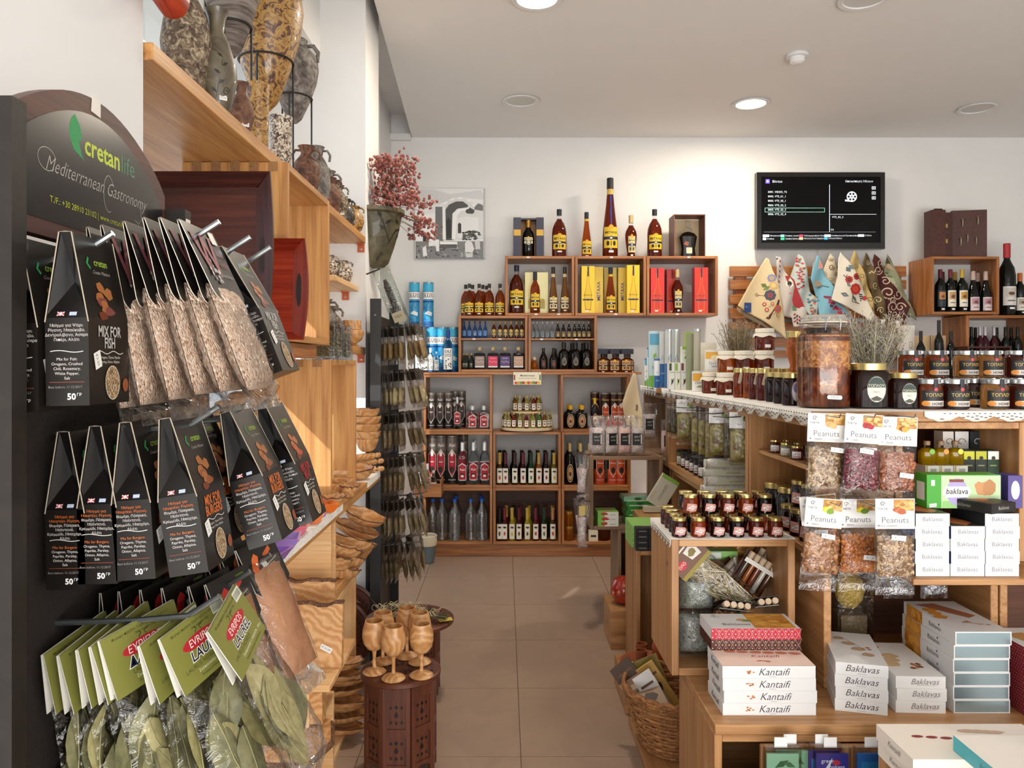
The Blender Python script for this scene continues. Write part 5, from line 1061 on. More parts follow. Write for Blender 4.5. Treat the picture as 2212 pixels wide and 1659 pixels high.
for i,(x,tl_)in enumerate(((-.455,3),(-.430,8),(-.408,12),(-.388,15),(-.368,18),(-.345,22))):hang(PO,'spice_bag','brown paper spice bag under a black card with orange mark, %s on the far hook'%nth(i),'spice bag',x,1.055,1.196+.002*i,tl_,g,-4,-.30)
for i,(x,tl_)in enumerate(((-.478,1),(-.456,3),(-.430,6),(-.404,9),(-.372,14),(-.352,18))):hang(PR,'spice_bag','brown paper spice bag under a black card with red mark, %s on the middle hook'%nth(i),'spice bag',x,.966,1.176+.002*i,tl_,g,-3,-.25)
# keyrings on a driftwood stick
ky,kx=1.30,-.372
o=thing('driftwood_stick','pale weathered driftwood stick carrying wooden keyrings beside the black stand','stick',(-.449,1.12,1.0))
dw=mottled(('#8a7e70','#a89c8c','#c0b4a2'),50,.8,bs=.4)
obj('stick',rel(MB().tube([(-.449,1.101,.955),(-.43,1.2,.985),(-.40,1.28,.975),(-.37,1.31,.968),(-.335,1.30,.945),(-.31,1.30,.93)],[.008,.009,.008,.008,.006,.003],dw,8),o),o)
obj('twig',rel(MB().tube([(-.40,1.28,.975),(-.375,1.27,1.0),(-.36,1.28,1.012)],[.005,.004,.002],dw,6),o),o)
ol=olive(.6)
for i,(x,y,z,a,lab)in enumerate(((-.455+.0,1.16,1.02,1.0,'wooden keyring tag seen edge-on beside the laurel packets'),(-.397,1.275,.963,.5,'wooden keyring tag with dark print, second from the black stand'),(-.368,1.30,.962,1.3,'wooden keyring tag seen almost edge-on between two others'),(-.345,1.292,.948,.05,'wooden keyring tag with a small figure burnt into it'))):
    if i==0:continue
    t=thing('keyring',lab,'keyring',(x,y,z),0,'wooden keyrings on the driftwood');t.rotation_euler=(0,0,a)
    obj('ring',MB().tube([(.016*cos(q),0,-.012+.016*sin(q))for q in[2*PI*k/20 for k in range(20)]],.0014,SILV,6,True),t)
    obj('chain',MB().tube([(0,0,-.028),(.001,.001,-.036),(0,0,-.046)],.0018,SILV,6),t)
    pf=[(-.016+.0*k,-.05)for k in range(1)]
    rc=[(.017*sx_+(-.006 if sx_>0 else .006)+.006*cos(q),zc_+.006*sin(q))for sx_,zc_,a0 in((1,-.056,0),(-1,-.056,PI/2),(-1,-.104,PI),(1,-.104,1.5*PI))for q in(a0,a0+.5,a0+1.05,a0+1.57)]
    tg_=obj('wooden_tag',MB().prism(rc,-.003,.003,ol),t)
    obj('burnt_figure',MB().art([('e',0,-.064,.003,.003,'#4a2c18'),('p',[(-.005,-.069),(.005,-.068),(.004,-.080),(-.003,-.08)],'#4a2c18'),('l',[(-.002,-.08),(-.004,-.094)],.002,'#4a2c18'),('l',[(.002,-.08),(.004,-.093)],.002,'#4a2c18'),('t','ΚΡΗΤΗ',0,-.101,.006,'#4a2c18')],front(-.003),.0003),tg_)
# ---------------------------------------------------------------- window shelves and crates on the window side
def shelfb(lab,x0,x1,y0,y1,z0,z1,kind='pine'):o=board('wooden_shelf',x0,x1,y0,y1,z0,z1,kind);return tag(o,lab,'shelf',None)
shelfb('long thick pine shelf across the window carrying pottery urns',-1.18,-.70,1.53,PY-.004,2.057,2.092)
shelfb('long pine shelf under the stacked crates, edged with soaps and bark bowls',-1.05,-.605,1.53,3.735,.89,.93)
shelfb('lower pine shelf holding heaped bark-edged olive wood dishes',-1.0,-.62,2.765,3.60,.58,.62)
shelfb('short pine shelf fixed to the pier under the mottled round vases',-1.05,-.735,3.35,PY-.004,1.815,1.84,'light')
shelfb('short pine shelf with brass catch under the olive wood cup',-1.05,-.70,3.45,PY-.004,1.50,1.535)
for i,(x,z)in enumerate(((-.722,2.035),(-.80,1.795),(-.722,1.48))):
    t=thing('shelf_bracket','small copper-brown shelf bracket with a screw on the pier, %s from the top'%nth(i),'bracket',(x,PY,z),0,'shelf brackets on the pier')
    obj('plate',MB().box(-.017,.017,-.008,-.0005,-.022,.020,wood('copper',2)).box(-.017,.017,-.03,-.0085,.014,.020,wood('copper',0)),t);obj('screw',MB().lathe([(.0001,0),(.006,.001),(.006,.003),(.0001,.004)],SILV,10).mesh(),t,(0,-.008,-.006),(PI/2,0,0))
crate('large pine crate standing beside the red tray, dovetailed, open to the aisle',-.965,-.65,2.30,2.855,1.52,2.056,'pine',False,.022,joints=5)
crate('lower pine crate with dovetails between the upper crate and the long shelf',-.965,-.65,2.878,3.37,.931,1.468,'pine',False,.022,joints=4)
crate('pine crate under honey pots, close to the black display stand',-1.0,-.68,1.70,2.42,.931,1.235,'pine',False,.022)
crate('pine crate between the two lower shelves beside the bark-edged dishes',-.95,-.62,2.745,2.83,.621,.889,'light',False,.018)
crate('floor-standing pine crate under the lower shelf',-.95,-.62,2.72,3.21,0,.579,'light',False,.022)
crate('low pine crate under the bark-edged slab, beside the octagonal table',-.95,-.60,2.15,2.71,0,.30,'light',False,.02)
o=board('dark_plank',-1.0,-.66,1.93,2.70,1.472,1.518,'old');tag(o,'dark thick plank under the trays and the upper pine crate','plank')
# trays
def tray(name,lab,xc,y,zc,w,h,kind,flare,lean=.06,slot=True):
    t=thing(name,lab,'tray',(xc,y,zc-h/2));t.rotation_euler=(-lean,0,0)
    z0,z1,x=0,h,w/2;f=flare;wd=wood(kind,2);wh=wood(kind,0)
    obj('base',MB().box(-x+f,x-f,.02,.032,f*.6,h-f*.6,wh),t)
    for s1 in(-1,1):
        n=12;out=[(s1*(x+.012*sin(PI*i/n)),h*i/n)for i in range(n+1)];inn=[(s1*(x-f),h*(.08+.84*i/n))for i in range(n+1)]
        mb=MB();v=[(a,-.028,b)for a,b in out]+[(a,.02,b)for a,b in inn]+[(a,-.018,b)for a,b in out]+[(a,.032,b)for a,b in inn];N=n+1;fs=[]
        for i in range(n):
            if slot and s1>0 and 4<=i<=7:
                pass
            fs+=[(i,i+1,N+i+1,N+i),(2*N+i,3*N+i,3*N+i+1,2*N+i+1),(i,2*N+i,2*N+i+1,i+1),(N+i,N+i+1,3*N+i+1,3*N+i)]
        mb.add(v,fs,wd);o=obj('side_wall',mb,t)
        if s1>0 or True:
            sl=[(s1*(x-f*.45)+.008*cos(a),-.0,h/2+.05*sin(a)*1.0)for a in[2*PI*k/16 for k in range(16)]]
            obj('hand_slot',MB().add([(p[0],-.0066-.0*k,p[2])for k,p in enumerate(sl)],[tuple(range(16))],'#1c0d08'),o)
    for z_,s1 in((0,-1),(h,1)):
        zi=z_-s1*f*.6;obj('end_wall',MB().add([(-x,-.028,z_),(x,-.028,z_),(x-f,.02,zi),(-x+f,.02,zi),(-x,-.018,z_),(x,-.018,z_),(x-f,.032,zi),(-x+f,.032,zi)],[(0,1,2,3),(7,6,5,4),(0,4,5,1),(3,2,6,7)],wh),t)
tray('wooden_tray','large dark mahogany tray with flared sides standing against the pine crate',-.80,2.03,1.519+.22,.36,.44,'umber',.05)
tray('wooden_tray','reddish wooden tray with a handle slot standing on the plank',-.735,2.24,1.519+.148,.31,.295,'red',.045)
# pottery
GREY=mottled(('#4c443e','#77706a','#9a938b'),26,.85,bs=.6,bd=.006);GRB=mottled(('#2e241e','#6e5c4a','#b8a88c'),55,.75,bs=.5)
GLD=mottled(('#3c2412','#8a5c2c','#b8924c','#6a3a1c','#3c2412'),30,.45,bs=.4,coat=.4);MOT=mottled(('#2c1c16','#4a3024','#cfc0aa','#e0d4c0'),90,.5,bs=.4,coat=.3);BRN=mottled(('#3a241a','#6a4634','#8a6248'),30,.7,bs=.5)
OLV=mottled(('#463c2e','#5e5442','#6e664e'),16,.45,bs=.2,coat=.3);DKP=mottled(('#1c1a16','#3a3228','#5e5240'),40,.5,bs=.4,coat=.3);RIB=mottled(('#3c332e','#6a5f58','#8e847c'),20,.8,bs=.5,sc=(.3,.3,3))
PRF={'urn':[(.12,0),(.3,.05),(.62,.25),(.92,.5),(1,.66),(.93,.8),(.6,.9),(.42,.93),(.45,.97),(.55,1.0),(.45,1.0),(.36,.94)],
       'jar':[(.5,0),(.62,.05),(.9,.3),(1,.5),(.85,.68),(.5,.8),(.38,.86),(.5,.96),(.62,1),(.5,1),(.3,.88)],
       'cyl':[(.85,0),(.9,.02),(.95,.5),(1,.9),(1.05,1),(.9,1),(.85,.1)],
       'vase':[(.5,0),(.65,.06),(1,.35),(.95,.5),(.6,.7),(.35,.8),(.42,.92),(.6,1),(.5,1),(.28,.82)],
       'round':[(.5,0),(.8,.12),(1,.4),(.92,.62),(.6,.78),(.45,.84),(.5,.95),(.6,1),(.48,1),(.35,.86)]}
def pot(shape,u,x,h,r,m,lab,z=2.0925,stand=False,handles=True,name='pottery_vase',tagp=True,rim=None,y=None,extra=None):
    y=y or-x*F/(U0-u);pr=[(r*a,h*b)for a,b in PRF[shape]];t=thing(name,lab,'pottery',(x,y,z));dz=.0
    if stand:
        dz,f_=stand;zr=h*f_+dz;rr_=band_r(pr,h*f_)+.004
        st_=MB().tube([(rr_*cos(a),rr_*sin(a),zr)for a in[2*PI*k/28 for k in range(28)]],.0038,'#1a1816',6,True)
        for k in range(3):a=.5+2*PI*k/3;st_.tube([(rr_*cos(a),rr_*sin(a),zr),(rr_*cos(a),rr_*sin(a),.004),(rr_*1.25*cos(a),rr_*1.25*sin(a),.004)],.0036,'#1a1816',6)
        obj('wire_stand',st_,t,kind=None)
    b=obj('body',MB().lathe([(a,c_+dz)for a,c_ in pr],m,36),t)
    if handles and shape in('urn','jar','round'):
        for s1 in(-1,1):obj('handle',MB().tube([(s1*r*.45,0,h*.93+dz),(s1*r*.8,0,h*.93+dz),(s1*r*1.0,0,h*.85+dz),(s1*r*.95,0,h*.74+dz)],r*.09,m,8),t)
    if rim:obj('band',MB().lathe([(r*.99,h*.3+dz),(r*1.012,h*.34+dz),(r*1.03,h*.5+dz)],rim,36,caps=False),t)
    if tagp:
        zt_=h*.14+dz;rt=band_r(pr,h*.14);o=obj('price_sticker',MB().prism([(-.010,0),(.010,0),(.010,.010),(.006,.014),(-.006,.014),(-.010,.010)],-.0006,0,'#e8e6e0').art([('t','€12.00',0,.006,.0055,'#3a3a40')],front(-.0006),.0003),t,(rt*.72,-rt*.75,zt_),(0,0,.7))
    if extra:extra(t,r,h,dz)
    return t
def sprig(t,r,h,dz):
    pr=[(r*a,h*b)for a,b in PRF['vase']]
    sh=[('l',[(-.01,h*.15),(.0,h*.3),(.008,h*.5)],.0018,'#2a2416')]+[('p',leafp(-.006+.004*k,h*(.2+.08*k),.02,.004,(.6 if k%2 else 2.5)),'#2a2416')for k in range(5)]+[curl(.022,h*.22,.012,.0018,'#2a2416')]
    obj('carved_sprig',MB().art(sh,lambda a,b,e:((band_r(pr,b)+.0008+e)*sin(a/r+.5),-(band_r(pr,b)+.0008+e)*cos(a/r+.5),b),.0003),t)
pot('jar',402,-.815,.36,.062,GRB,'tall grey and brown carved pottery jar at the near end of the shelf',handles=False)
pot('vase',468,-.755,.285,.052,OLV,'olive-brown vase with carved leaf sprigs on the top shelf',extra=sprig)
pot('urn',500,-.865,.44,.100,RIB,'big ribbed grey urn with pointed base in a black wire stand',stand=(.33,.22),tagp=False)
pot('vase',521,-.742,.15,.036,BRN,'small brown vase in front of the golden urn',handles=False)
pot('urn',575,-.885,.56,.135,GLD,'large golden-brown glazed urn held in a black wire stand',stand=(.30,.32),tagp=False)
pot('cyl',556,-.775,.235,.036,GLD,'slender golden cylinder vase with runs of glaze in front of the golden urn',tagp=False)
pot('cyl',606,-.755,.19,.038,MOT,'mottled brown and cream cylinder vase with gold rim',tagp=False,rim=None)
pot('urn',636,-.865,.34,.098,GREY,'plain grey stoneware urn with lug handles in a wire stand',stand=(.35,.30),tagp=False)
o_=[('jar',662,-.765,.165,.048,BRN),('round',683,-.755,.19,.05,GREY),('jar',690,-.745,.13,.042,GREY),('jar',707,-.80,.19,.055,GREY),('round',712,-.745,.125,.045,BRN),('vase',722,-.79,.17,.042,GRB),('jar',730,-.745,.13,.042,GRB),('jar',738,-.80,.15,.045,DKP),('round',745,-.75,.11,.042,DKP),('vase',756,-.79,.12,.04,OLV),('round',764,-.735,.105,.045,GLD)]
nm=['small brown lug-handled jar','wide grey pottery jar','small grey ribbed jar','tall grey flared jar','small round brown jar','speckled narrow vase','speckled lug-handled jar','black flared jar','small round black pot','slim olive vase','round golden-red pot, last before the pier']
for i,(s1,u,x,h,r,m)in enumerate(o_):
    y=-x*F/(U0-u);pot(s1,u,x,h*1.2,r*1.12,m,nm[i]+' towards the pier end of the top shelf' if i<10 else nm[i],tagp=i in(0,2,6),y=min(y,PY-.06))
for i,(y,x,h,r,m)in enumerate(((3.72,-.79,.11,.055,MOT),(3.56,-.80,.09,.035,DKP),(3.46,-.79,.10,.04,MOT),(3.78,-.90,.12,.045,MOT))):
    pot('round',0,x,h,r,m,('round mottled brown and cream vase on the short pier shelf','small dark vase between mottled ones on the short shelf','narrow mottled vase at the near end of the short shelf','mottled vase at the back of the short shelf')[i],z=1.8405,y=y,tagp=False)
for i,(y,x,h,r,m)in enumerate(((3.66,-.83,.19,.06,GRB),(3.50,-.82,.21,.06,GREY))):
    pot('jar',0,x,h,r,m,('rough carved pottery jar behind the olive wood cup','rough grey pottery jar beside the clear packs')[i],z=1.536,y=y,tagp=False)
def lathe_thing(name,lab,cat,prof,loc,m,n=28,extra=(),group=None):
    t=thing(name,lab,cat,loc,0,group);obj('body',MB().lathe(prof,m,n),t)
    for nme,pr2,m2 in extra:obj(nme,MB().lathe(pr2,m2,n),t)
    return t
ob=olive(1.2)
lathe_thing('wooden_cup','olive wood footed cup with straight collar on the short shelf','cup',[(.03,0),(.034,.005),(.02,.012),(.045,.03),(.058,.06),(.056,.075),(.043,.082),(.045,.125),(.041,.125),(.038,.08)],(-.735,3.70,1.5355),olive(.2),extra=[('collar',[(.0475,.084),(.0475,.088)],ob)])
# duck ornament and wire stand in the upper crate
x,y,z=-.74,2.62,1.5425
t=thing('decorated_vase','white glazed vase with blue and red leaf painting in a wire stand','pottery',(x,y,z))
obj('body',MB().lathe([(.01,.07),(.04,.09),(.062,.13),(.060,.165),(.035,.19),(.022,.205),(.03,.225)],mottled(('#b8c4cc','#d4dade','#e4e6e4'),30,.35,bs=0,coat=.5),28),t)
obj('painting',MB().art([('p',leafp(-.03,.13,.05,.010,.3),'#a83a3c'),('p',leafp(.01,.15,.04,.008,-.2),'#b04448'),curl(-.01,.12,.02,.0015,'#3a5a7c'),curl(.02,.17,.015,.0015,'#3a5a7c')],lambda a,b,e:((.064+e)*sin(a/.06+.4),-(.064+e)*cos(a/.06+.4),b),.0003),t)
ws=MB().tube([(.055*cos(a),.055*sin(a),.11)for a in[2*PI*k/20 for k in range(20)]],.002,'#1a1816',6,True)
for k in range(4):a=.4+PI/2*k;ws.tube([(.055*cos(a),.055*sin(a),.11),(.055*cos(a),.055*sin(a),.003),(.07*cos(a),.07*sin(a),.003)],.002,'#1a1816',6)
obj('wire_stand',ws,t)
pot('round',0,-.72,.15,.04,MOT,'mottled brown vase beside the red tray, inside the upper crate',z=z,y=2.45)
lathe_thing('pepper_mill','small black and white bottle-shaped ornament in the upper crate','ornament',[(.02,0),(.025,.01),(.02,.12),(.012,.16),(.016,.19),(.008,.2)],(-.80,2.50,z),'#2c2a2a')
# clear packs standing on the lower crate
for i in range(5):
    x,y=-.70+.01*(i%2),2.91+.085*i;t=thing('clear_pack','clear plastic box of dried herbs standing on the lower crate, %s from the upper crate'%nth(i),'pack',(x,y,1.4685),.12,'clear herb packs')
    obj('plastic_box',MB().box(-.055,.055,-.022,.022,0,.135+.01*(i%3),film(.22,'#eef0f0',.06,.1)),t);obj('herbs',MB().box(-.03,.045,-.006,.006,.012,.11,cells(('#5a4a30','#8a7448','#3a3424','#b0a078'),260)),t)
    obj('paper_label',MB().box(-.053,-.01,-.0232,-.0225,.01,.12,'#d8d6d0'),t)
# honey pots on the near crate
zc_=1.2355
lathe_thing('egg_vase','olive wood egg-shaped jar with lid line beside the crate','jar',[(.02,0),(.035,.01),(.06,.06),(.064,.09),(.058,.12),(.04,.15),(.015,.165)],(-.745,2.33,zc_),olive(.9),extra=[('lid_line',[(.0600,.105),(.0625,.108),(.0590,.112)],'#6a4428')])
for i,(x,y,s1)in enumerate(((-.735,2.02,1.0),(-.75,2.17,1.15),(-.80,1.93,.9))):
    t=thing('honey_pot','olive wood honey pot with ridged dipper, %s from the black stand'%('first','third','second')[i],'honey pot',(x,y,zc_),.5*i,'olive wood honey pots',sc=s1)
    obj('body',MB().lathe([(.035,0),(.052,.012),(.058,.035),(.05,.062),(.036,.072)],olive(.5*i),28),t);obj('lid',MB().lathe([(.038,.0725),(.036,.082),(.022,.094),(.02,.10),(.027,.106),(.026,.114),(.012,.12)],olive(1.1+i*.3),24),t)
    dp=MB().lathe([(.006,0),(.006,.05)]+[(q,.05+.006*k+dz_)for k in range(7)for q,dz_ in((.024-.001*abs(k-3),0),(.024-.001*abs(k-3),.004),(.015,.0045),(.015,.0058))]+[(.01,.096)],olive(.3),20)
    o=obj('dipper',dp,t,(.03,.0,.075),(.0,.75,.4*i));
lathe_thing('terracotta_cup','plain brown cylindrical cup standing in the window light','cup',[(.028,0),(.03,.004),(.031,.075),(.033,.085),(.029,.085),(.026,.01)],(-.70,1.765,zc_),mottled(('#7c4428','#93552f','#a0623c'),20,.5,bs=.1))
# lace runner
lm=mottled(('#f2efe6','#f4f1e8','#f2efe8','#f2efe8','#8a8078'),170,.9,bs=.0,dist=.6)
o=obj('lace_runner',MB().box(-.70,-.604,1.56,2.87,.9302,.9315,lm).box(-.6045,-.6035,1.56,2.87,.905,.9315,lm));tag(o,'white patterned lace runner along the front of the long shelf','lace')
o=obj('lace_runner',MB().box(-.70,-.604,3.385,3.73,.9302,.9315,lm).box(-.6045,-.6035,3.385,3.73,.905,.9315,lm));tag(o,'white patterned lace runner under the stacked bowls by the pier','lace')
# soaps and dishes
def dish(lab,x,y,z,c_,rz,w=.075,soap=None):
    t=thing('soap_dish',lab,'soap dish',(x,y,z),rz);cm=(c_,.35,0,0,.3);s1=.72
    obj('dish',MB().add([(-w*s1,-w*s1*.7,0),(w*s1,-w*s1*.7,0),(w*s1,w*s1*.7,0),(-w*s1,w*s1*.7,0),(-w,-w*.75,.03),(w,-w*.75,.03),(w,w*.75,.03),(-w,w*.75,.03),(-w*.9,-w*.66,.03),(w*.9,-w*.66,.03),(w*.9,w*.66,.03),(-w*.9,w*.66,.03),(-w*.66,-w*.45,.008),(w*.66,-w*.45,.008),(w*.66,w*.45,.008),(-w*.66,w*.45,.008)],
        [(3,2,1,0),(0,1,5,4),(1,2,6,5),(2,3,7,6),(3,0,4,7),(4,5,9,8),(5,6,10,9),(6,7,11,10),(7,4,8,11),(8,9,13,12),(9,10,14,13),(10,11,15,14),(11,8,12,15),(12,13,14,15)],cm),t)
    rb=MB()
    for k in range(5):rb.tube([(-w*.5,-w*.36+.013*k,.0095),(w*.5,-w*.36+.013*k,.0095)],.0018,cm,6)
    obj('ridges',rb,t,kind='stuff')
    f=MB()
    for k in range(7):f.ell((R.uniform(-.014,.014),R.uniform(-.012,.012),.022),(.007,.007,.006),R.choice(('#8a3a34','#d8b0a0','#6a2c2c','#c89888')),7,4,.3)
    obj('shells',f,t,kind='stuff')
zs=.9318
dish('purple ridged soap dish with small shells on the long shelf edge',-.655,2.18,zs,'#9a78c4',.2)
dish('pink ridged soap dish beside the purple one',-.662,2.35,zs,'#d86a7c',.1,.065)
dish('orange ridged soap dish with shells, upper one',-.655,2.52,zs,'#e0804a',.15,.065)
dish('deep orange soap dish next to the crate corner',-.660,2.70,zs,'#e07022',.5,.07)
dish('second purple dish hanging forward below the first',-.64,2.02,zs,'#8a64c0',-.1,.07)
t=thing('soap_figure','orange and purple moulded soap figure with a yellow head','soap',(-.640,2.62,zs))
obj('base',MB().lathe([(.028,0),(.030,.004),(.030,.018),(.026,.022)],'#9878c8',20),t);obj('figure',MB().lathe([(.012,.022),(.014,.04),(.009,.055),(.012,.06)],'#e87a1c',14),t);obj('head',MB().ell((.004,0,.068),(.011,.011,.010),'#e8c020',12,8),t)
for k in range(3):obj('flower',MB().ell((.014*cos(2*k),.014*sin(2*k)-.004,.036+.008*k),(.008,.008,.007),('#a07cc8','#8a4a30','#d8b4a0')[k],8,5,.2),t)
# olive wood with bark
bark=mottled(('#3a2416','#6a4830','#8a6444'),90,.9,bs=.8,bd=.004)
def barkbowl(lab,x,y,z,a,b_,h,rz,tilt=0,cat='dish',name='bark_dish',seed=0,ry=0,group='bark-edged olive wood dishes'):
    rr=random.Random(seed*7+3);n=28;jit=[1+rr.uniform(-.07,.07)for _ in range(n)]
    def ring(s1,z_):return[(a*s1*jit[k]*cos(2*PI*k/n),b_*s1*jit[k]*sin(2*PI*k/n),z_+(.006*(jit[k]-1)*10*(z_/h)))for k in range(n)]
    def loft(rs,m,close=True):
        mb=MB();vs=[p for q in rs for p in q];fs=[(i*n+k,i*n+(k+1)%n,(i+1)*n+(k+1)%n,(i+1)*n+k)for i in range(len(rs)-1)for k in range(n)]
        if close:fs.append(tuple(range(n-1,-1,-1)))
        return mb.add(vs,fs,m),vs
    t=thing(name,lab,cat,(x,y,z),rz,group);t.rotation_euler=(tilt,ry,rz)
    obj('body',loft([ring(.5,0),ring(.78,h*.3),ring(.93,h*.7),ring(.965,h*.88)],olive(.37*(seed%7)))[0],t)
    obj('bark_edge',loft([ring(.965,h*.88),ring(1.0,h*.9),ring(1.0,h),ring(.93,h)],bark,False)[0],t)
    mb,vs=loft([ring(.93,h),ring(.82,h*.6),ring(.6,h*.28),ring(.02,h*.2)],olive(.37*(seed%7)+.2),False);obj('hollow',mb,t)
barkbowl('bark-edged olive wood bowl on the lace beside the stacked bowls',-.675,3.47,zs,.085,.075,.055,.2,.12,'bowl','bark_bowl',1)
barkbowl('small bark-edged bowl at the corner of the lower crate',-.612,3.02,zs,.05,.035,.045,1.3,.1,'bowl','bark_bowl',2)
barkbowl('bark-edged wooden dish beside the orange soap dish',-.622,2.80,zs,.05,.034,.04,1.0,.1,'bowl','bark_bowl',3)
k=0
for i,(x,y,z,a,b_,rz)in enumerate(((-.70,3.40,.621,.10,.06,.3),(-.66,3.30,.66,.11,.055,.5),(-.70,3.12,.621,.09,.05,.2),(-.655,3.05,.65,.10,.05,.6),(-.65,2.99,.621,.09,.05,.8),(-.67,3.42,.69,.11,.055,.1),(-.645,3.18,.69,.10,.05,.4),(-.64,3.0,.70,.09,.05,.7),(-.64,3.45,.74,.10,.07,.0),(-.64,2.94,.66,.08,.045,1.2))):
    barkbowl('bark-edged olive wood dish in the heap on the lower shelf, %s from the camera side'%nth((7,6,4,3,1,8,5,2,9,0)[i]),x,y,z,a,b_,.045,rz,.15*((i%3)-1),seed=i+4,ry=.35)
# stacked bowls by the pier
for k in range(5):
    r=(.050,.056,.060,.058,.054)[k]
    lathe_thing('wooden_bowl','olive wood bowl, %s in the tall stack by the pier'%('bottom','second','middle','fourth','top')[k],'bowl',[(r*.5,0),(r*.8,.015),(r*1.1,.05),(r*1.12,.062),(r*1.04,.062),(r*.8,.025),(r*.1,.01)],(-.662+.003*(k%2),3.70,1.031+.036*k),olive(.4*k+.1),group='stacked olive wood bowls')
for k in range(3):
    t=thing('rolling_pin','olive wood rolling pin lying under the stacked bowls, %s'%('lowest','middle','upper')[k],'rolling pin',(-.66,3.66+.03*(k==1),.9325+.0315*k),0,'rolling pins');t.rotation_euler=(0,PI/2,.5+.2*k)
    obj('roller',MB().lathe([(.0155,-.11),(.0155,.045)],olive(.3*k),18).mesh(),t,(0,0,0)).location=(-.0157,0,0);obj('handle',MB().lathe([(.006,.045),(.006,.055),(.012,.062),(.013,.082),(.007,.09)],olive(.8),14),t,(-.0157,0,0))
# things in the lower crate
for k in range(4):
    t=thing('wooden_utensil','olive wood %s lying in the lower crate'%('knife with white band','long box of pens','flat letter opener','spatula')[k],'utensil',(-.72,3.05+.05*k,.954+.022*(k%3)),0,None);t.rotation_euler=(0,0,.25*(k-1))
    obj('blade',MB().prism([(-.09,-.014),(.07,-.012),(.085,0),(.07,.012),(-.09,.014)],0,.014,olive(.5*k),'xy'),t)
    if k==0:obj('band',MB().box(.03,.045,-.0135,.0135,-.0002,.0145,'#e4e0d4'),t)
t=thing('wooden_pen','olive wood pen standing upright in a small holder','pen',(-.675,2.985,.954));obj('barrel',MB().tube([(-.01,0,.03),(.0,.0,.16)],.005,olive(.2),8),t);obj('nib',MB().lathe([(.005,0),(.001,.02)],SILV,8).mesh(),t,(-.0105,0,.03),(PI,0,0));obj('holder',MB().box(-.025,.015,-.015,.015,0,.03,olive(.7)),t)
# boards and blocks below
o=board('ledge_board',-.95,-.53,2.33,2.735,.455,.475,'light');tag(o,'small ledge board under the standing cutting boards','ledge')
for x_ in(-.93,-.56):pass
def slab(name,lab,x0,x1,y,z0,h,th,seed,price=True,lean=-.12):
    t=thing(name,lab,'cutting board',(x0,y,z0));t.rotation_euler=(lean,0,0);rr=random.Random(seed);w=x1-x0;n=12
    pf=[(0,0),(w,0)]+[(w-w*i/n,h+rr.uniform(-.008,.004))for i in range(n+1)]
    obj('board',MB().prism(pf,0,th,olive(.3*seed)),t);obj('bark_edge',MB().prism([(w-w*i/n,pf[2+i][1])for i in range(n+1)]+[(w*i/n,pf[2+n-i][1]+.008)for i in range(n+1)],-.001,th+.001,bark),t)
    if price:obj('price_sticker',MB().box(-.019,.019,-.0006,0,-.008,.008,'#ecebe8').art([('t','€10.00',0,0,.011,'#30303a')],front(-.0006),.0003),t,(w-.05,-.0006,h*.3),(0,.45,0))
slab('cutting_board','bark-topped olive wood cutting board with a price sticker',-.84,-.525,2.47,.4755,.195,.03,2)
slab('cutting_board','bark-topped olive wood board behind the priced one',-.86,-.58,2.60,.4755,.235,.03,3,False)
slab('wood_block','olive wood block with strong dark figure below the priced cutting board',-.78,-.56,2.36,.345,.105,.05,5,False,0)
t=thing('bark_slab','flat bark-edged olive slab lying on the low crate','slab',(-.72,2.30,.301));obj('slab',MB().prism([(-.22,-.12),(.16,-.13),(.2,.0),(.17,.13),(-.2,.13)],0,.03,olive(1.3),'xy'),t);obj('bark_edge',MB().tube([(-.22,-.12,.012),(-.05,-.126,.014),(.16,-.13,.012),(.2,.0,.014),(.17,.13,.012)],.012,bark,6),t)
lathe_thing('wooden_bowl','small reddish wooden bowl tucked under the bark-edged slab','bowl',[(.03,0),(.05,.02),(.06,.05),(.055,.05),(.03,.012)],(-.545,2.20,0.0),olive(.9))
for i in range(8):
    barkbowl('long olive wood boat dish in the pile beside the octagonal table, %s from the floor'%nth(i),-.66+.012*(i%2),2.98+.02*(i%3),.0225+.034*i,.13-.004*i,.05,.034,.15*((i*2)%3-1),0,seed=20+i,ry=.0,group='olive wood boat dishes')
# carved plates leaning by the pier
cvd=wood('carved',0)
for i,(x,y,r)in enumerate(((-.79,3.74,.195),(-.805,3.665,.168))):
    t=thing('carved_plate','round dark carved wooden plate leaning beneath the window, %s'%('larger one behind','smaller one in front')[i],'plate',(x,y,r*.985));t.rotation_euler=(PI/2-.1,0,0)
    obj('disc',MB().lathe([(r*.9,-.012),(r,-.006),(r,.006),(r*.93,.012),(r*.90,.006),(.001,.006)],cvd,48),t)
    sh=[]
    for k in range(36):a=2*PI*k/36;sh+=[('p',leafp(r*.68*cos(a),r*.68*sin(a),r*.16,r*.035,a+.8),'#2c120c')]
    for k in range(30):a=2*PI*k/30;sh+=[('e',r*.56*cos(a),r*.56*sin(a),r*.035,r*.035,'#2c120c')]
    obj('carving',MB().art(sh,lambda a,b,e:(a,b,.0062+e),.0004),t)
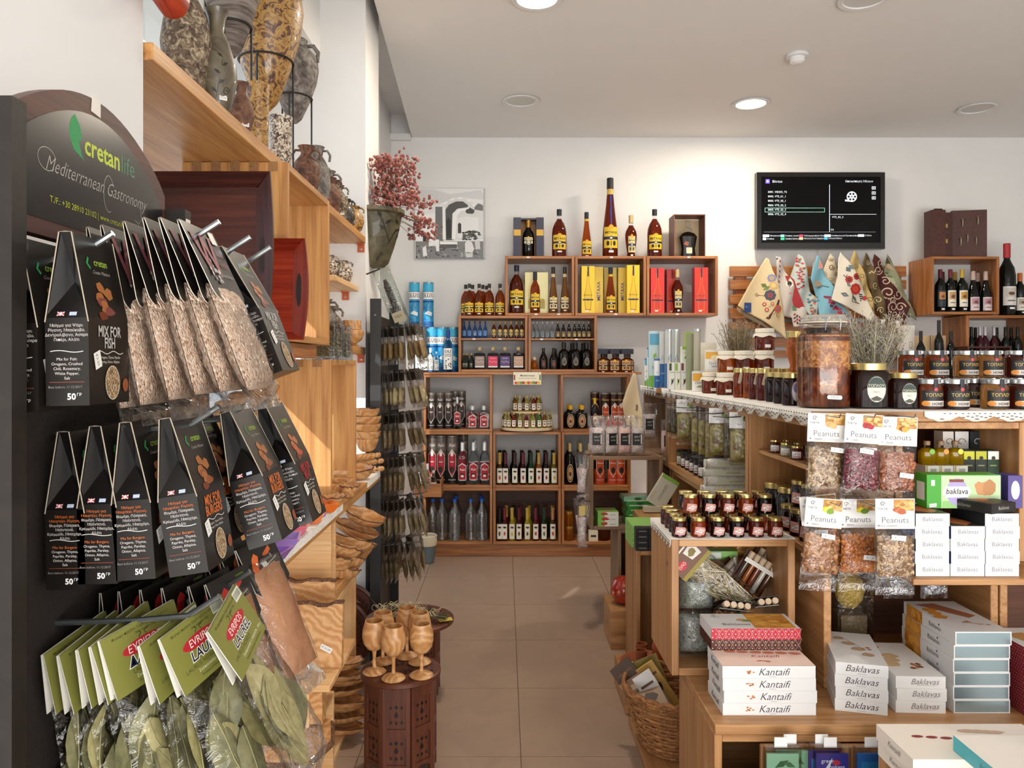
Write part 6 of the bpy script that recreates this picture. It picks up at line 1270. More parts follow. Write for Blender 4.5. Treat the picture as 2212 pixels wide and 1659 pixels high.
# carved folding tables
def carved_table(lab,x,y,zt,r,rb):
    t=thing('carved_table',lab,'table',(x,y,0));
    obj('tabletop',MB().lathe([(r*.93,zt-.022),(r,zt-.016),(r,zt-.004),(r*.96,zt),(.001,zt)],wood('carved',0),48),t)
    sh=[]
    for k in range(26):a=2*PI*k/26;sh+=[('p',leafp(r*.74*cos(a),r*.74*sin(a),r*.14,r*.03,a+.9),'#2c120c'),('e',r*.64*cos(a+.1),r*.64*sin(a+.1),r*.03,r*.03,'#2c120c')]
    for k in range(12):a=2*PI*k/12;sh+=[('p',leafp(r*.15*cos(a),r*.15*sin(a),r*.32,r*.05,a),'#3a1810')]
    obj('carving',MB().art(sh,top(zt),.0003),t)
    h=zt-.023;side=rb*math.tan(PI/8);m=wood('carved',2)
    for k in range(8):
        mb=MB();mb.box(-side+.001,-side*.68,-.006,.006,0,h,m);mb.box(side*.68,side-.001,-.006,.006,0,h,m)
        mb.box(-side*.68,side*.68,-.006,.006,h*.88,h,m);mb.box(-side*.68,side*.68,-.006,.006,h*.50,h*.58,m)
        mb.prism([(-side*.68,h*.13),(-side*.5,h*.16),(0,h*.17),(side*.5,h*.16),(side*.68,h*.13),(side*.68,h*.21),(-side*.68,h*.21)],-.006,.006,m)
        mb.box(-side*.68,side*.68,-.0012,.0022,h*.21,h*.88,m)
        a=2*PI*k/8;q=obj('side_panel',mb,t,(rb*sin(a),-rb*cos(a),0),(0,0,a))
        pc=[]
        for zc2 in(.35,.72):
            pc+=[('p',[(-.008,h*zc2+.0),(0,h*zc2+.016),(.008,h*zc2),(.004,h*zc2-.008),(-.004,h*zc2-.008)],'#120806')]+[('e',s1*side*.38,h*zc2+dz2,.0045,.006,'#120806')for s1 in(-1,1)for dz2 in(.026,-.024)]+[('e',0,h*zc2+.028,.006,.007,'#120806'),('e',0,h*zc2-.026,.005,.006,'#120806')]
        obj('pierced_pattern',MB().art(pc,front(-.0012),.0004),q)
    return t
carved_table('octagonal carved dark wooden table with six wooden goblets on it',-.373,2.765,.357,.143,.118)
carved_table('wider carved round table behind, covered with dried herb bundles',-.422,3.42,.325,.196,.125)
for i,(u,y)in enumerate(((850,2.668),(808.6,2.722),(910.5,2.692),(906.5,2.812),(879,2.868),(827,2.815))):
    t=thing('wooden_goblet','turned olive wood goblet on the octagonal table, '+('front one in the middle','front one on the window side','front one on the aisle side','back one on the aisle side','back one in the middle','back one on the window side')[i],'goblet',(X(u,y),y,.3585),i*.9,'olive wood goblets')
    gm=olive(.35*i)
    obj('foot',MB().lathe([(.040,0),(.042,.003),(.036,.009),(.022,.014),(.009,.020)],gm,30),t);obj('stem',MB().lathe([(.0078,.0195),(.0062,.030),(.006,.06),(.0085,.078)],gm,16),t)
    obj('cup',MB().lathe([(.0085,.078),(.024,.086),(.037,.104),(.0425,.128),(.041,.152),(.033,.180),(.0325,.184),(.0295,.184),(.031,.170),(.036,.130),(.028,.105),(.001,.092)],gm,36),t)
# dried herb bundles on the back table
for i,(u,y,rz)in enumerate(((868,3.36,.2),(905,3.44,-.5),(845,3.46,.9),(930,3.37,-.2))):
    t=thing('herb_bundle','dried herb bundle tied with raffia on the back table, %s'%('front','aisle side','window side','beside the yellow card')[i],'herb bundle',(X(u,y),y,.333),rz,'dried herb bundles');a=MB();b2=MB();rr=random.Random(i)
    for k in range(40):q=rr.uniform(-.02,.02);a.tube([(-.085,q,.004+rr.uniform(0,.02)),(0,q*.5,.010+rr.uniform(0,.014)),(.075,q*1.8,.004+rr.uniform(0,.02))],.0013,rr.choice(('#4a4630','#6a6040','#38402a','#8a7c58')),4)
    for k in range(16):
        c0=Vector((rr.uniform(-.07,.04),rr.uniform(-.03,.03),.03));r0=rr.uniform(.012,.03);b2.tube([(c0.x+r0*cos(q),c0.y+r0*sin(q)*.8,c0.z+.012*sin(q*1.7+k))for q in[rr.uniform(0,1)+.5*j for j in range(9)]],.0008,rr.choice(('#d8c8a0','#c8b488','#e4d8b8')),4)
    obj('stems',a,t,kind='stuff');obj('raffia',b2,t,kind='stuff')
o=obj('paper_card',MB().box(-.03,.03,-.02,.02,0,.001,'#d0bc50'));o.location=(X(962,3.36),3.36,.334);o.rotation_euler=(0,-.05,.3);tag(o,'small yellow paper card at the edge of the back table','card')

# ---------------------------------------------------------------- black spice rack beyond the pier
rk=thing('spice_rack','tall narrow black rack with wire hooks of spice bags beyond the pier','rack',(-.63,3.9,0))
rkm=('#2a2c2e',.4)
def rkp(n_,mb):return obj(n_,rel(mb,rk),rk)
rkp('side_board',MB().box(-.655,-.603,3.74,3.762,0,1.77,rkm));rkp('side_board',MB().box(-.655,-.603,4.36,4.38,0,1.77,rkm))
rkp('back_panel',MB().box(-.655,-.645,3.763,4.359,0,1.7,'#1c1a18'));rkp('top_rail',MB().box(-.645,-.62,3.763,4.359,1.64,1.68,rkm));rkp('screw',MB().lathe([(.006,0),(.004,.003)],SILV,10)).rotation_euler=(0,0,0)
rk.children[-1].data=MB().lathe([(.006,0),(.004,.003)],SILV,10).mesh();rk.children[-1].location=(0,-.16,1.69);rk.children[-1].rotation_euler=(PI/2,0,0)
rows=[1.64,1.415,1.205,.985,.77,.555]
HC=[(('#a8844e','#c8a468','#8a6a40'),.0),(('#c4b084','#dccca0','#a89064'),0),(('#7a6448','#96805c','#ac9470'),0),(('#705a40','#8c7454','#a88e68'),0),(('#8c7858','#a8946c','#c4b088'),0),(('#6a5840','#84704e','#9c8660'),0)]
rr=random.Random(77)
def spbag(i):
    cm=cells(HC[i][0]+('#c8b890',),330,.6,.7,.003);k0=random.Random(i)
    ps=[('bag',pillow(.095,0,-.185,.022,film(.13),6,10,.0014,0,.01,0,k0).mesh('bag',60)),('spice',pillow(.084,-.085,-.172,.021,cm,6,8,.0012,0,0,.1,k0).mesh('spice',60))]
    ps.append(('header_card',MB().box(-.045,.045,-.0012,.0012,-.055,.002,'#241c14' if i in(0,1)else '#3a3020').mesh()))
    return ps
SB=[spbag(i)for i in range(6)]
for i,z in enumerate(rows):
    for y in(3.84,4.0):
        o=rkp('hook',MB().tube([(-.645,y,z-.015),(-.52,y,z-.003),(-.43,y,z+.006),(-.405,y,z+.02)],.0026,('#8a8e90',.35,.8),6));rkp('hook',MB().tube([(-.645,y+.03,z-.015),(-.52,y+.03,z-.003),(-.43,y+.03,z+.006)],.002,('#8a8e90',.35,.8),6))
    n=8 if i<5 else 7
    for k in range(n):
        tl_=2+2.2*k;x=-.622+.026*k
        hang(SB[i],'spice_bag','thin spice bag on the black rack, %s row from the top, %s from panel'%(nth(i),nth(k)),'spice bag',x,3.84+rr.uniform(-.01,.01),z-.002+.0022*k,tl_*.9 if k>n-4 else rr.uniform(0,3),'spice bags on the black rack',0,rr.uniform(-.2,.1))
    for k in range(3):
        hang(SB[(i+1)%6],'spice_bag','spice bag on rear hooks of the black rack, %s row from top, %s'%(nth(i),nth(k)),'spice bag',-.56+.06*k,4.015,z+.003*k,rr.uniform(2,12),'spice bags on the black rack',0,rr.uniform(-.3,.3))
t=thing('bagged_grinder','black ribbed grinder in a clear bag hanging from the top of the rack','grinder',(-.625,3.86,1.93));t.rotation_euler=(0,-.38,0)
obj('bag',pillow(.09,0,-.31,.05,film(.2,'#e8ece8'),6,10,.003).mesh(),t)
hd=MB().lathe([(.02,-.28),(.026,-.25),(.022,-.21)]+[(q,-.21+.012*k+d_)for k in range(10)for q,d_ in((.019,0),(.019,.006),(.015,.007),(.015,.0115))]+[(.008,-.06)],('#161412',.35),16);obj('grip',hd,t)
obj('paper_label',MB().box(-.03,.03,-.028,-.0272,-.285,-.235,'#a89c80').art([('t','ΜΙΛ',0,-.26,.02,'#2a241c')],front(-.028)),t);obj('peg',MB().tube([(-.075,0,.0),(0,0,.0)],.004,'#2a2a2a',6),t)
t=thing('carved_wood_hook','curved reddish brown wooden hook high at the end of the window wall','hook',(-.70,1.36,2.2))
obj('arm',rel(MB().tube([(-.712,1.30,2.36),(-.68,1.36,2.27),(-.66,1.44,2.19),(-.655,1.52,2.165),(-.66,1.57,2.20)],[.03,.032,.034,.032,.018],wood('red',1),14),t),t)
obj('boss',rel(MB().ell((-.64,1.50,2.19),(.022,.03,.03),wood('maho',1),14,8),t),t)
# ---------------------------------------------------------------- island of crates
TZ=1.315;IX=.90
o=board('pine_counter',IX-.02,2.6,2.20,2.86,TZ-.030,TZ,'isle');tag(o,'pine top board of the island at its near end under the big honey jar','board')
o=board('pine_counter',IX-.02,1.5,2.865,5.0,TZ-.030,TZ,'isle');tag(o,'long pine top board of the island along the aisle','board')
bx=lambda lab,*a,**k:crate(lab,*a,**k)
zt_=TZ-.031
bx('island crate open to the aisle behind the hanging peanuts',IX,1.12,2.21,2.83,.882,zt_,'isle',False,.02,back=(1.10,1.119,'isle'))
bx('long island crate open to the aisle with hanging olive bags',IX,1.30,2.845,4.25,.882,zt_,'isle',False,.03,back=(1.28,1.299,'isle'))
bx('far island crate open to the aisle with a hanging salt bag',IX,1.30,4.27,4.98,.882,zt_,'dull',False,.03,back=(1.28,1.299,'dull'))
for i,(y0,y1)in enumerate(((2.66,3.35),(3.36,4.25),(4.27,4.98))):
    bx('lower island crate open to the aisle, %s from the peanut end'%nth(i),IX+.02,1.30,y0,y1,.42,.880,'isle' if i<2 else 'dull',False,.03,back=(1.28,1.299,'ply'))
    bx('floor-level island crate, %s from the peanut end'%nth(i),IX+.02,1.30,y0,y1,0,.418,'isle',False,.03,back=(1.28,1.299,'ply'))
o=board('shelf_board',.925,1.095,2.235,2.805,1.126,1.140,'isle');tag(o,'small inner shelf with little honey jars behind the peanuts','shelf')
bx('front island crate of olive oil above the white stacked cartons',1.125,1.50,2.21,2.60,.882,zt_,'isle',True,.02,back='ply')
bx('front island crate at the frame edge',1.505,2.0,2.21,2.60,.882,zt_,'isle',True,.02,back='ply')
bx('lower front crate standing behind the stacked dessert boxes',.918,1.42,2.21,2.60,.5185,.880,'isle',True,.022,back='ply')
bx('next lower front crate past the foil-ended boxes',1.425,1.93,2.21,2.60,.5185,.880,'isle',True,.022,back='ply')
o=board('platform_board',.545,2.2,1.99,2.62,.490,.5175,'isle');tag(o,'pine platform board under the stacked dessert boxes','platform')
bx('pine crate with its end grain towards the shop door under the platform',.545,1.04,1.995,2.40,0,.489,'isle',True,.02,back='isle')
bx('second pine crate under the platform',1.045,1.54,1.995,2.40,0,.489,'isle',True,.02,back='isle')
for x0 in(.66,1.066):o=board('front_panel',x0,x0+.36,1.978,1.992,.0,.468,'isle');tag(o,'upright pine panel %s under the platform'%('beside the hanging cards' if x0<1 else 'behind the low white boxes'),'panel')
bx('pine crate topped with jam jars, protruding into the aisle',.50,.87,2.30,2.62,.518,.926,'isle',True,.022)
bx('dull grey-brown crate with salt bags on top',.468,.865,4.20,4.50,.545,.945,'dull',True,.018)
bx('dull crate standing on the floor under the salt crate',.62,.895,4.20,4.50,0,.544,'dull',True,.018,back='ply')
bx('narrow pine crate under the green and black boxes',.61,.885,3.55,3.88,0,.585,'isle',True,.018,back='isle')
for lab,a in(('low wooden block under the red clay money box',(.54,.90,3.90,4.18,0,.20)),('low wooden block under the terracotta tray',(.50,.86,3.18,3.50,0,.13)),('low wooden base under the wicker basket',(.50,.86,2.70,3.10,0,.03))):
    o=board('wooden_block',*a,'isle');tag(o,lab,'block')
# small printed cartons
def carton(lab,x,y,z,w,d,h,colr,name='carton',cat='box',rz=0,group=None,art=None,side=None,tp=None,sidec=None,topc=None):
    b=MB().box(-w/2,w/2,-d/2,d/2,0,h,colr);P=[('carton',b.mesh('carton'))];m=MB()
    if sidec:m.art([('r',-d/2,d/2,0,h,sidec)],sideL(-w/2),.0003)
    if topc:m.art([('r',-w/2,w/2,-d/2,d/2,topc)],top(h),.0003)
    if art:m.art(art,front(-d/2-.0002),.0003)
    if side:m.art(side,sideL(-w/2-.0003),.0003)
    if tp:m.art(tp,top(h+.0003),.0003)
    if m.v:P.append(('print',m.mesh('print')))
    return put(P,name,lab,cat,(x,y,z),rz,group)
WC=('#dfdedd',.45)
def nuts(cx,cz,w,h,rr,cols=('#b06a34','#c4824a','#a05c2c'),n=6):return[('p',blob(cx+rr.uniform(-w,w),cz+rr.uniform(-h,h),w*.35,h*.4,8,.3,rr),rr.choice(cols))for _ in range(n)]
rr=random.Random(31)
# kantaifi stack
for i in range(4):
    w,h=.247,.0325;x=.703+.003*(i%2)-.004*(i==3)
    a=[('t','Kantaifi',.012,h*.5,.027,'#2a2a3c',{'s':.35,'b':-.006}),('r',.0,.018,h*.12,h*.15,'#9a9aa0')]+nuts(-.050,h*.5,.010,.005,rr)
    tp=([('r',-w/2,w/2,-.075,.075,'#e8cfc2')]+[('p',blob(-.075+.035*k,.028-.003*k,.017,.010,12,.15,rr),'#c8785a')for k in range(6)]+[('t','Kantaifi',.01,-.008,.026,'#9a4a4a',{'s':.35}),('l',[(-.06,.055),(.12,.035)],.003,'#6a3040'),('p',blob(.09,.045,.017,.008,12,.1,rr),'#5a3440')]+nuts(-.01,-.045,.02,.006,rr))if i==3 else None
    carton('white dessert box with script lettering, %s of the stack in front of the jam crate'%('lowest','second','third','top')[i],x,2.115,.518+.0328*i,w,.15,h,WC,'dessert_box','box',0,'white dessert boxes by the jam crate',a,[('t','Kantaifi',0,h*.5,.024,'#3a3a4c',{'s':.35})],tp)
for i,(c1,dt)in enumerate((('#4a1818','#e8c8a0'),('#b41c34','#f4d8d0'))):
    w,h=.25,.030;a=[('l',[(-w/2+.0185*k-.006,0),(-w/2+.0185*k+.012,h)],.0005,dt)for k in range(1,14)]+[('l',[(-w/2+.0185*k+.012,0),(-w/2+.0185*k-.006,h)],.0005,dt)for k in range(1,14)]+[('e',-w/2+.0185*k+.003+.009*(j%2)-.009*(j%2)*0,h*(.2+.3*j),.0016,.0016,dt)for k in range(0,13)for j in range(3)]
    tp=[('r',.0,w/2-.01,-.06,.062,'#d09038')]+[('p',blob(rr.uniform(.01,.10),rr.uniform(-.05,.055),.015,.009,8,.3,rr),rr.choice(('#b87420','#e0a848','#c88430')))for _ in range(22)]+[('t','Baklavas',-.045,-.030,.024,'#8a8480'),('t','THETA',-.09,.032,.009,'#555055'),curl(-.09,.046,.007,.0012,'#403c40'),('p',blob(-.02,.01,.018,.008,10,.3,rr),'#c8a060'),('p',blob(-.005,.0,.016,.007,10,.3,rr),'#7a8a3c')]
    carton('white-topped dessert box with %s dotted sides on the white stack'%('dark maroon','bright red')[i],.704,2.215,.6495+.0305*i,w,.128,h,(c1,.4),'dessert_box','box',0,None,a,None,tp if i else None,WC if i else None,WC)
# baklavas stack 1, 2, 3, 4
for i in range(4):
    w,h=.130,.0325;a=[('t','Baklavas',0,h*.55,.025,'#3a3036',{'s':.35,'b':-.006}),('r',-.012,.012,h*.14,h*.17,'#9a9aa0')]
    tp=[('p',blob(-.03+.02*k,.07-.04*k,.018,.014,10,.25,rr),'#b89878')for k in range(4)]+[('l',[(-.02,.08),(.03,-.02)],.0015,'#6a6064')]+nuts(.03,.0,.014,.01,rr)if i==3 else None
    carton('long white dessert box beside the crate post, %s from the platform'%nth(i),.985+.002*(i%2),2.175,.518+.0328*i,w,.25,h,WC,'dessert_box','box',-.26,'white boxes beside the crate post',a,None,tp)
for i in range(3):
    w,h=.130,.0325;a=[('t','Baklavas',.01,h*.55,.022,'#8a7c80',{'s':.35}),('r',-.01,.04,h*.26,h*.29,'#b4a49c')]
    tp=[('p',blob(-.02-.01*k,.02-.03*k,.026,.018,12,.2,rr),'#cfae84')for k in range(3)]+nuts(.02,-.06,.02,.02,rr,('#a8643c','#8a4a30','#d0a878'))+nuts(-.03,.09,.02,.012,rr)if i==2 else None
    carton('long cream dessert box in the short stack of three, %s from the platform'%nth(i),1.118+.003*(i%2),2.178,.518+.0328*i,w,.25,h,('#e6e4e0',.4),'dessert_box','box',-.05,'cream dessert boxes',a,None,tp)
FO=M('#9db4bc',.22,.75)
for i in range(6):
    w,h=.150,.036;sp_=[('r',.0,.125,0,h,'#d08a34')]if 0 else[('r',-.115,-.03,0,h,'#cf8c38')]+[('p',blob(rr.uniform(-.105,-.04),h*rr.uniform(.3,.7),.016,.012,8,.3,rr),rr.choice(('#b8701c','#e0a044')))for _ in range(5)]+[('t','Baklavas',.035,h*.5,.018,'#6a6468',{'r':0}),('e',.055,h*.8,.003,.003,'#3a3438')]
    tp=[('p',[(-.06,.10),(.0,.11),(.06,.0),(.03,-.02)],'#a8684c')]+[('p',blob(-.045,.05-.03*k,.020,.017,10,.2,rr),'#d8902c')for k in range(3)]+nuts(.0,-.05,.012,.01,rr)+nuts(.03,-.07,.02,.01,rr,('#d8c0a8','#b89078'))if i==5 else None
    carton('white dessert box with shiny blue-grey foil end, %s from the platform'%nth(i),1.275+.006*(i==5)-.002*(i%2),2.185,.518+.0363*i,w,.265,h,WC,'dessert_box','box',0,'foil-ended dessert boxes',[('r',-w/2+.003,w/2-.003,.003,h-.003,FO)],sp_,tp)
for i in range(5):
    w,h=.145,.036;carton('foil-ended dessert box with dotted red side at the frame edge, %s from the platform'%nth(i),1.452,2.09,.518+.0363*i,w,.20,h,WC,'dessert_box','box',0,'red-sided foil boxes',[('r',-w/2+.003,w/2-.003,.003,h-.003,FO)],[('e',-.09+.009*k+.0045*(j%2),.006+.008*j,.0013,.0013,'#e8c0b0')for k in range(21)for j in range(4)],([('p',blob(-.02,.02,.03,.04,12,.2,rr),'#c8945c')]if i==4 else None),'#8c1c2c')
# front bay cartons
for c_ in range(3):
    n=(5,4,5)[c_]
    for i in range(n):
        w,h=.0925,.0332;x=1.1436+.0925*c_+.002*(i%2)*(1 if c_ else-1)
        dark=i==n-1
        carton('small white dessert carton, %s from the shelf in the %s stack past the peanuts'%(nth(i),nth(c_)),x,2.13,.8835+.0336*i,.0905,.155,h,WC,'dessert_carton','box',0,'small white dessert cartons',[('t','Baklavas',0,h*.55,.0165,'#8a8c94'),('r',-.015,.02,h*.24,h*.27,'#c0c0c8')],None,[('r',-.044,.044,-.075,.075,'#3a2418'),('p',blob(0,.0,.035,.06,12,.2,rr),'#b8683c')]if dark else None,('#20242c' if i%2==0 else '#2c3c7c'))
o=board('shelf_board',1.08,1.49,2.03,2.206,.866,.8825,'isle');tag(o,'narrow shelf under the small white dessert cartons','shelf')
carton('black dessert carton with photo top lying across the white stacks',1.30,2.125,1.0535,.10,.16,.026,('#191614',.4),'dessert_carton','box',.42,None,[('t','Baklavas',0,.013,.013,'#b0a8a0')],[('t','Baklavas',0,.013,.014,'#8a8078')],[('r',-.045,.045,-.08,.08,'#3a2a20'),('p',blob(0,.01,.03,.05,10,.2,rr),'#b8582c')])
y=2.115
gx=X(2084,y);gw=160*y/F
grn=[('r',-gw/2,-gw/2+.04,0,.09,'#3f9c2c'),('r',-gw/2+.04,gw/2,0,.09,'#b8d4a4'),('r',-.06,gw/2,.0,.02,'#8cc070'),('e',-.018,.045,.03,.038,'#a89cc8'),('p',[(-.058,.045),(-.05,.060),(.012,.060),(.020,.045),(.012,.030),(-.05,.030)],'#f2f2ee'),('t','baklava',-.019,.046,.021,'#2a1c18',{'b':.015,'s':.15}),('r',-.04,-.0,.072,.080,'#7a3828'),
       ('p',blob(.050,.055,.022,.020,12,.2,rr),'#c08a58'),('p',blob(.070,.058,.018,.022,12,.2,rr),'#b07c4c'),('p',blob(.07,.018,.012,.008,10,.2,rr),'#8a3a50'),('p',[(-.095,.012),(-.075,.014),(-.075,.004),(-.095,.002)],'#eeeeea'),('t','€5.60',-.085,.008,.006,'#333333'),('r',-.09,-.08,.062,.078,'#dfe8dc')]
carton('large green dessert carton with a white oval title, on the white stacks',gx+.0,y+.035,1.053,gw,.06,.092,('#3f9c2c',.35),'dessert_carton','box',0,None,grn,[('r',-.02,.02,.02,.07,'#e8e4d8')])
o_b=carton('purple dessert carton at the frame edge beside the green one',X(2196,y),y+.035,1.053,.040,.06,.09,('#4c3c84',.35),'dessert_carton','box',0,None,[('e',0,.05,.012,.026,'#d8d4e0')])
# oils on the inner shelf
sh_=board('shelf_board',1.146,1.479,2.24,2.59,1.110,1.122,'isle');tag(sh_,'inner shelf carrying olive oil bottles and cartons','shelf')
for i,u in enumerate((1985,2015,2046)):
    y=2.28;x=X(u+17,y);carton('small white oil carton lying under an oil bottle, %s from the peanuts'%nth(i),x,y,1.1225,.040,.06,.030,'#e6e3da','oil_carton','box',0,'small white oil cartons',[('r',-.006,.012,.006,.022,'#a8a8a4'),('r',-.018,-.014,0,.03,'#b8a050')])
    t=put([('body',MB().lathe([(.021,0),(.0225,.003),(.0225,.038),(.014,.048),(.008,.050)],glass('#c8a010',.03,1.35,.75),24,sq=3,sy=.8).mesh()),('neck',MB().lathe([(.008,.049),(.007,.058)],CLR,12).mesh()),('stopper',MB().lathe([(.0095,.058),(.0095,.070)],'#8a6a4a',12).mesh()),('tag',MB().art([('e',.006,.040,.008,.008,('#7ab040','#d89040','#d8d040')[i])],front(-.0185)).mesh())],'oil_bottle','small square olive oil bottle with cork and %s tag'%('green','orange','yellow')[i],'bottle',(x,y,1.153),0)
for i,(u,hh_,wd_,c_)in enumerate(((2010,64,28,'#e4ddd0'),(2040,74,26,'#e8e2d8'),(2066,78,32,'#ecebe6'),(2100,72,30,'#1f2226'))):
    y=2.42;x=X(u,y)
    if i==0:continue
    carton(('','cream olive oil carton with brown curl','white olive oil carton with a large curl mark','black olive oil carton with a pale curl mark')[i],x,y,1.1225,wd_*y/F,.05,.118,c_,'oil_carton','box',0,None,[curl(.0,.085,.014,.0022,'#7a5a44' if i<3 else '#c8ccd0',.8),('t','epsilon',.0,.052,.010,'#8a8480' if i<3 else '#c8ccd0',{'s':.3})]+([('r',-.018,.018,.028,.042,'#8a949c'),('t','Organic',0,.035,.007,'#20242a')]if i==3 else[]))
for i,(x,c_,c2)in enumerate(((1.375,'#191c14','#c0c020'),(1.411,'#191c14','#b8b820'),(1.447,'#1c3c20','#e4e4dc'))):carton('%s oil tin carton %s'%(('black and yellow','black and yellow','dark green')[i],('beside the black carton','in the middle','with a small portrait panel at the frame edge')[i]),x,2.30,1.1225,.034,.05,.072,c_,'oil_carton','box',0,None,[('r',-.016,.016,.046,.070,c2),('e',0,.05,.006,.006,'#20241c' if i<2 else '#3a3028'),('r',-.01,.01,.026,.03,'#8a9060')])
# peanuts
def peanut(name_,c_nut,kindc,seed,seeds=False):
    r3=random.Random(seed);w,ch=.104,.080;cd=MB().box(-w/2,w/2,-.0015,.0015,-ch,0,('#f2f1ef',.45))
    sh=[('r',-.004,w/2-.002,-.032,-.002,'#b8843c')]+[('p',blob(r3.uniform(.004,w/2-.008),r3.uniform(-.028,-.006),.0075,.0045,8,.2,r3),r3.choice(('#d8a860','#e4bc78','#a87030','#c8924c')))for _ in range(26)]
    sh+=[curl(-.034,-.014,.0065,.0014,'#2a2428',1.2),('t','THETA',-.034,-.027,.0085,'#5a5458'),('t','Peanuts',-.0,-.057,.0235,'#66676c',{'b':-.008}),('e',-.044,-.071,.002,.002,'#7a3c3c'),('t',name_,-.022,-.071,.0075,'#8a8488')]
    sh+=[('p',blob(.006+.006*k,-.030-.002*k,.011,.008,10,.25,r3),kindc[k%len(kindc)])for k in range(3)]
    art=MB().art(sh,front(-.0016),.0003)
    bag=pillow(w,-.070,-.235,.034,film(.14),9,12,.002,0,.02,0,r3);N=MB();base=pillow(w*.90,-.098,-.205,.020,cells(c_nut,90),8,10,.001,0,0,0,r3)
    ms=[M(q,.38,0,0,.2)for q in c_nut]
    for k in range(95):
        a,b=r3.uniform(-.045,.045),r3.uniform(-.202,-.100);s1=r3.choice((-1,-1,1));e=max(0,1-(abs(a)/.05)**3)**.5;rz_=Matrix.Rotation(r3.uniform(0,3),3,'Y')
        sz=(.0042,.0038,.0062)if seeds else(.0062,.0054,.0082);N.ell((a,s1*(.0085*e+.0015),b),sz,ms[k%len(ms)],8,5,.12 if seeds else .05,rz_)
    st_=MB().box(-.019,.019,-.0006,0,-.0065,.0065,'#f0f0ee').art([('t','€ 1.20',0,0,.008,'#3a3a40')],front(-.0006),.0003)
    return[('card',cd.mesh('card',20),[('print',art.mesh('print'))]),('bag',bag.mesh('bag',60)),('nuts',N.mesh('nuts',60)),('filling',base.mesh('filling',60)),('price_sticker',st_.mesh('price'))]
tanc=('#a87448','#945f34','#b88a60','#86542e');ros=('#601426','#742030','#541020','#863a3c');hon=('#965632','#a66640','#864628');ora=('#b06420','#c0742e','#98541a');ses=('#b09470','#c4aa84','#8e6c46','#72502e')
PN={k:peanut(*v)for k,v in{'ses':('sesame',ses,('#d8b070','#c89c58'),1,True),'rose':('rose',ros,('#b01c2c','#8c1824'),2),'hon':('honey',hon,('#e0a030','#8a3c1c'),3),'lem':('lemon',tanc,('#e0d020','#f0e858','#7a9c2c'),4),'or':('lemon',ora,('#e0d020','#e8e050','#6a9028'),5),'cin':('sesame  cinnamon',('#a88460','#c8a880','#7c5c3c','#8c6844'),('#b05a34','#c87850'),6,True)}.items()}
for i,(k,u,v,y,rl,lab)in enumerate((('ses',1786,893,2.150,2,'packet of sesame peanuts, upper row at the corner'),('rose',1850,894,2.165,-1,'packet of dark red rose peanuts half hidden behind the next one'),('rose',1868,895,2.120,4,'packet of dark red rose peanuts with rose card, upper row'),('hon',1941,901,2.14,2,'packet of honey peanuts, upper row beside the oil shelf'),
                                           ('or',1765,1070,2.165,-6,'orange-coloured peanuts mostly hidden in the lower row corner'),('lem',1782,1077,2.12,5,'packet of lemon peanuts, lower row, first full card'),('or',1853,1078,2.15,0,'packet of orange-coloured lemon peanuts, lower row middle'),('cin',1933,1077,2.035,0,'packet of sesame cinnamon peanuts, lower row beside the white cartons'))):
    t=put(PN[k],'peanut_packet',lab,'peanut packet',(X(u,y),y,Z(v,y)),rr.uniform(-.05,.05),'peanut packets');t.rotation_euler=(0,math.radians(rl),t.rotation_euler[2])
    for ch in t.children:
        if ch.name.startswith('price'):ch.location=(rr.uniform(-.01,.03),-.0195,-.10-.06*(i%3==0)*(i>0));ch.rotation_euler=(0,.1,0)
pk_=thing('peanut_hooks','thin metal hooks on the island end panel holding the peanut packets','hook rail',(1.02,2.2,1.27))
for u in(1786,1858,1941):
    for v in(893,1077):
        x=X(u,2.14);z=Z(v,2.14)-.006;x=min(x,1.10);obj('hook',rel(MB().tube([(x,2.209,z-.002),(x,2.06,z),(x,2.05,z+.01)],.0018,SM_,6),pk_),pk_)
# clear empty bags below
for i,(u,v,y,w)in enumerate(((1940,1238,2.24,.085),(2018,1235,2.24,.08),(1905,1240,2.30,.07))):
    put([('bag',pillow(w,0,-.09,.03,film(.3,'#f4f4f6',.08,.9,30),8,9,.005).mesh('bag',60)),('wrap',pillow(w*.8,-.03,-.085,.02,film(.35,'#e8e8ee',.1,.9,30),7,7,.004).mesh('wrap',60))],'clear_bag','crumpled clear bag hanging under the dessert cartons, %s'%nth(i),'bag',(X(u,y),y,.857),0,'crumpled clear bags')
t=thing('bath_sponge','yellow natural sponge in a clear bag standing in the lower crate','sponge',(1.085,2.42,.5405));obj('sponge',MB().ell((0,0,.20),(.045,.035,.058),mottled(('#a88c38','#c8ac50','#d8c070'),80,.95,bs=1),18,12,.05),t);obj('bag',MB().box(-.055,.055,-.045,.045,0,.30,film(.12,'#f4f0e8',.1,.3)),t);obj('card_base',MB().box(-.04,.04,-.035,.035,0.002,.13,'#6a5a40'),t)
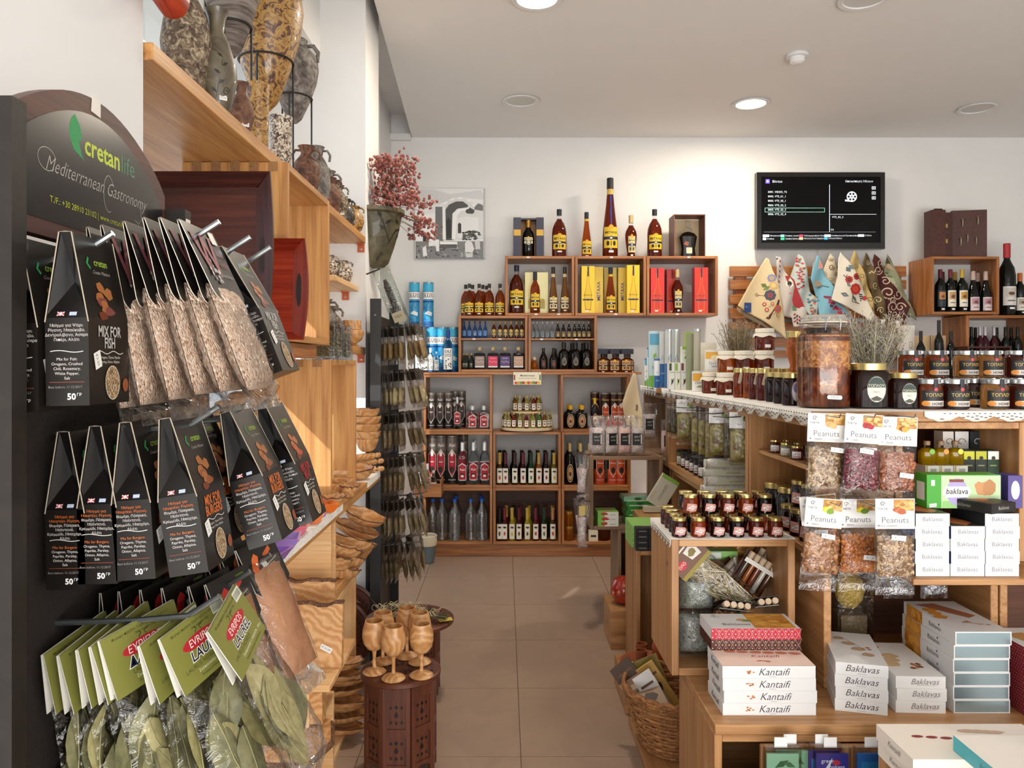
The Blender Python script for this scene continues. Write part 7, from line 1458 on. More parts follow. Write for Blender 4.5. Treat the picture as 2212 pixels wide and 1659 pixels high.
# low hanging cards
for i,(u,c1,t1,nm)in enumerate(((1690,'#8fc0a0','','mint green'),(1710,'#7ab08c','','green'),(1797,'#2c2f8c','greek','violet blue'),(1778,'#3a2c80','','dark violet'),(1885,'#2c6cb8','','sea blue'))):
    y=1.93+.016*(i%2);x=X(u,y);t=thing('hanging_pack','clear blister pack with %s card and white tag low under the platform'%nm,'pack',(x,y,.513),0,'low hanging packs')
    obj('hang_tag',MB().box(-.02,.012,-.001,.001,-.025,0,'#e8e8e8'),t);obj('blister',MB().box(-.045,.045,-.008,.008,-.20,-.022,film(.25,'#f0f0f0',.05,.1)),t)
    cd=obj('card',MB().box(-.040,.040,-.003,.003,-.18,-.040,(c1,.4)),t)
    sh=[('p',leafp(-.02,-.075,.04,.008,.5),'#2c5c34'),('p',leafp(0,-.06,.035,.007,-.4),'#3c7040')]if i<2 else[('t','greek',-.012,-.058,.014,'#d8dcec',{'b':.01}),('t','donkeys',.008,-.073,.014,'#d8dcec',{'b':.01}),('e',.01,-.062,.010,.007,'#c02c44'),('p',[(-.02,-.08),(.0,-.05),(-.008,-.08)],'#e4e8f0')]if i==2 else[('r',-.03,.03,-.09,-.06,'#2c8cc8')]
    obj('print',MB().art(sh,front(-.003),.0003),cd)
# stack of boxes near the frame's lower corner
crate('low pine crate under the big white box near the shop door',.87,1.40,1.42,1.79,0,.548,'isle',True,.02,back='ply')
for i in range(2):carton('big white dessert box near the shop door, %s'%('under another','upper with small red print')[i],1.030-.004*i,1.695,.549+.0355*i,.335,.16,.035,('#ece4d8',.45),'dessert_box','box',0,'big white boxes',[('p',blob(.0,.02,.01,.008,8,.3,rr),'#c89878')],[('t','Kantaifi',0,.018,.018,'#8a8488',{'s':.3})],[('e',-.105+.03*k,.02-.004*k,.013,.006,'#8c3438')for k in range(5)]+[('p',blob(.02+.02*k,.045-.002*k,.02,.008,10,.2,rr),'#c8a890')for k in range(4)]if i else None)
carton('white dessert box with turquoise side resting on the big white box',1.125,1.535,.6205,.32,.235,.032,('#e8e2d8',.45),'dessert_box','box',0,None,[('r',-.05,.05,.004,.028,'#b82c44')],[('t','Baklavas',0,.016,.016,'#3a8090',{'s':.3})],[('p',blob(.0,.03,.05,.02,12,.3,rr),'#c8a47c'),('p',blob(.03,.06,.04,.015,12,.3,rr),'#b0805c')],'#4cb4c0')
carton('lower turquoise-sided box beneath the front one',1.125,1.53,.5495,.30,.155,.034,('#e8e2d8',.45),'dessert_box','box',0,None,None,None,None,'#4cb4c0')

# ---------------------------------------------------------------- honey and jam jars
GL_=('#cdb878',.25,.85);SL_=('#c4c8ca',.25,.85)
def jar(h,r,honey,lid=GL_,lab=None,sq=2.0,n=22,shape=0,lidh=.16,cloth=False,rot=0):
    k=('jar',h,r,honey,lid,lab,sq,shape,cloth)
    if k in BC:return BC[k]
    hb=h*(1-lidh);gm=glass(honey,.04,1.38,.72)
    pr=[(.88*r,0),(r,h*.03),(r,hb*.86),(.86*r,hb*.97),(.82*r,hb)]if shape==0 else[(.62*r,0),(.72*r,.03*h),(.60*r,.16*h),(.9*r,.45*h),(r,.62*h),(.85*r,.74*h),(.75*r,hb)]
    P=[('glass_body',MB().lathe(pr,gm,n if sq==2 else 30,sq=sq,a0=PI/6 if n==6 else 0).mesh('jar',40))]
    if cloth:
        rf=random.Random(int(r*1e4));m=24;mb=MB();rr_=[1+.06*sin(7*2*PI*q/m+1)+rf.uniform(-.02,.02)for q in range(m)]
        rings=[(1.18,hb*.74),(1.10,hb*.86),(.92,hb*.96),(.98,h*.97),(.9,h),(.05,h*1.01)];vs=[(r*a*(rr_[q]if j<2 else 1)*cos(2*PI*q/m),r*a*(rr_[q]if j<2 else 1)*sin(2*PI*q/m),z_+(.004*sin(5*q)if j==0 else 0))for j,(a,z_)in enumerate(rings)for q in range(m)]
        mb.add(vs,[(j*m+q,j*m+(q+1)%m,(j+1)*m+(q+1)%m,(j+1)*m+q)for j in range(len(rings)-1)for q in range(m)],linen('#d8d0bc','#e6e0d0'));P.append(('cloth_cover',mb.mesh('cover',60)));P.append(('string',MB().tube([(r*.93*cos(a),r*.93*sin(a),hb*.955)for a in[2*PI*q/20 for q in range(20)]],.0012,'#8a5a2c',4,True).mesh()))
    else:P.append(('lid',MB().lathe([(.86*r,hb-.001),(.93*r,hb+.0005),(.95*r,h*.985),(.88*r,h),(.001,h)],lid,26).mesh('lid')))
    if lab:P.append(('label',MB().art(lab(r,h),cyl(r*1.004)if sq==2 else front(-r*1.004),.0003).mesh('label')))
    BC[k]=P;return P
def l_toplou(r,h,ac='#c8404c',fr='#d88c3c'):
    w=r*1.05
    return[('r',-w,w,h*.06,h*.62,'#15161a'),('r',-w*.8,w,h*.10,h*.28,'#cfc4bc'),('e',-w*.7,h*.19,w*.3,h*.09,fr),('t','ΤΟΠΛΟΥ',.0,h*.47,r*.36,'#c8a858',{'b':.01}),('t','HONEY',w*.2,h*.18,r*.30,'#2a2428',{'b':.015}),('r',-r*.16,r*.16,h*.55,h*.99,'#181e28'),('e',0,h*.66,r*.14,r*.14,ac),('r',r*.45,r*.85,h*.88,h*.98,'#eeeeee'),('t','€5',r*.65,h*.93,r*.2,'#444444')]
def l_oval(r,h):w=r*.52;return[('e',0,h*.42,w,h*.30,'#2a3a30'),('e',0,h*.42,w*.93,h*.28,'#dcd8c4'),('p',[(w*.88*cos(a),h*.46+h*.23*sin(a))for a in[PI*k/12 for k in range(13)]],'#2c3c34'),('t','ΤΟΠΛΟΥ',0,h*.50,r*.20,'#e4dcc0'),('t','MEΛΙ',0,h*.36,r*.15,'#4a4438'),('p',[(-w*.6,h*.22),(0,h*.28),(w*.6,h*.22),(w*.3,h*.17),(-w*.3,h*.17)],'#4a4a40')]
def l_purple(r,h):return[('e',0,h*.44,r*.45,h*.32,'#8a7060'),('e',0,h*.44,r*.38,h*.29,'#c8bcc8'),('e',0,h*.54,r*.30,h*.15,'#7c6a9c')]
def l_jam(r,h):return[('p',[(-r*.9,h*.16),(r*.5,h*.13),(r*.9,h*.4),(r*.6,h*.52),(-r*.7,h*.56)],'#c89088'),('p',[(-r*.7,h*.3),(0,h*.24),(r*.7,h*.36),(0,h*.44)],'#f0e8e0'),('t','jam',0,h*.35,r*.5,'#5a2c28',{'s':.3})]
def l_small(r,h):return[('r',-r*.8,r*.8,h*.15,h*.6,'#e4e0da'),('t','μέλι',0,h*.4,r*.6,'#3a3430'),('r',-r*.7,r*.7,h*.2,h*.26,'#8a2c2c')]
def l_tag(r,h):return[('r',-r*.3,r*.3,h*.12,h*.26,'#ece8e0')]
def on(u,y,z=TZ+.0022):return(X(u,y),y,z)
def jx(lab,u,y,P,z=None,rz=0,g=None,name='honey_jar',cat='jar'):return put(P,name,lab,cat,on(u,y,z or TZ+.0022),rz,g)
# the large clip-top jar
t=thing('clip_jar','very large clip-top glass jar of honey with comb standing on the island corner','jar',on(1779,2.375))
R0=.074
obj('honey',MB().lathe([(R0*.93,.004),(R0*.97,.012),(R0*.97,.215),(R0*.90,.226),(.001,.226)],mottled(('#3c1204','#58200a','#7c3a10','#a8642c'),9,.12,bs=.15,dist=2.5,coat=.5),36,sq=2.6),t)
obj('comb',MB().lathe([(R0*.6,.10),(R0*.968,.115),(R0*.985,.19),(R0*.95,.222),(R0*.5,.228)],mottled(('#6a3410','#9a5a20','#c08a4c','#d8b078'),60,.3,bs=.3,coat=.6),36,sq=2.6),t)
obj('glass_body',MB().lathe([(R0*.95,0),(R0*1.01,.008),(R0*1.01,.215),(R0*.93,.238),(R0*.80,.248),(R0*.80,.262)],film(.06,'#f6efe6',.03,.05),36,sq=2.6,caps=False),t)
obj('lid',MB().lathe([(R0*.84,.263),(R0*.90,.266),(R0*.90,.276),(R0*.80,.284),(.001,.286)],glass('#f0efe8',.05,1.3,.8),32),t)
obj('seal',MB().lathe([(R0*.86,.2585),(R0*.93,.260),(R0*.93,.2630),(R0*.86,.264)],'#d8ccb8',32),t)
obj('clasp',MB().tube([(-.022,-R0*.9,.235),(-.022,-R0*1.0,.262),(-.014,-R0*.95,.283),(.014,-R0*.95,.283),(.022,-R0*1.0,.262),(.022,-R0*.9,.235)],.0016,SILV,6).tube([(R0*.98*cos(a),R0*.98*sin(a),.252)for a in[2*PI*k/30 for k in range(30)]],.0015,SILV,5,True),t)
obj('price_sticker',MB().prism([(-.020,.028),(.020,.028),(.023,.034),(.020,.040),(-.020,.040),(-.023,.034)],-.0006,0,'#eeeeec').art([('t','€45.00',0,.034,.008,'#44444c')],front(-.0006),.0003),t,(0,-R0*1.03,0),(0,.05,0))
jx('square dark honey jar with oval label and gold lid beside the clip-top jar',1874,2.36,jar(.137,.057,'#2c0c04',GL_,l_oval,4.5))
jx('smaller square dark honey jar with oval label and gold lid',1948,2.33,jar(.108,.044,'#2c0c04',GL_,l_oval,4.5))
TJ=[jar(.089,.0375,'#8a3c0c',SL_,l_toplou),jar(.089,.0375,'#4a1808',SL_,l_toplou),jar(.089,.0375,'#a8743c',SL_,l_toplou)]
for i,(u,y,k,lv)in enumerate(((2007,2.30,0,0),(2063,2.29,1,0),(2148,2.30,2,0),(2207,2.30,1,0),(2104,2.40,1,0),(1967,2.56,0,0),(2024,2.56,0,0),(2086,2.58,2,0),(2140,2.56,2,0),(2198,2.56,1,0),(1967,2.56,0,1),(2022,2.56,0,1),(2086,2.58,2,1),(2138,2.56,2,1),(2197,2.56,1,1))):
    jx('silver-lidded honey jar with black label, %s'%(('front row, %s from the square jars'%nth(i))if i<4 else 'partly hidden behind the second of the front row' if i==4 else('rear row supporting the upper tier, %s'%nth(i-5))if i<10 else('upper tier, %s from the dried plant'%nth(i-10))),u,y,TJ[k],TZ+.0022+.0895*lv,0,'silver-lidded honey jars')
# hourglass jar on a small one, and side jars
jx('small gold-lidded jar under the hourglass nut jar',1716,2.80,jar(.105,.036,'#6a200c',GL_,l_tag))
t=jx('hourglass honey jar filled with nuts, gold lid, beside the clip-top jar',1720,2.80,jar(.148,.036,'#c8690c',GL_,None,shape=1),TZ+.1077)
nt=MB();[nt.ell((rr.uniform(-.014,.014),rr.uniform(-.018,.0),rr.uniform(.085,.115)),(.007,.006,.009),'#b0682c',7,5,.1)for _ in range(14)];obj('nuts',nt,t,kind='stuff')
for i,(u,y)in enumerate(((1712,2.50),(1692,2.62),(1674,2.74))):jx('dark oval honey jar with purple label and gold lid, %s from the clip-top jar'%nth(i),u,y,jar(.105,.034,'#2a0e0c',GL_,l_purple),g='dark jars with purple labels')
for i,(u,y,hc)in enumerate(((1652,2.84,0),(1634,2.93,0),(1622,3.02,1),(1600,3.10,1),(1668,2.92,1),(1648,3.04,0),(1700,2.95,0))):
    t=jx('slim amber honey jar with gold lid and paper tag, %s from the purple-labelled jars'%nth(i),u,y,jar(.118,.030,('#7a2408','#a8480a')[hc],GL_,l_tag),g='slim amber honey jars',rz=.4)
    if i<4:obj('paper_tag',MB().prism([(-.006,0),(.006,0),(.011,-.035),(.004,-.046),(-.006,-.044)],-.0008,0,'#d8ccb4'),t,(-.02,-.028,.10),(0,.3,0))
CJ=[jar(.095,.042,'#7a2c0a',None,l_tag,cloth=True),jar(.095,.042,'#b8600c',None,l_tag,cloth=True)]
for i,(u,y,k,z)in enumerate(((1536,3.55,0,0),(1568,3.36,0,0),(1604,3.34,0,0),(1590,3.66,1,0),(1648,3.32,0,0),(1640,3.62,1,0),(1690,3.30,0,0),(1571,3.40,1,1),(1606,3.36,0,1),(1650,3.34,0,1),(1594,3.66,1,1),(1644,3.62,1,1),(1652,3.36,0,2))):
    jx('honey jar with white cloth cover, %s'%(('bottom tier, ' if z==0 else 'second tier, ' if z==1 else 'topmost of all, ')+(nth(i)if z==0 else nth(i-7)if z==1 else 'beside the plant')),u,y,CJ[k],TZ+.0022+.097*z,0,'cloth-covered honey jars')
# cans, tubes and soap boxes at the far end
def can(r,h,c1,art=None,lid=None):return[('can',MB().lathe([(r,0),(r,h)],c1,24).mesh('can'))]+([('lid',MB().lathe([(r*1.02,h-.01),(r*1.02,h+.001),(.001,h+.001)],lid,24).mesh())]if lid else[])+([('print',MB().art(art,cyl(r*1.003),.0003).mesh())]if art else[])
def orino(r,h):return[('r',-r*1.3,r*1.3,h*.52,h*.97,'#d8a030'),('t','ORINO',0,h*.42,r*.52,'#7a7c80',{'b':.01}),('p',leafp(-r*.6,h*.2,r,r*.15,.3),'#7a8a50'),('p',leafp(0,h*.15,r,r*.15,.7),'#6a7a48'),('p',leafp(-r*.3,h*.3,r*.8,r*.12,-.5),'#8a9a5c')]
def o2(r,h):return[('r',-r*1.3,r*1.3,h*.55,h*.97,'#e0a83c'),('e',0,h*.6,r*.5,h*.15,'#e8d8b0'),('t','THYME',0,h*.3,r*.5,'#8a94a0'),('r',-r*.4,r*.4,h*.12,h*.2,'#a8b0b8')]
def blu(r,h):return[('r',-r*1.4,r*1.4,0,h*.42,'#1c5c9c'),('t','ΛΑΔΙ',0,h*.25,r*.6,'#d8e4ee'),('l',[(-r*.4,h*.48),(0,h*.58),(r*.4,h*.48)],r*.12,'#2c6cac')]
def gre(r,h):return[('r',-r*1.3,r*1.3,0,h*.2,'#6aa83c'),('p',leafp(-r*.3,h*.5,r*1.2,r*.3,1.2),'#8ab04c'),('t','SEA',0,h*.35,r*.7,'#2c5c8c'),('r',-r,r,h*.75,h*.95,'#5aa0c0')]
def seg(u,wpx,v0_,y):return wpx*y/F/2,(224/y+V0-v0_)*y/F
for i,(u,wpx,v0_,y,c1,a,ld,lab)in enumerate(((1413,25,716,4.55,('#b8ccd0',.35),gre,None,'tall pale blue cosmetics tube with green base, far end of the island'),(1430,12,717,4.45,('#c0c4c4',.3),blu,None,'slim silver and blue tube'),(1446,20,713,4.30,('#c4c6c4',.3,.3),blu,SL_,'silver canister with blue base'),(1460,18,713,4.25,('#b0b4b0',.3,.4),blu,SL_,'silver-grey canister with dark blue base'),
        (1396,8,775,4.7,'#e4e6e2',gre,'#3a8cc0','short white tube with blue cap at the very far end'),(1402,9,752,4.62,'#dfe4e8',gre,'#2c6cac','white and green hand cream tube'),(1419,12,776,4.35,'#e6e8ea',blu,'#3a70a8','short white tube with blue stripes'),(1490,16,722,4.0,('#8a9070',.4),None,None,'olive-coloured canister behind the soap boxes'),(1506,14,712,3.9,('#a8a490',.4),None,SL_,'pale canister with silver lid behind the soap boxes'))):
    r0,h0=seg(u,wpx,v0_,y);put(can(r0,h0,c1,a(r0,h0)if a else None,ld),'canister',lab,'canister',on(u,y))
for i,(u,wpx,v0_,y,z)in enumerate(((1509,28,774,3.80,0),(1538,33,762,3.86,0),(1540,35,716,3.86,1))):
    r0=wpx*y/F/2;h0=(.098,.105,.098)[i];put(can(r0,h0,'#e6e4de',(orino,o2,o2)[i](r0,h0),'#dcdad4'),'tea_can',('white and yellow mountain tea can in front of the soap boxes','white and yellow thyme can under another','white and yellow thyme can on top of another')[i],'can',on(u,y,TZ+.0022+.1065*z),0,'mountain tea cans')
carton('cream carton behind the thyme cans',*on(1524,4.02)[:2],TZ+.0022,.10,.06,.245,'#e0d8c4','carton','box')
for i,(u,c1,c2)in enumerate(((1449,'#e8e8e2','#3c5030'),(1462,'#e6e6dc','#8ab040'),(1475,'#e8e8e6','#7a3c3c'),(1489,'#e4e6e6','#3060a0'))):
    y=4.08;carton('white olive soap carton with %s print, %s in the row'%(('black','lime','maroon','blue')[i],nth(i)),*on(u,y)[:2],TZ+.0022,.030,.045,.142,c1,'soap_carton','box',0,'white soap cartons',[('r',-.013,.0,.10,.138,c2),('p',leafp(-.004,.02,.045,.005,1.2),c2),('p',leafp(.006,.03,.03,.004,1.8),'#2a2c28'),('t','SOAP',.002,.09,.010,'#4a4a44')])
for i,(u,z,h0)in enumerate(((1480,.143,.085),(1487,.2285,.075))):carton('lime green soap carton, %s'%('standing on the white soap cartons','topmost on the other lime carton')[i],*on(u,4.08)[:2],TZ+.0022+z,.042-.01*i,.04,h0,'#dfe4d4' if not i else '#a8c048','soap_carton','box',0,None,[('r',-.02+.005*i,.02-.005*i,h0*.8,h0,'#8ab83c'),('p',leafp(-.01,.02,.03,.008,.6),'#5a7a30'),('t','OLIVE',0,h0*.6,.009,'#4a5a30')])
# dried plants
def dryplant(lab,u,y,hh,spread,n,cols,tips,seed,z=TZ+.002):
    r4=random.Random(seed);t=thing('dried_plant',lab,'dried plant',on(u,y,z));a=MB();b=MB();L0=on(u,y,z)
    for i in range(n):
        an,q=r4.uniform(0,2*PI),r4.uniform(.1,1)*spread;dx,dy=q*cos(an),q*sin(an)*.6;z1=hh*r4.uniform(.7,1);c_=r4.choice(cols);p1=(dx*.5,dy*.5,z1*.55)
        a.tube([(dx*.08,dy*.08,0),p1,(dx,dy,z1)],[.0016,.0013,.0007],c_,4)
        for k in range(9):
            e=r4.uniform(.35,1);o1=(dx*e,dy*e,z1*(e*.9+.08));q2=(o1[0]+r4.uniform(-.03,.03),o1[1]+r4.uniform(-.02,.02),o1[2]+r4.uniform(.01,.04));a.tube([o1,q2],.0007,c_,3)
            b.ell(q2,(.0026,)*3,r4.choice(tips),5,3,.3)
    obj('stems',a,t,kind='stuff');obj('seed_heads',b,t,kind='stuff');return t
dryplant('bunch of dried grey-green sea lavender standing behind the dark square jars',1885,2.62,.30,.14,150,('#9c947c','#b4ac94','#847c64'),('#8c8478','#7c7088','#a49c84'),3)
dryplant('smaller bunch of dried brown herb behind the cloth-covered jars',1598,3.95,.36,.14,95,('#7c7054','#94886a','#6a5e44'),('#8c8068','#74684c','#9c9078'),4)
for i,u in enumerate((1742,1757,1772,1785)):put([('body',MB().lathe([(.02,0),(.022,.01),(.022,.22),(.012,.25)],DARKG,16).mesh()),('cap',MB().lathe([(.014,.25),(.014,.29)],'#16140f',12).mesh())],'syrup_bottle','dark bottle with black screw cap behind the clip-top jar, %s'%nth(i),'bottle',on(u+3,3.2+.02*i),0,'black-capped bottles')
# lace trims with scalloped edges
def lace(name,p0,p1,drop,lab,n,fx_):
    v=Vector(p1)-Vector(p0);L_=v.length;pts=[(0,0)];m=8
    for i in range(n):
        for j in range(m):a=j/m;pts.append(((i+a)*L_/n,-drop*(.5+.5*abs(sin(PI*a))+.05*sin(6*PI*a))))
    pts+=[(L_,-drop*.55),(L_,0)]
    mb=MB();f=(lambda a,b,e:(p0[0]+v.x/L_*a+fx_[0]*e,p0[1]+v.y/L_*a+fx_[1]*e,p0[2]+b))
    N=len(pts);vs=[f(a,b,.0)for a,b in pts]+[f(a,b,-.0012)for a,b in pts]
    mb.add([f(a,0,0)for a,b in pts[1:-1]]+[f(a,b,0)for a,b in pts[1:-1]],[(i,i+1,N-2+i+1,N-2+i)for i in range(N-3)],lm2)
    sh=[]
    for i in range(n):c0=(i+.5)*L_/n;sh+=[('e',c0+q*L_/n*.16,-drop*(.45+.10*(q%2)),L_/n*.05,drop*.05,'#6a5c4c')for q in(-2.4,-1.6,-.8,0,.8,1.6,2.4)]+[('e',c0+q*L_/n*.16,-drop*.22,L_/n*.035,drop*.045,'#6a5c4c')for q in(-2.5,-1.5,-.5,.5,1.5,2.5)]+[('e',c0,-drop*.75,L_/n*.07,drop*.05,'#6a5c4c')]
    mb.art(sh,lambda a,b,e:f(a,b,e),.0005)
    o=obj(name,mb);so=o.modifiers.new('t','SOLIDIFY');so.thickness=.0008;return tag(o,lab,'lace')
lm2=M('#e8e5de',.9)
lace('lace_trim',(IX-.022,4.30,TZ+.001),(IX-.022,2.20,TZ+.001),.045,'white scalloped lace hanging along the aisle edge of the island',17,(-1,0))
lace('lace_trim',(IX-.022,4.98,TZ+.001),(IX-.022,4.45,TZ+.001),.05,'short white scalloped lace at the far end of the island',6,(-1,0))
lace('lace_trim',(1.20,2.197,TZ+.001),(2.1,2.197,TZ+.001),.030,'white scalloped lace under the silver-lidded honey jars',9,(0,-1))
o=obj('lace_cloth',MB().box(IX-.0215,2.1,2.20,2.86,TZ+.0004,TZ+.0014,lm2).box(IX-.0215,1.4,2.861,4.3,TZ+.0004,TZ+.0014,lm2));tag(o,'white lace cloth lying on the island top under the jars','cloth')
# ---------------------------------------------------------------- contents of the island crates
def bagp(w,h,cont,seed,lab=None,t_=.035,hd=None,neck=.25,cz0=.30):
    """clear bag hanging from its top with contents; optional printed card hd=(height, shapes)"""
    r5=random.Random(seed);P=[('bag',pillow(w,0,-h,t_,film(.14),7,10,.002,0,.012,0,r5).mesh('bag',60)),('contents',pillow(w*.9,-h*cz0,-h*.93,t_*.9,cont,8,10,.003,0,0,0,r5).mesh('contents',60))]
    if hd:P.append(('card',MB().box(-w/2,w/2,-.0015-t_*.1,.0015,-hd[0],.004,('#efeeea',.5)).art(hd[1],front(-.0016-t_*.1),.0003).mesh('card')))
    if lab:P.append(('label',MB().art(lab,front(-t_*.53),.0004).mesh('label')))
    return P
olv=cells(('#8a8030','#a89a48','#6a6424','#b8a860','#7a5c3c'),48,.3,1,.008);olb=cells(('#4a3c20','#6a5830','#3a2c1c'),60,.3,1,.008)
ocard=[('t','THETA',-.02,-.016,.009,'#5a5458'),curl(-.022,-.007,.004,.0009,'#2a2428')]+[('p',blob(.010+.007*k,-.022-.004*k,.006,.010,9,.15,rr),('#8aa030','#a8b848','#6c8c28')[k%3])for k in range(4)]+[('t','olives',-.01,-.042,.008,'#6a6468')]
def olives(P,w,h,n,c_):
    m=MB();r6=random.Random(n)
    for _ in range(n):m.ell((r6.uniform(-w/2,w/2)*.85,r6.choice((-1,-1,1))*r6.uniform(.004,.013),r6.uniform(-h*.92,-h*.33)),(.0085,.008,.0095),M(r6.choice(c_),.3,0,0,.4),8,6)
    P.append(('olives',m.mesh('olives',60)));return P
OB=bagp(.092,.205,olv,1,None,.04,(.058,ocard));OB2=bagp(.040,.24,olv,2,None,.03,None);OB3=bagp(.036,.20,olb,3,None,.026,None)
for i,(u,y,P,v,lab)in enumerate(((1447,4.05,OB3,846,'narrow bag of brown dried pods, first from the far post'),(1457,4.0,OB3,848,'narrow bag of dark round pods, second from the far post'),(1482,3.72,OB,852,'bag of green olives with a white card beside the narrow bags'),(1503,3.55,OB2,858,'long slim bag of green olives, first of three'),(1518,3.45,OB2,861,'long slim bag of green olives, second of three'),(1533,3.36,OB2,864,'long slim bag of green olives, third of three'),
        (1556,3.18,OB,869,'bag of green olives with a red-edged white card'),(1574,3.08,OB3,872,'narrow dark red bag between the olive bags'),(1602,2.97,OB,877,'bag of green olives with white card, last before the jar bay'))):
    put(P,'olive_bag',lab,'olive bag',(X(u,y),y,Z(v,y)-.028),-.15,'hanging bags of olives')
t=thing('hanging_rod','black rod along the long island crate from which olive bags hang','rod',(.93,3.5,1.24));obj('rod',rel(MB().tube([(.925,2.875,1.245),(.925,4.22,1.252)],.003,'#1c1a18',6),t),t)
for y in(2.97,3.18,3.4,3.6,3.8,4.0):obj('hook',rel(MB().tube([(.925,y,1.25),(.86,y-.02,1.246),(.80,y-.02,1.25)],.002,'#1c1a18',5),t),t)
zf=.9125
KJ=jar(.082,.027,'#3a1408','#191714',l_small,n=16);KG=jar(.085,.03,'#8a8a3c','#191714',l_small,n=16)
OC=('#8c8436','#a89c50','#74702c','#98843c');olives(OB,.092,.205,75,OC);olives(OB2,.036,.24,34,OC);olives(OB3,.030,.20,26,('#54462c','#6e5c3a','#4a3a20'))
k=0
for i in range(8):
    for j in range(3):
        k+=1;y=3.475+.088*i;put(KG if i>6 else KJ,'preserve_jar','black-lidded preserve jar in the long crate, %s row from aisle, %s from nougat'%(nth(j),nth(i)),'jar',(.945+.062*j,y,zf),-.5,'black-lidded preserve jars')
for i in range(4):
    for j in range(2):carton('white and black boxed jar beside the nougat, %s row, %s'%(nth(j),nth(i)),.925+.05*i,3.335+.06*j,zf+.0,.045,.05,.075,'#e4e0d8','jar_box','box',0,'boxed jars',[('r',-.018,.018,.005,.045,'#1c1a18')])
ng=mottled(('#b8b4a8','#d8d4c8','#e8e6de','#8a9468'),60,.4,bs=.5)
for k in range(4):
    t=thing('nougat_pack','long wrapped nougat bar with twisted ends, %s of the stack'%('lowest','second','third','topmost')[k],'nougat',(.945+.012*(k%2),3.19,zf+.036*k),.1*(k%2)-.05,'nougat bars')
    obj('wrapper',MB().lathe([(.012,-.13),(.020,-.128),(.017,-.12),(.021,-.11),(.021,.11),(.017,.12),(.020,.128),(.012,.13)],ng,12,sy=.85).mesh(),t,(0,0,.0185),(0,PI/2,0));obj('paper_band',MB().box(-.08,.08,-.0205,-.0200,.006,.030,'#d0d4b8').art([('t','μαντολάτο',0,.018,.011,'#5a6a38')],front(-.0205),.0003),t)
# jar bay
for i in range(6):put(jar(.045,.019,('#7a240c','#c8c8a0')[i%2],GL_,l_small,n=16),'mini_honey_jar','tiny gold-lidded honey jar on the small inner shelf, %s %s'%(('front row','back row')[i//3],nth(i%3)),'jar',(.952+.045*(i//3),2.70-.10*(i%3),1.1405),-.5,'tiny honey jars')
for i,(x,y,h,r,c_)in enumerate(((.975,2.76,.125,.042,'#1c0e08'),(.985,2.66,.125,.042,'#1c0e08'),(1.08,2.74,.13,.042,'#1c0e08'),(.945,2.545,.085,.030,'#3a140c'),(.945,2.465,.085,.030,'#3a140c'),(.945,2.385,.085,.030,'#3a140c'),(.945,2.305,.085,.030,'#3a140c'),(1.02,2.52,.085,.030,'#3a140c'),(1.02,2.44,.085,.03,'#3a140c'),(1.02,2.36,.085,.03,'#3a140c'))):
    put(jar(h,r,c_,GL_,l_jam if r<.04 else None),'preserve_jar',('tall black preserve jar with gold lid, %s in the jar bay' if r>.04 else 'dark jam jar with pink label in the jar bay, %s')%nth(i if i<3 else i-3),'jar',(x,y,.9025),-.6,'jars in the jar bay')
for i,y in enumerate((2.505,2.425,2.345)):put(jar(.085,.030,'#3a140c',GL_,l_jam),'preserve_jar','dark jam jar stacked on others in the jar bay, %s'%nth(i),'jar',(.965,y,.9885),-.6,'jars in the jar bay')
# jam jars on the protruding crate
o=obj('lace_cloth',MB().box(.498,.872,2.298,2.62,.9265,.9278,lm2));tag(o,'white lace cloth under the jam jars on the protruding crate','cloth')
lace('lace_trim',(.4975,2.62,.9275),(.4975,2.298,.9275),.03,'lace edge hanging at the aisle side of the jam jar crate',8,(-1,0))
JC=['#4a100c','#a8440c','#2c0c0c','#1c0c0c','#6a1c0c','#7a2c10']
def jam(k):return jar(.058,.0225,JC[k%6],GL_,l_jam,n=20)
for i in range(6):
    put(jam(i),'jam_jar','%s jam jar with gold lid, front row on the protruding crate, %s from the aisle'%(('plum','orange','dark','black','red','brown')[i],nth(i)),'jar',(.530+.0585*i,2.335,.928),.1,'jam jars on the protruding crate')
    for j in(1,2,3):put(jam(i+j*2),'jam_jar','jam jar on the protruding crate, %s row back, %s from the aisle'%(nth(j),nth(i)),'jar',(.535+.057*i,2.335+.062*j,.928),.2,'jam jars on the protruding crate')
for i in range(5):
    for j in(0,1):put(jam(i*2+j+1),'jam_jar','upper tier jam jar, %s row, %s from the aisle'%(('front','back')[j],nth(i)),'jar',(.580+.058*i,2.40+.062*j,.9867),.1,'upper tier jam jars')
# inside the protruding crate
zc2=.5405
lav=mottled(('#5a5c54','#7c8078','#a0a49a','#484840'),90,.8,bs=.8)
for i,(x,z,w,h)in enumerate(((.595,.785-.10,.13,.14),(.60,.80,.12,.12))):
    t=put(bagp(w,h,lav,8+i,None,.09,None,cz0=.1),'herb_bag','clear bag of grey dried sage leaves, %s inside the protruding crate'%('lower','upper')[i],'herb bag',(x,2.40,z),0,'bags of sage')
t=thing('mountain_tea_bag','long clear bag of straw-coloured tea stalks with brown and gold card','herb bag',(.53,2.375,.885));t.rotation_euler=(0,-.85,0)
sk=MB();[sk.tube([(rr.uniform(-.045,.045),rr.uniform(-.015,.01),-.06-rr.uniform(0,.03)),(rr.uniform(-.045,.045),rr.uniform(-.015,.01),-.16),(rr.uniform(-.04,.04),rr.uniform(-.015,.01),-.29)],.0016,rr.choice(('#b8a888','#9c8c68','#cfc2a4','#7c7050')),4)for _ in range(60)]
obj('stalks',sk,t,kind='stuff');obj('bag',pillow(.115,-.05,-.31,.045,film(.14),8,12,.003).mesh(),t)
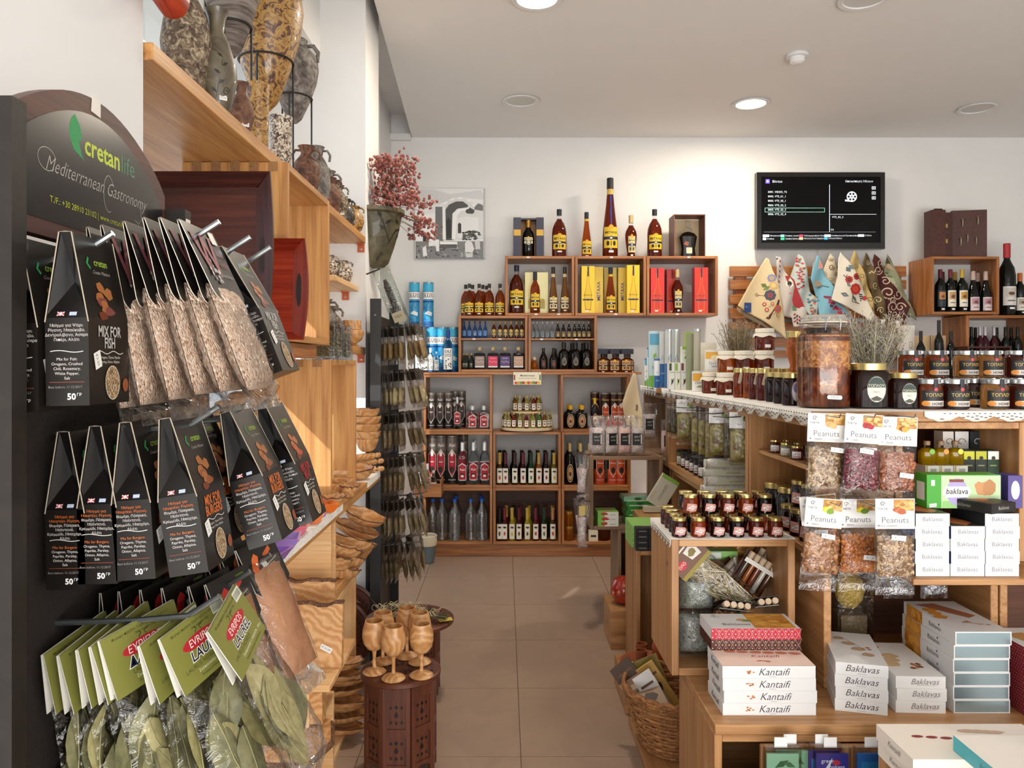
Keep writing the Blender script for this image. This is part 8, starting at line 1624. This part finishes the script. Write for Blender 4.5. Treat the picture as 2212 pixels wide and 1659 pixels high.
obj('card',MB().box(-.06,.06,-.024,-.022,-.085,0,'#6a4430').art([('r',-.06,.06,-.085,-.072,'#8a7a20'),('e',-.03,-.045,.016,.013,'#b8202c'),('t','ΟΛΟ',-.03,-.045,.013,'#f0e0dc'),('p',[(0,-.02),(.045,-.015),(.04,-.06),(.005,-.055)],'#d8d4cc'),('p',blob(.02,-.038,.014,.012,10,.3,rr),'#7a6a2c'),('l',[(-.05,-.012),(.05,-.008)],.005,'#e4e0d8')],front(-.024),.0003),t)
def tubepack(lab,x,y,z,n,cols,ry,rx=0,cardc='#4a1c14',w=None):
    w=.021*n;t=thing('spice_tube_pack',lab,'spice pack',(x,y,z),0,'packs of corked spice tubes');t.rotation_euler=(rx,ry,0)
    obj('card',MB().box(-w/2-.004,w/2+.004,.011,.013,0,.115,cardc).box(-w/2-.004,w/2+.004,-.012,-.011,.078,.092,'#d8d2c8'),t)
    for k in range(n):
        q=obj('glass_tube',MB().lathe([(.0075,0),(.009,.004),(.009,.092)],(cols[k%len(cols)],.2,0,0,.6),12).mesh(),t,(-w/2+.0105+.021*k,0,0));obj('cork',MB().lathe([(.0085,.092),(.0095,.094),(.0100,.112),(.009,.115)],'#c0a88c',12).mesh(),q)
sc=('#4a3c30','#8a4c20','#6a3018','#b8b0a4','#54301c')
tubepack('pack of corked spice tubes leaning upright near the crate post',.765,2.44,.735,5,sc,.55)
tubepack('pack of corked spice tubes behind, with maroon card',.815,2.50,.735,4,sc,.5,cardc='#5a1c18')
tubepack('pack of corked tubes lying along the top of the pile',.70,2.42,.755,5,('#a89c90','#c0b4a8'),1.25,-.9)
tubepack('pack of corked tubes with corks forward, middle of the pile',.69,2.40,.685,4,('#4c4038','#2c2824'),.12,1.15,'#2a2622')
tubepack('pack of corked tubes with corks forward, under the middle one',.765,2.39,.640,4,('#4c4038','#2c2824'),-.05,1.2,'#2c3024')
tubepack('pack of corked tubes with corks forward beside the post',.800,2.42,.690,3,('#4c4038','#2c2824'),-.1,1.15,'#2a1c1c')
tubepack('dark pack of corked tubes lowest in the pile',.76,2.41,.600,5,('#4c4038','#3c3834'),.05,1.25,'#201e1c')
carton('dark carton filling the bottom of the protruding crate behind the red box',.735,2.45,zc2,.20,.22,.055,'#2a2624','carton','box')
o=board('inner_board',.525,.848,2.50,2.60,.80,.812,'isle');tag(o,'inner board high in the protruding crate carrying green cartons','board')
for i,(x,w,c1)in enumerate(((.62,.18,'#7ab050'),(.56,.05,'#6aa040'))):carton('green and white snack carton high inside the protruding crate, %s'%('long one','short end')[i],x+.05*(1-i),2.53,.8125,w,.05,.028,c1,'snack_carton','box',0,None,[('r',-w*.2,w*.2,.004,.024,'#d8dcd4'),('p',blob(-w*.1,.014,.014,.008,8,.3,rr),'#7a4030')])
for k in range(4):put([('bottle',MB().lathe([(.012,0),(.012,.03)],'#c8b898',12).mesh())],'corked_vial','small corked vial standing on the inner board, %s'%nth(k),'vial',(.58+.03*k,2.575,.8125),0,'small corked vials')
put(bagp(.10,.10,cells(('#c89030','#e0b050','#a87020'),60,.3,1,.006),12,None,.05,None,cz0=.05),'sweet_bag','clear bag of golden nuts at the top corner of the protruding crate','bag',(.80,2.56,.90),0)
# salt crate
slt=cells(('#ece4e0','#e0ccc6','#d4b8b2','#f0ece8','#a88c86'),160,.5,.7,.004);slp=mottled(('#e8bcb4','#eec8c0','#f0d0c8'),60,.8,bs=.2)
def salt(c_,seed):return bagp(.085,.215,c_,seed,[('r',-.030,.022,-.155,-.090,'#191716'),('t','SALT',-.006,-.11,.014,'#d8d0c8',{'s':.3}),('t','herbs',-.006,-.128,.012,'#d8d0c8',{'s':.3}),('r',.015,.020,-.150,-.095,'#e8e4e0')],.055,None,cz0=.3)
for i,(u,y,c_)in enumerate(((1292,4.25,slt),(1322,4.25,slt),(1349,4.25,slp),(1377,4.25,slt),(1270,4.30,slp),(1304,4.36,slt),(1334,4.38,slt),(1362,4.38,slt))):
    y+=.0;x=X(u,y);x=max(x,.515);put(salt(c_,i),'salt_bag','clear bag of %s salt with black label standing on the dull crate, %s'%(('pale herb','pink')[c_ is slp],('front, first','front, second','front, third','front, fourth','back, first','back, second','back, third','back, fourth')[i]),'salt bag',(x,y,1.161),rr.uniform(-.3,.3),'salt bags on the dull crate')
for i,(u,v,y)in enumerate(((1250,975,4.19),(1263,977,4.17),(1247,1075,4.18),(1258,1080,4.15),(1266,1078,4.19))):
    t=put(bagp(.05,.235 if i<2 else .245,slt if i%2 else slp,20+i,[('p',[(-.02,-.03),(.012,-.03),(.012,-.08),(-.02,-.08)],'#d8c070')]if i in(3,4)else None,.035,None,cz0=.38),'hanging_salt_bag','narrow salt bag hanging on the aisle side of the dull crate, %s group, %s'%(('upper','lower')[i>1],nth(i if i<2 else i-2)),'salt bag',(X(u,y),y,Z(v,y)),0,'hanging salt bags');t.rotation_euler=(0,(-.12,.08,-.14,0,.12)[i],0)
t=thing('side_peg','wooden peg rail on the aisle side of the dull crate holding salt bags','peg rail',(.44,4.2,.9));[obj('peg',rel(MB().tube([(.4665,4.21,z),(.42,4.17,z+.01),(.40,4.14,z+.02)],.004,'#4a3828',6),t),t)for z in(.955,.70)]
put(salt(slt,40),'salt_bag','salt bag with yellow card hanging in the far island bay','salt bag',(.86,4.55,1.22),0);put(salt(slp,41),'salt_bag','pink salt bag standing in the far island bay','salt bag',(.95,4.46,1.13),0)
carton('cream and orange carton standing in the far island bay',1.0,4.40,.9125,.07,.06,.145,'#d0c0a4','carton','box',0,None,[('r',.0,.03,.02,.07,'#a8402c'),('r',-.03,.03,.11,.12,'#5a4a3c')])
gd=lambda i:[('r',-.06,.06,.0,.006,'#d8e4d0'),('e',0,.013,.02,.008,'#2a5c28')]
for k in range(6):carton('green dessert packet in the tall pile inside the dull crate, %s from the bottom'%nth(k),.745+.008*(k%2)-.02*(k==5),4.30,.5635+.0262*k+0,.155,.12,.026,('#3c9444',.3)if k<5 else('#8ac0a0',.15),'dessert_packet','box',.05,'green dessert packets',gd(k))
for k in range(3):carton('white and green dessert packet with red print, %s in the low pile'%nth(k),.565,4.27,.5635+.0262*k,.115,.13,.026,'#7cb84c','dessert_packet','box',.04,'white and green dessert packets',[('r',-.055,.055,0,.026,'#e4e6dc'),('r',-.055,-.02,0,.026,'#7cb84c'),('p',blob(-.02,.015,.022,.008,10,.3,rr),'#b83028'),('t','sesame',.025,.012,.011,'#3a5a30')],None,[('p',blob(0,0,.03,.04,12,.3,rr),'#a88c68')]if k==2 else None)
# apron
D('hanging_apron','cream cloth apron hanging at the end of the wall crates',[(0,100),(20,100),(40,190),(60,330),(90,520),(70,560),(-50,520),(-90,350),(-60,250),(-20,150)],5.70,.03,3,1,linen('#d0bc98','#dccaa8'),[('p',[(30,350),(45,360),(40,410),(25,400)],'#7a6a58')],.3,1366,780,3.77,'apron',None)
q=bpy.data.objects['hanging_apron'];obj('hanging_loop',rel(MB().tube([(X(1367,5.7),5.695,Z(806,5.7)),(X(1367,5.7),5.72,1.40),(X(1370,5.76),5.768,1.395)],.003,'#c8b490',6),q),q)
# green and black boxes on the narrow crate
for k in range(4):
    for j in range(2):carton('pale green bar box on the narrow crate, %s layer %s'%(nth(k),('aisle end','inner')[j]),.665+.135*j,3.72,.586+.0262*k+.0,.13,.20,.0258,'#8cc060','bar_box','box',0,'pale green bar boxes',[('r',-.02,.065,0,.026,'#dcd8d0'),('p',blob(.02,.013,.02,.007,8,.3,rr),'#3a2c24'),('r',-.065,-.02,.02,.026,'#a8d080')],[('t','δ',0,.013,.014,'#2c5c24')])
for k in range(4):
    for j in range(3):carton('small black box at the aisle corner of the narrow crate, %s layer %s'%(nth(k),nth(j)),.637+.058*j,3.585,.586+.0262*k,.056,.05,.0255,'#1b1d20','bar_box','box',0,'small black boxes',[('r',-.015,.02,.010,.014,'#8a8c88')])
t=carton('green and white snack carton leaning inside the far bay',.80,4.10,.70,.10,.03,.17,'#cfcbb8','snack_carton','box',0,None,[('r',-.05,.05,.15,.17,'#8ab848'),('t','COOKIES',0,.08,.022,'#6a6450',{'r':1.57}),('r',-.05,-.03,.02,.07,'#c8c0a8')]);t.rotation_euler=(0,.55,0)
carton('flat carton under the leaning snack carton',.80,4.10,.545+.12,.12,.05,.03,'#cfc8b0','snack_carton','box')
o=board('side_ledge',.70,.918,3.95,4.19,.62,.66,'isle');tag(o,'short ledge beside the salt crate holding a leaning carton','ledge')
# clay money box, terracotta tray
t=thing('clay_money_box','round red glazed clay money box with raised discs on the low block','clay pot',(.625,4.02,.2005));cl=M('#9a2c18',.22,0,0,.5)
obj('body',MB().lathe([(.02,0),(.05,.012),(.072,.055),(.070,.095),(.05,.128),(.02,.142),(.001,.145)],cl,30),t)
for k,(a,z)in enumerate(((-.5,.07),(.1,.05),(.5,.085),(-.1,.105),(-1.0,.06))):obj('raised_disc',MB().ell((.068*sin(a),-.068*cos(a),z),(.014,.006,.016),M('#b85a44',.25,0,0,.4),12,6),t)
t=lathe_thing('terracotta_tray','round terracotta tray of small cups on the low block','tray',[(.10,0),(.13,.012),(.14,.03),(.13,.03),(.10,.012),(.001,.01)],(.64,3.33,.1305),'#93502f')
for i,(x,y)in enumerate(((.585,3.29),(.60,3.37))):lathe_thing('terracotta_cup','small terracotta cup on the tray, %s'%nth(i),'cup',[(.018,0),(.022,.005),(.025,.085),(.021,.085),(.018,.01)],(x,y,.142),'#9a5433')
lathe_thing('terracotta_jug','orange clay jug behind the cups on the tray','jug',[(.02,0),(.035,.04),(.038,.08),(.018,.13),(.022,.15)],(.68,3.35,.142),'#a85030')
for i,(x,y,z,rz)in enumerate(((.535,3.24,.178,.3),(.63,3.245,.18,-.5))):
    t=thing('tiny_bottle','tiny bottle with paper label %s the terracotta tray'%('leaning on','lying in')[i],'bottle',(x,y,z),rz);t.rotation_euler=(0,1.2-2.2*i,rz);obj('body',MB().lathe([(.014,-.03),(.014,.02),(.006,.03),(.006,.04)],glass('#6a7a3c' if not i else '#3a1c10',.05,1.3,.6),14),t);obj('label',MB().lathe([(.0145,-.02),(.0145,.012)],'#d8d0b8',14,caps=False),t)
# wicker basket
t=thing('wicker_basket','oval wicker basket of chocolate bars under the jam jar crate','basket',(.64,2.87,.0305))
wk=[mottled(('#7a4c28','#a06c3c','#bc8850'),50,.6,bs=.2),mottled(('#6a4020','#8c5c30','#a87440'),50,.6,bs=.2)]
def oval(s1,z,wob,ph,n=64):return[(.19*s1*cos(a)*(1+wob*sin(16*a+ph)),.20*s1*sin(a)*(1+wob*sin(16*a+ph)),z)for a in[2*PI*k/n for k in range(n)]]
for k in range(15):obj('woven_strand',MB().tube(oval(.66+.34*(k/14)**.8,.008+.0142*k,.022,PI*(k%2)),.0062,wk[k%2],5,True),t)
for k in range(16):
    a=2*PI*(k+.5)/16;obj('stake',MB().tube([(.19*s1*cos(a),.20*s1*sin(a),z)for s1,z in((.64,0),(.80,.07),(.93,.15),(1.0,.215))],.004,wk[0],5),t)
for k in range(2):obj('rim_strand',MB().tube([(.193*cos(a),.203*sin(a),.222+.007*sin(12*a+k*PI))for a in[2*PI*j/96 for j in range(96)]],.0085,wk[k],6,True),t)
obj('base',MB().prism([(.12*cos(a),.13*sin(a))for a in[2*PI*k/24 for k in range(24)]],.001,.008,wk[1],'xy'),t)
for i,(dx,dy,z,c1,w,h,rx_,ry_,rz_,nm)in enumerate(((-.09,-.05,.13,'#8a6a50',.10,.16,-.9,-.5,.2,'brown wrapped bar on the aisle side'),(-.085,-.10,.155,'#a08468',.10,.15,-1.1,-.3,.1,'pale brown wrapped bar at the front'),(-.10,.02,.14,'#4a382c',.09,.18,-.6,-.7,.0,'dark bar in clear wrap at the back'),(-.03,-.02,.10,'#e4e2de',.075,.19,-.2,-.55,.1,'white carton leaning in the middle'),(.0,.05,.11,'#c8a050',.075,.19,-.15,-.6,0,'gold carton leaning behind the white one'),(.035,-.04,.09,'#e0dcd4',.07,.17,-.2,.5,.2,'white carton leaning towards the post'),(.06,.03,.10,'#b89c5c',.07,.17,-.1,.45,.1,'tan carton leaning towards the post'),(-.05,.10,.12,'#8c7a30',.13,.16,-.3,-.35,.1,'olive gold carton standing at the back'))):
    q=carton(nm+' of the wicker basket',.64+dx,2.87+dy,.0305+z,w,.014,h,c1,'chocolate_bar','chocolate',0,'bars in the wicker basket',[('p',blob(0,h*.5,w*.25,h*.15,9,.3,rr),'#3a2418'),('r',-w*.35,w*.35,h*.75,h*.8,'#6a4a34')]);q.rotation_euler=(rx_,ry_,rz_)
# terracotta bowl low down
lathe_thing('glazed_bowl','striped terracotta and green bowl low under the platform','bowl',[(.05,0),(.10,.05),(.13,.10),(.12,.10),(.09,.05),(.001,.02)],(.70,1.86,.30),mottled(('#8a3c24','#a8583c','#6a7050','#c87850'),8,.4,bs=0,sc=(.2,.2,6),coat=.4))
o=board('low_stand',.56,.88,1.72,1.97,0,.2995,'isle');tag(o,'low wooden stand under the striped bowl','stand')
# ---------------------------------------------------------------- keep things clear of the crate walls they stand in
def extent(o):
    xs=[]
    st_=[(o,Matrix.LocRotScale(o.location,o.rotation_euler,o.scale))]
    while st_:
        q,Mx=st_.pop()
        if q.type=='MESH' and q.data.vertices:
            for cpt in q.bound_box:xs.append((Mx@Vector(cpt)).x)
        for ch in q.children:st_.append((ch,Mx@Matrix.LocRotScale(ch.location,ch.rotation_euler,ch.scale)))
    return(min(xs),max(xs))if xs else(o.location.x,o.location.x)
for o in list(C.objects):
    if o.parent is None and o.get('category')and o.get('category')not in('crate','price sticker','tray','card','shelf'):
        L=o.location
        for(x0,x1,y0,z0,z1)in CR:
            if y0<L.y and z0<L.z<z1-.05 and x0<L.x<x1:
                a,b_=extent(o);d=0
                if a<x0+.021:d=x0+.021-a
                elif b_>x1-.021:d=x1-.021-b_
                L.x+=d;break
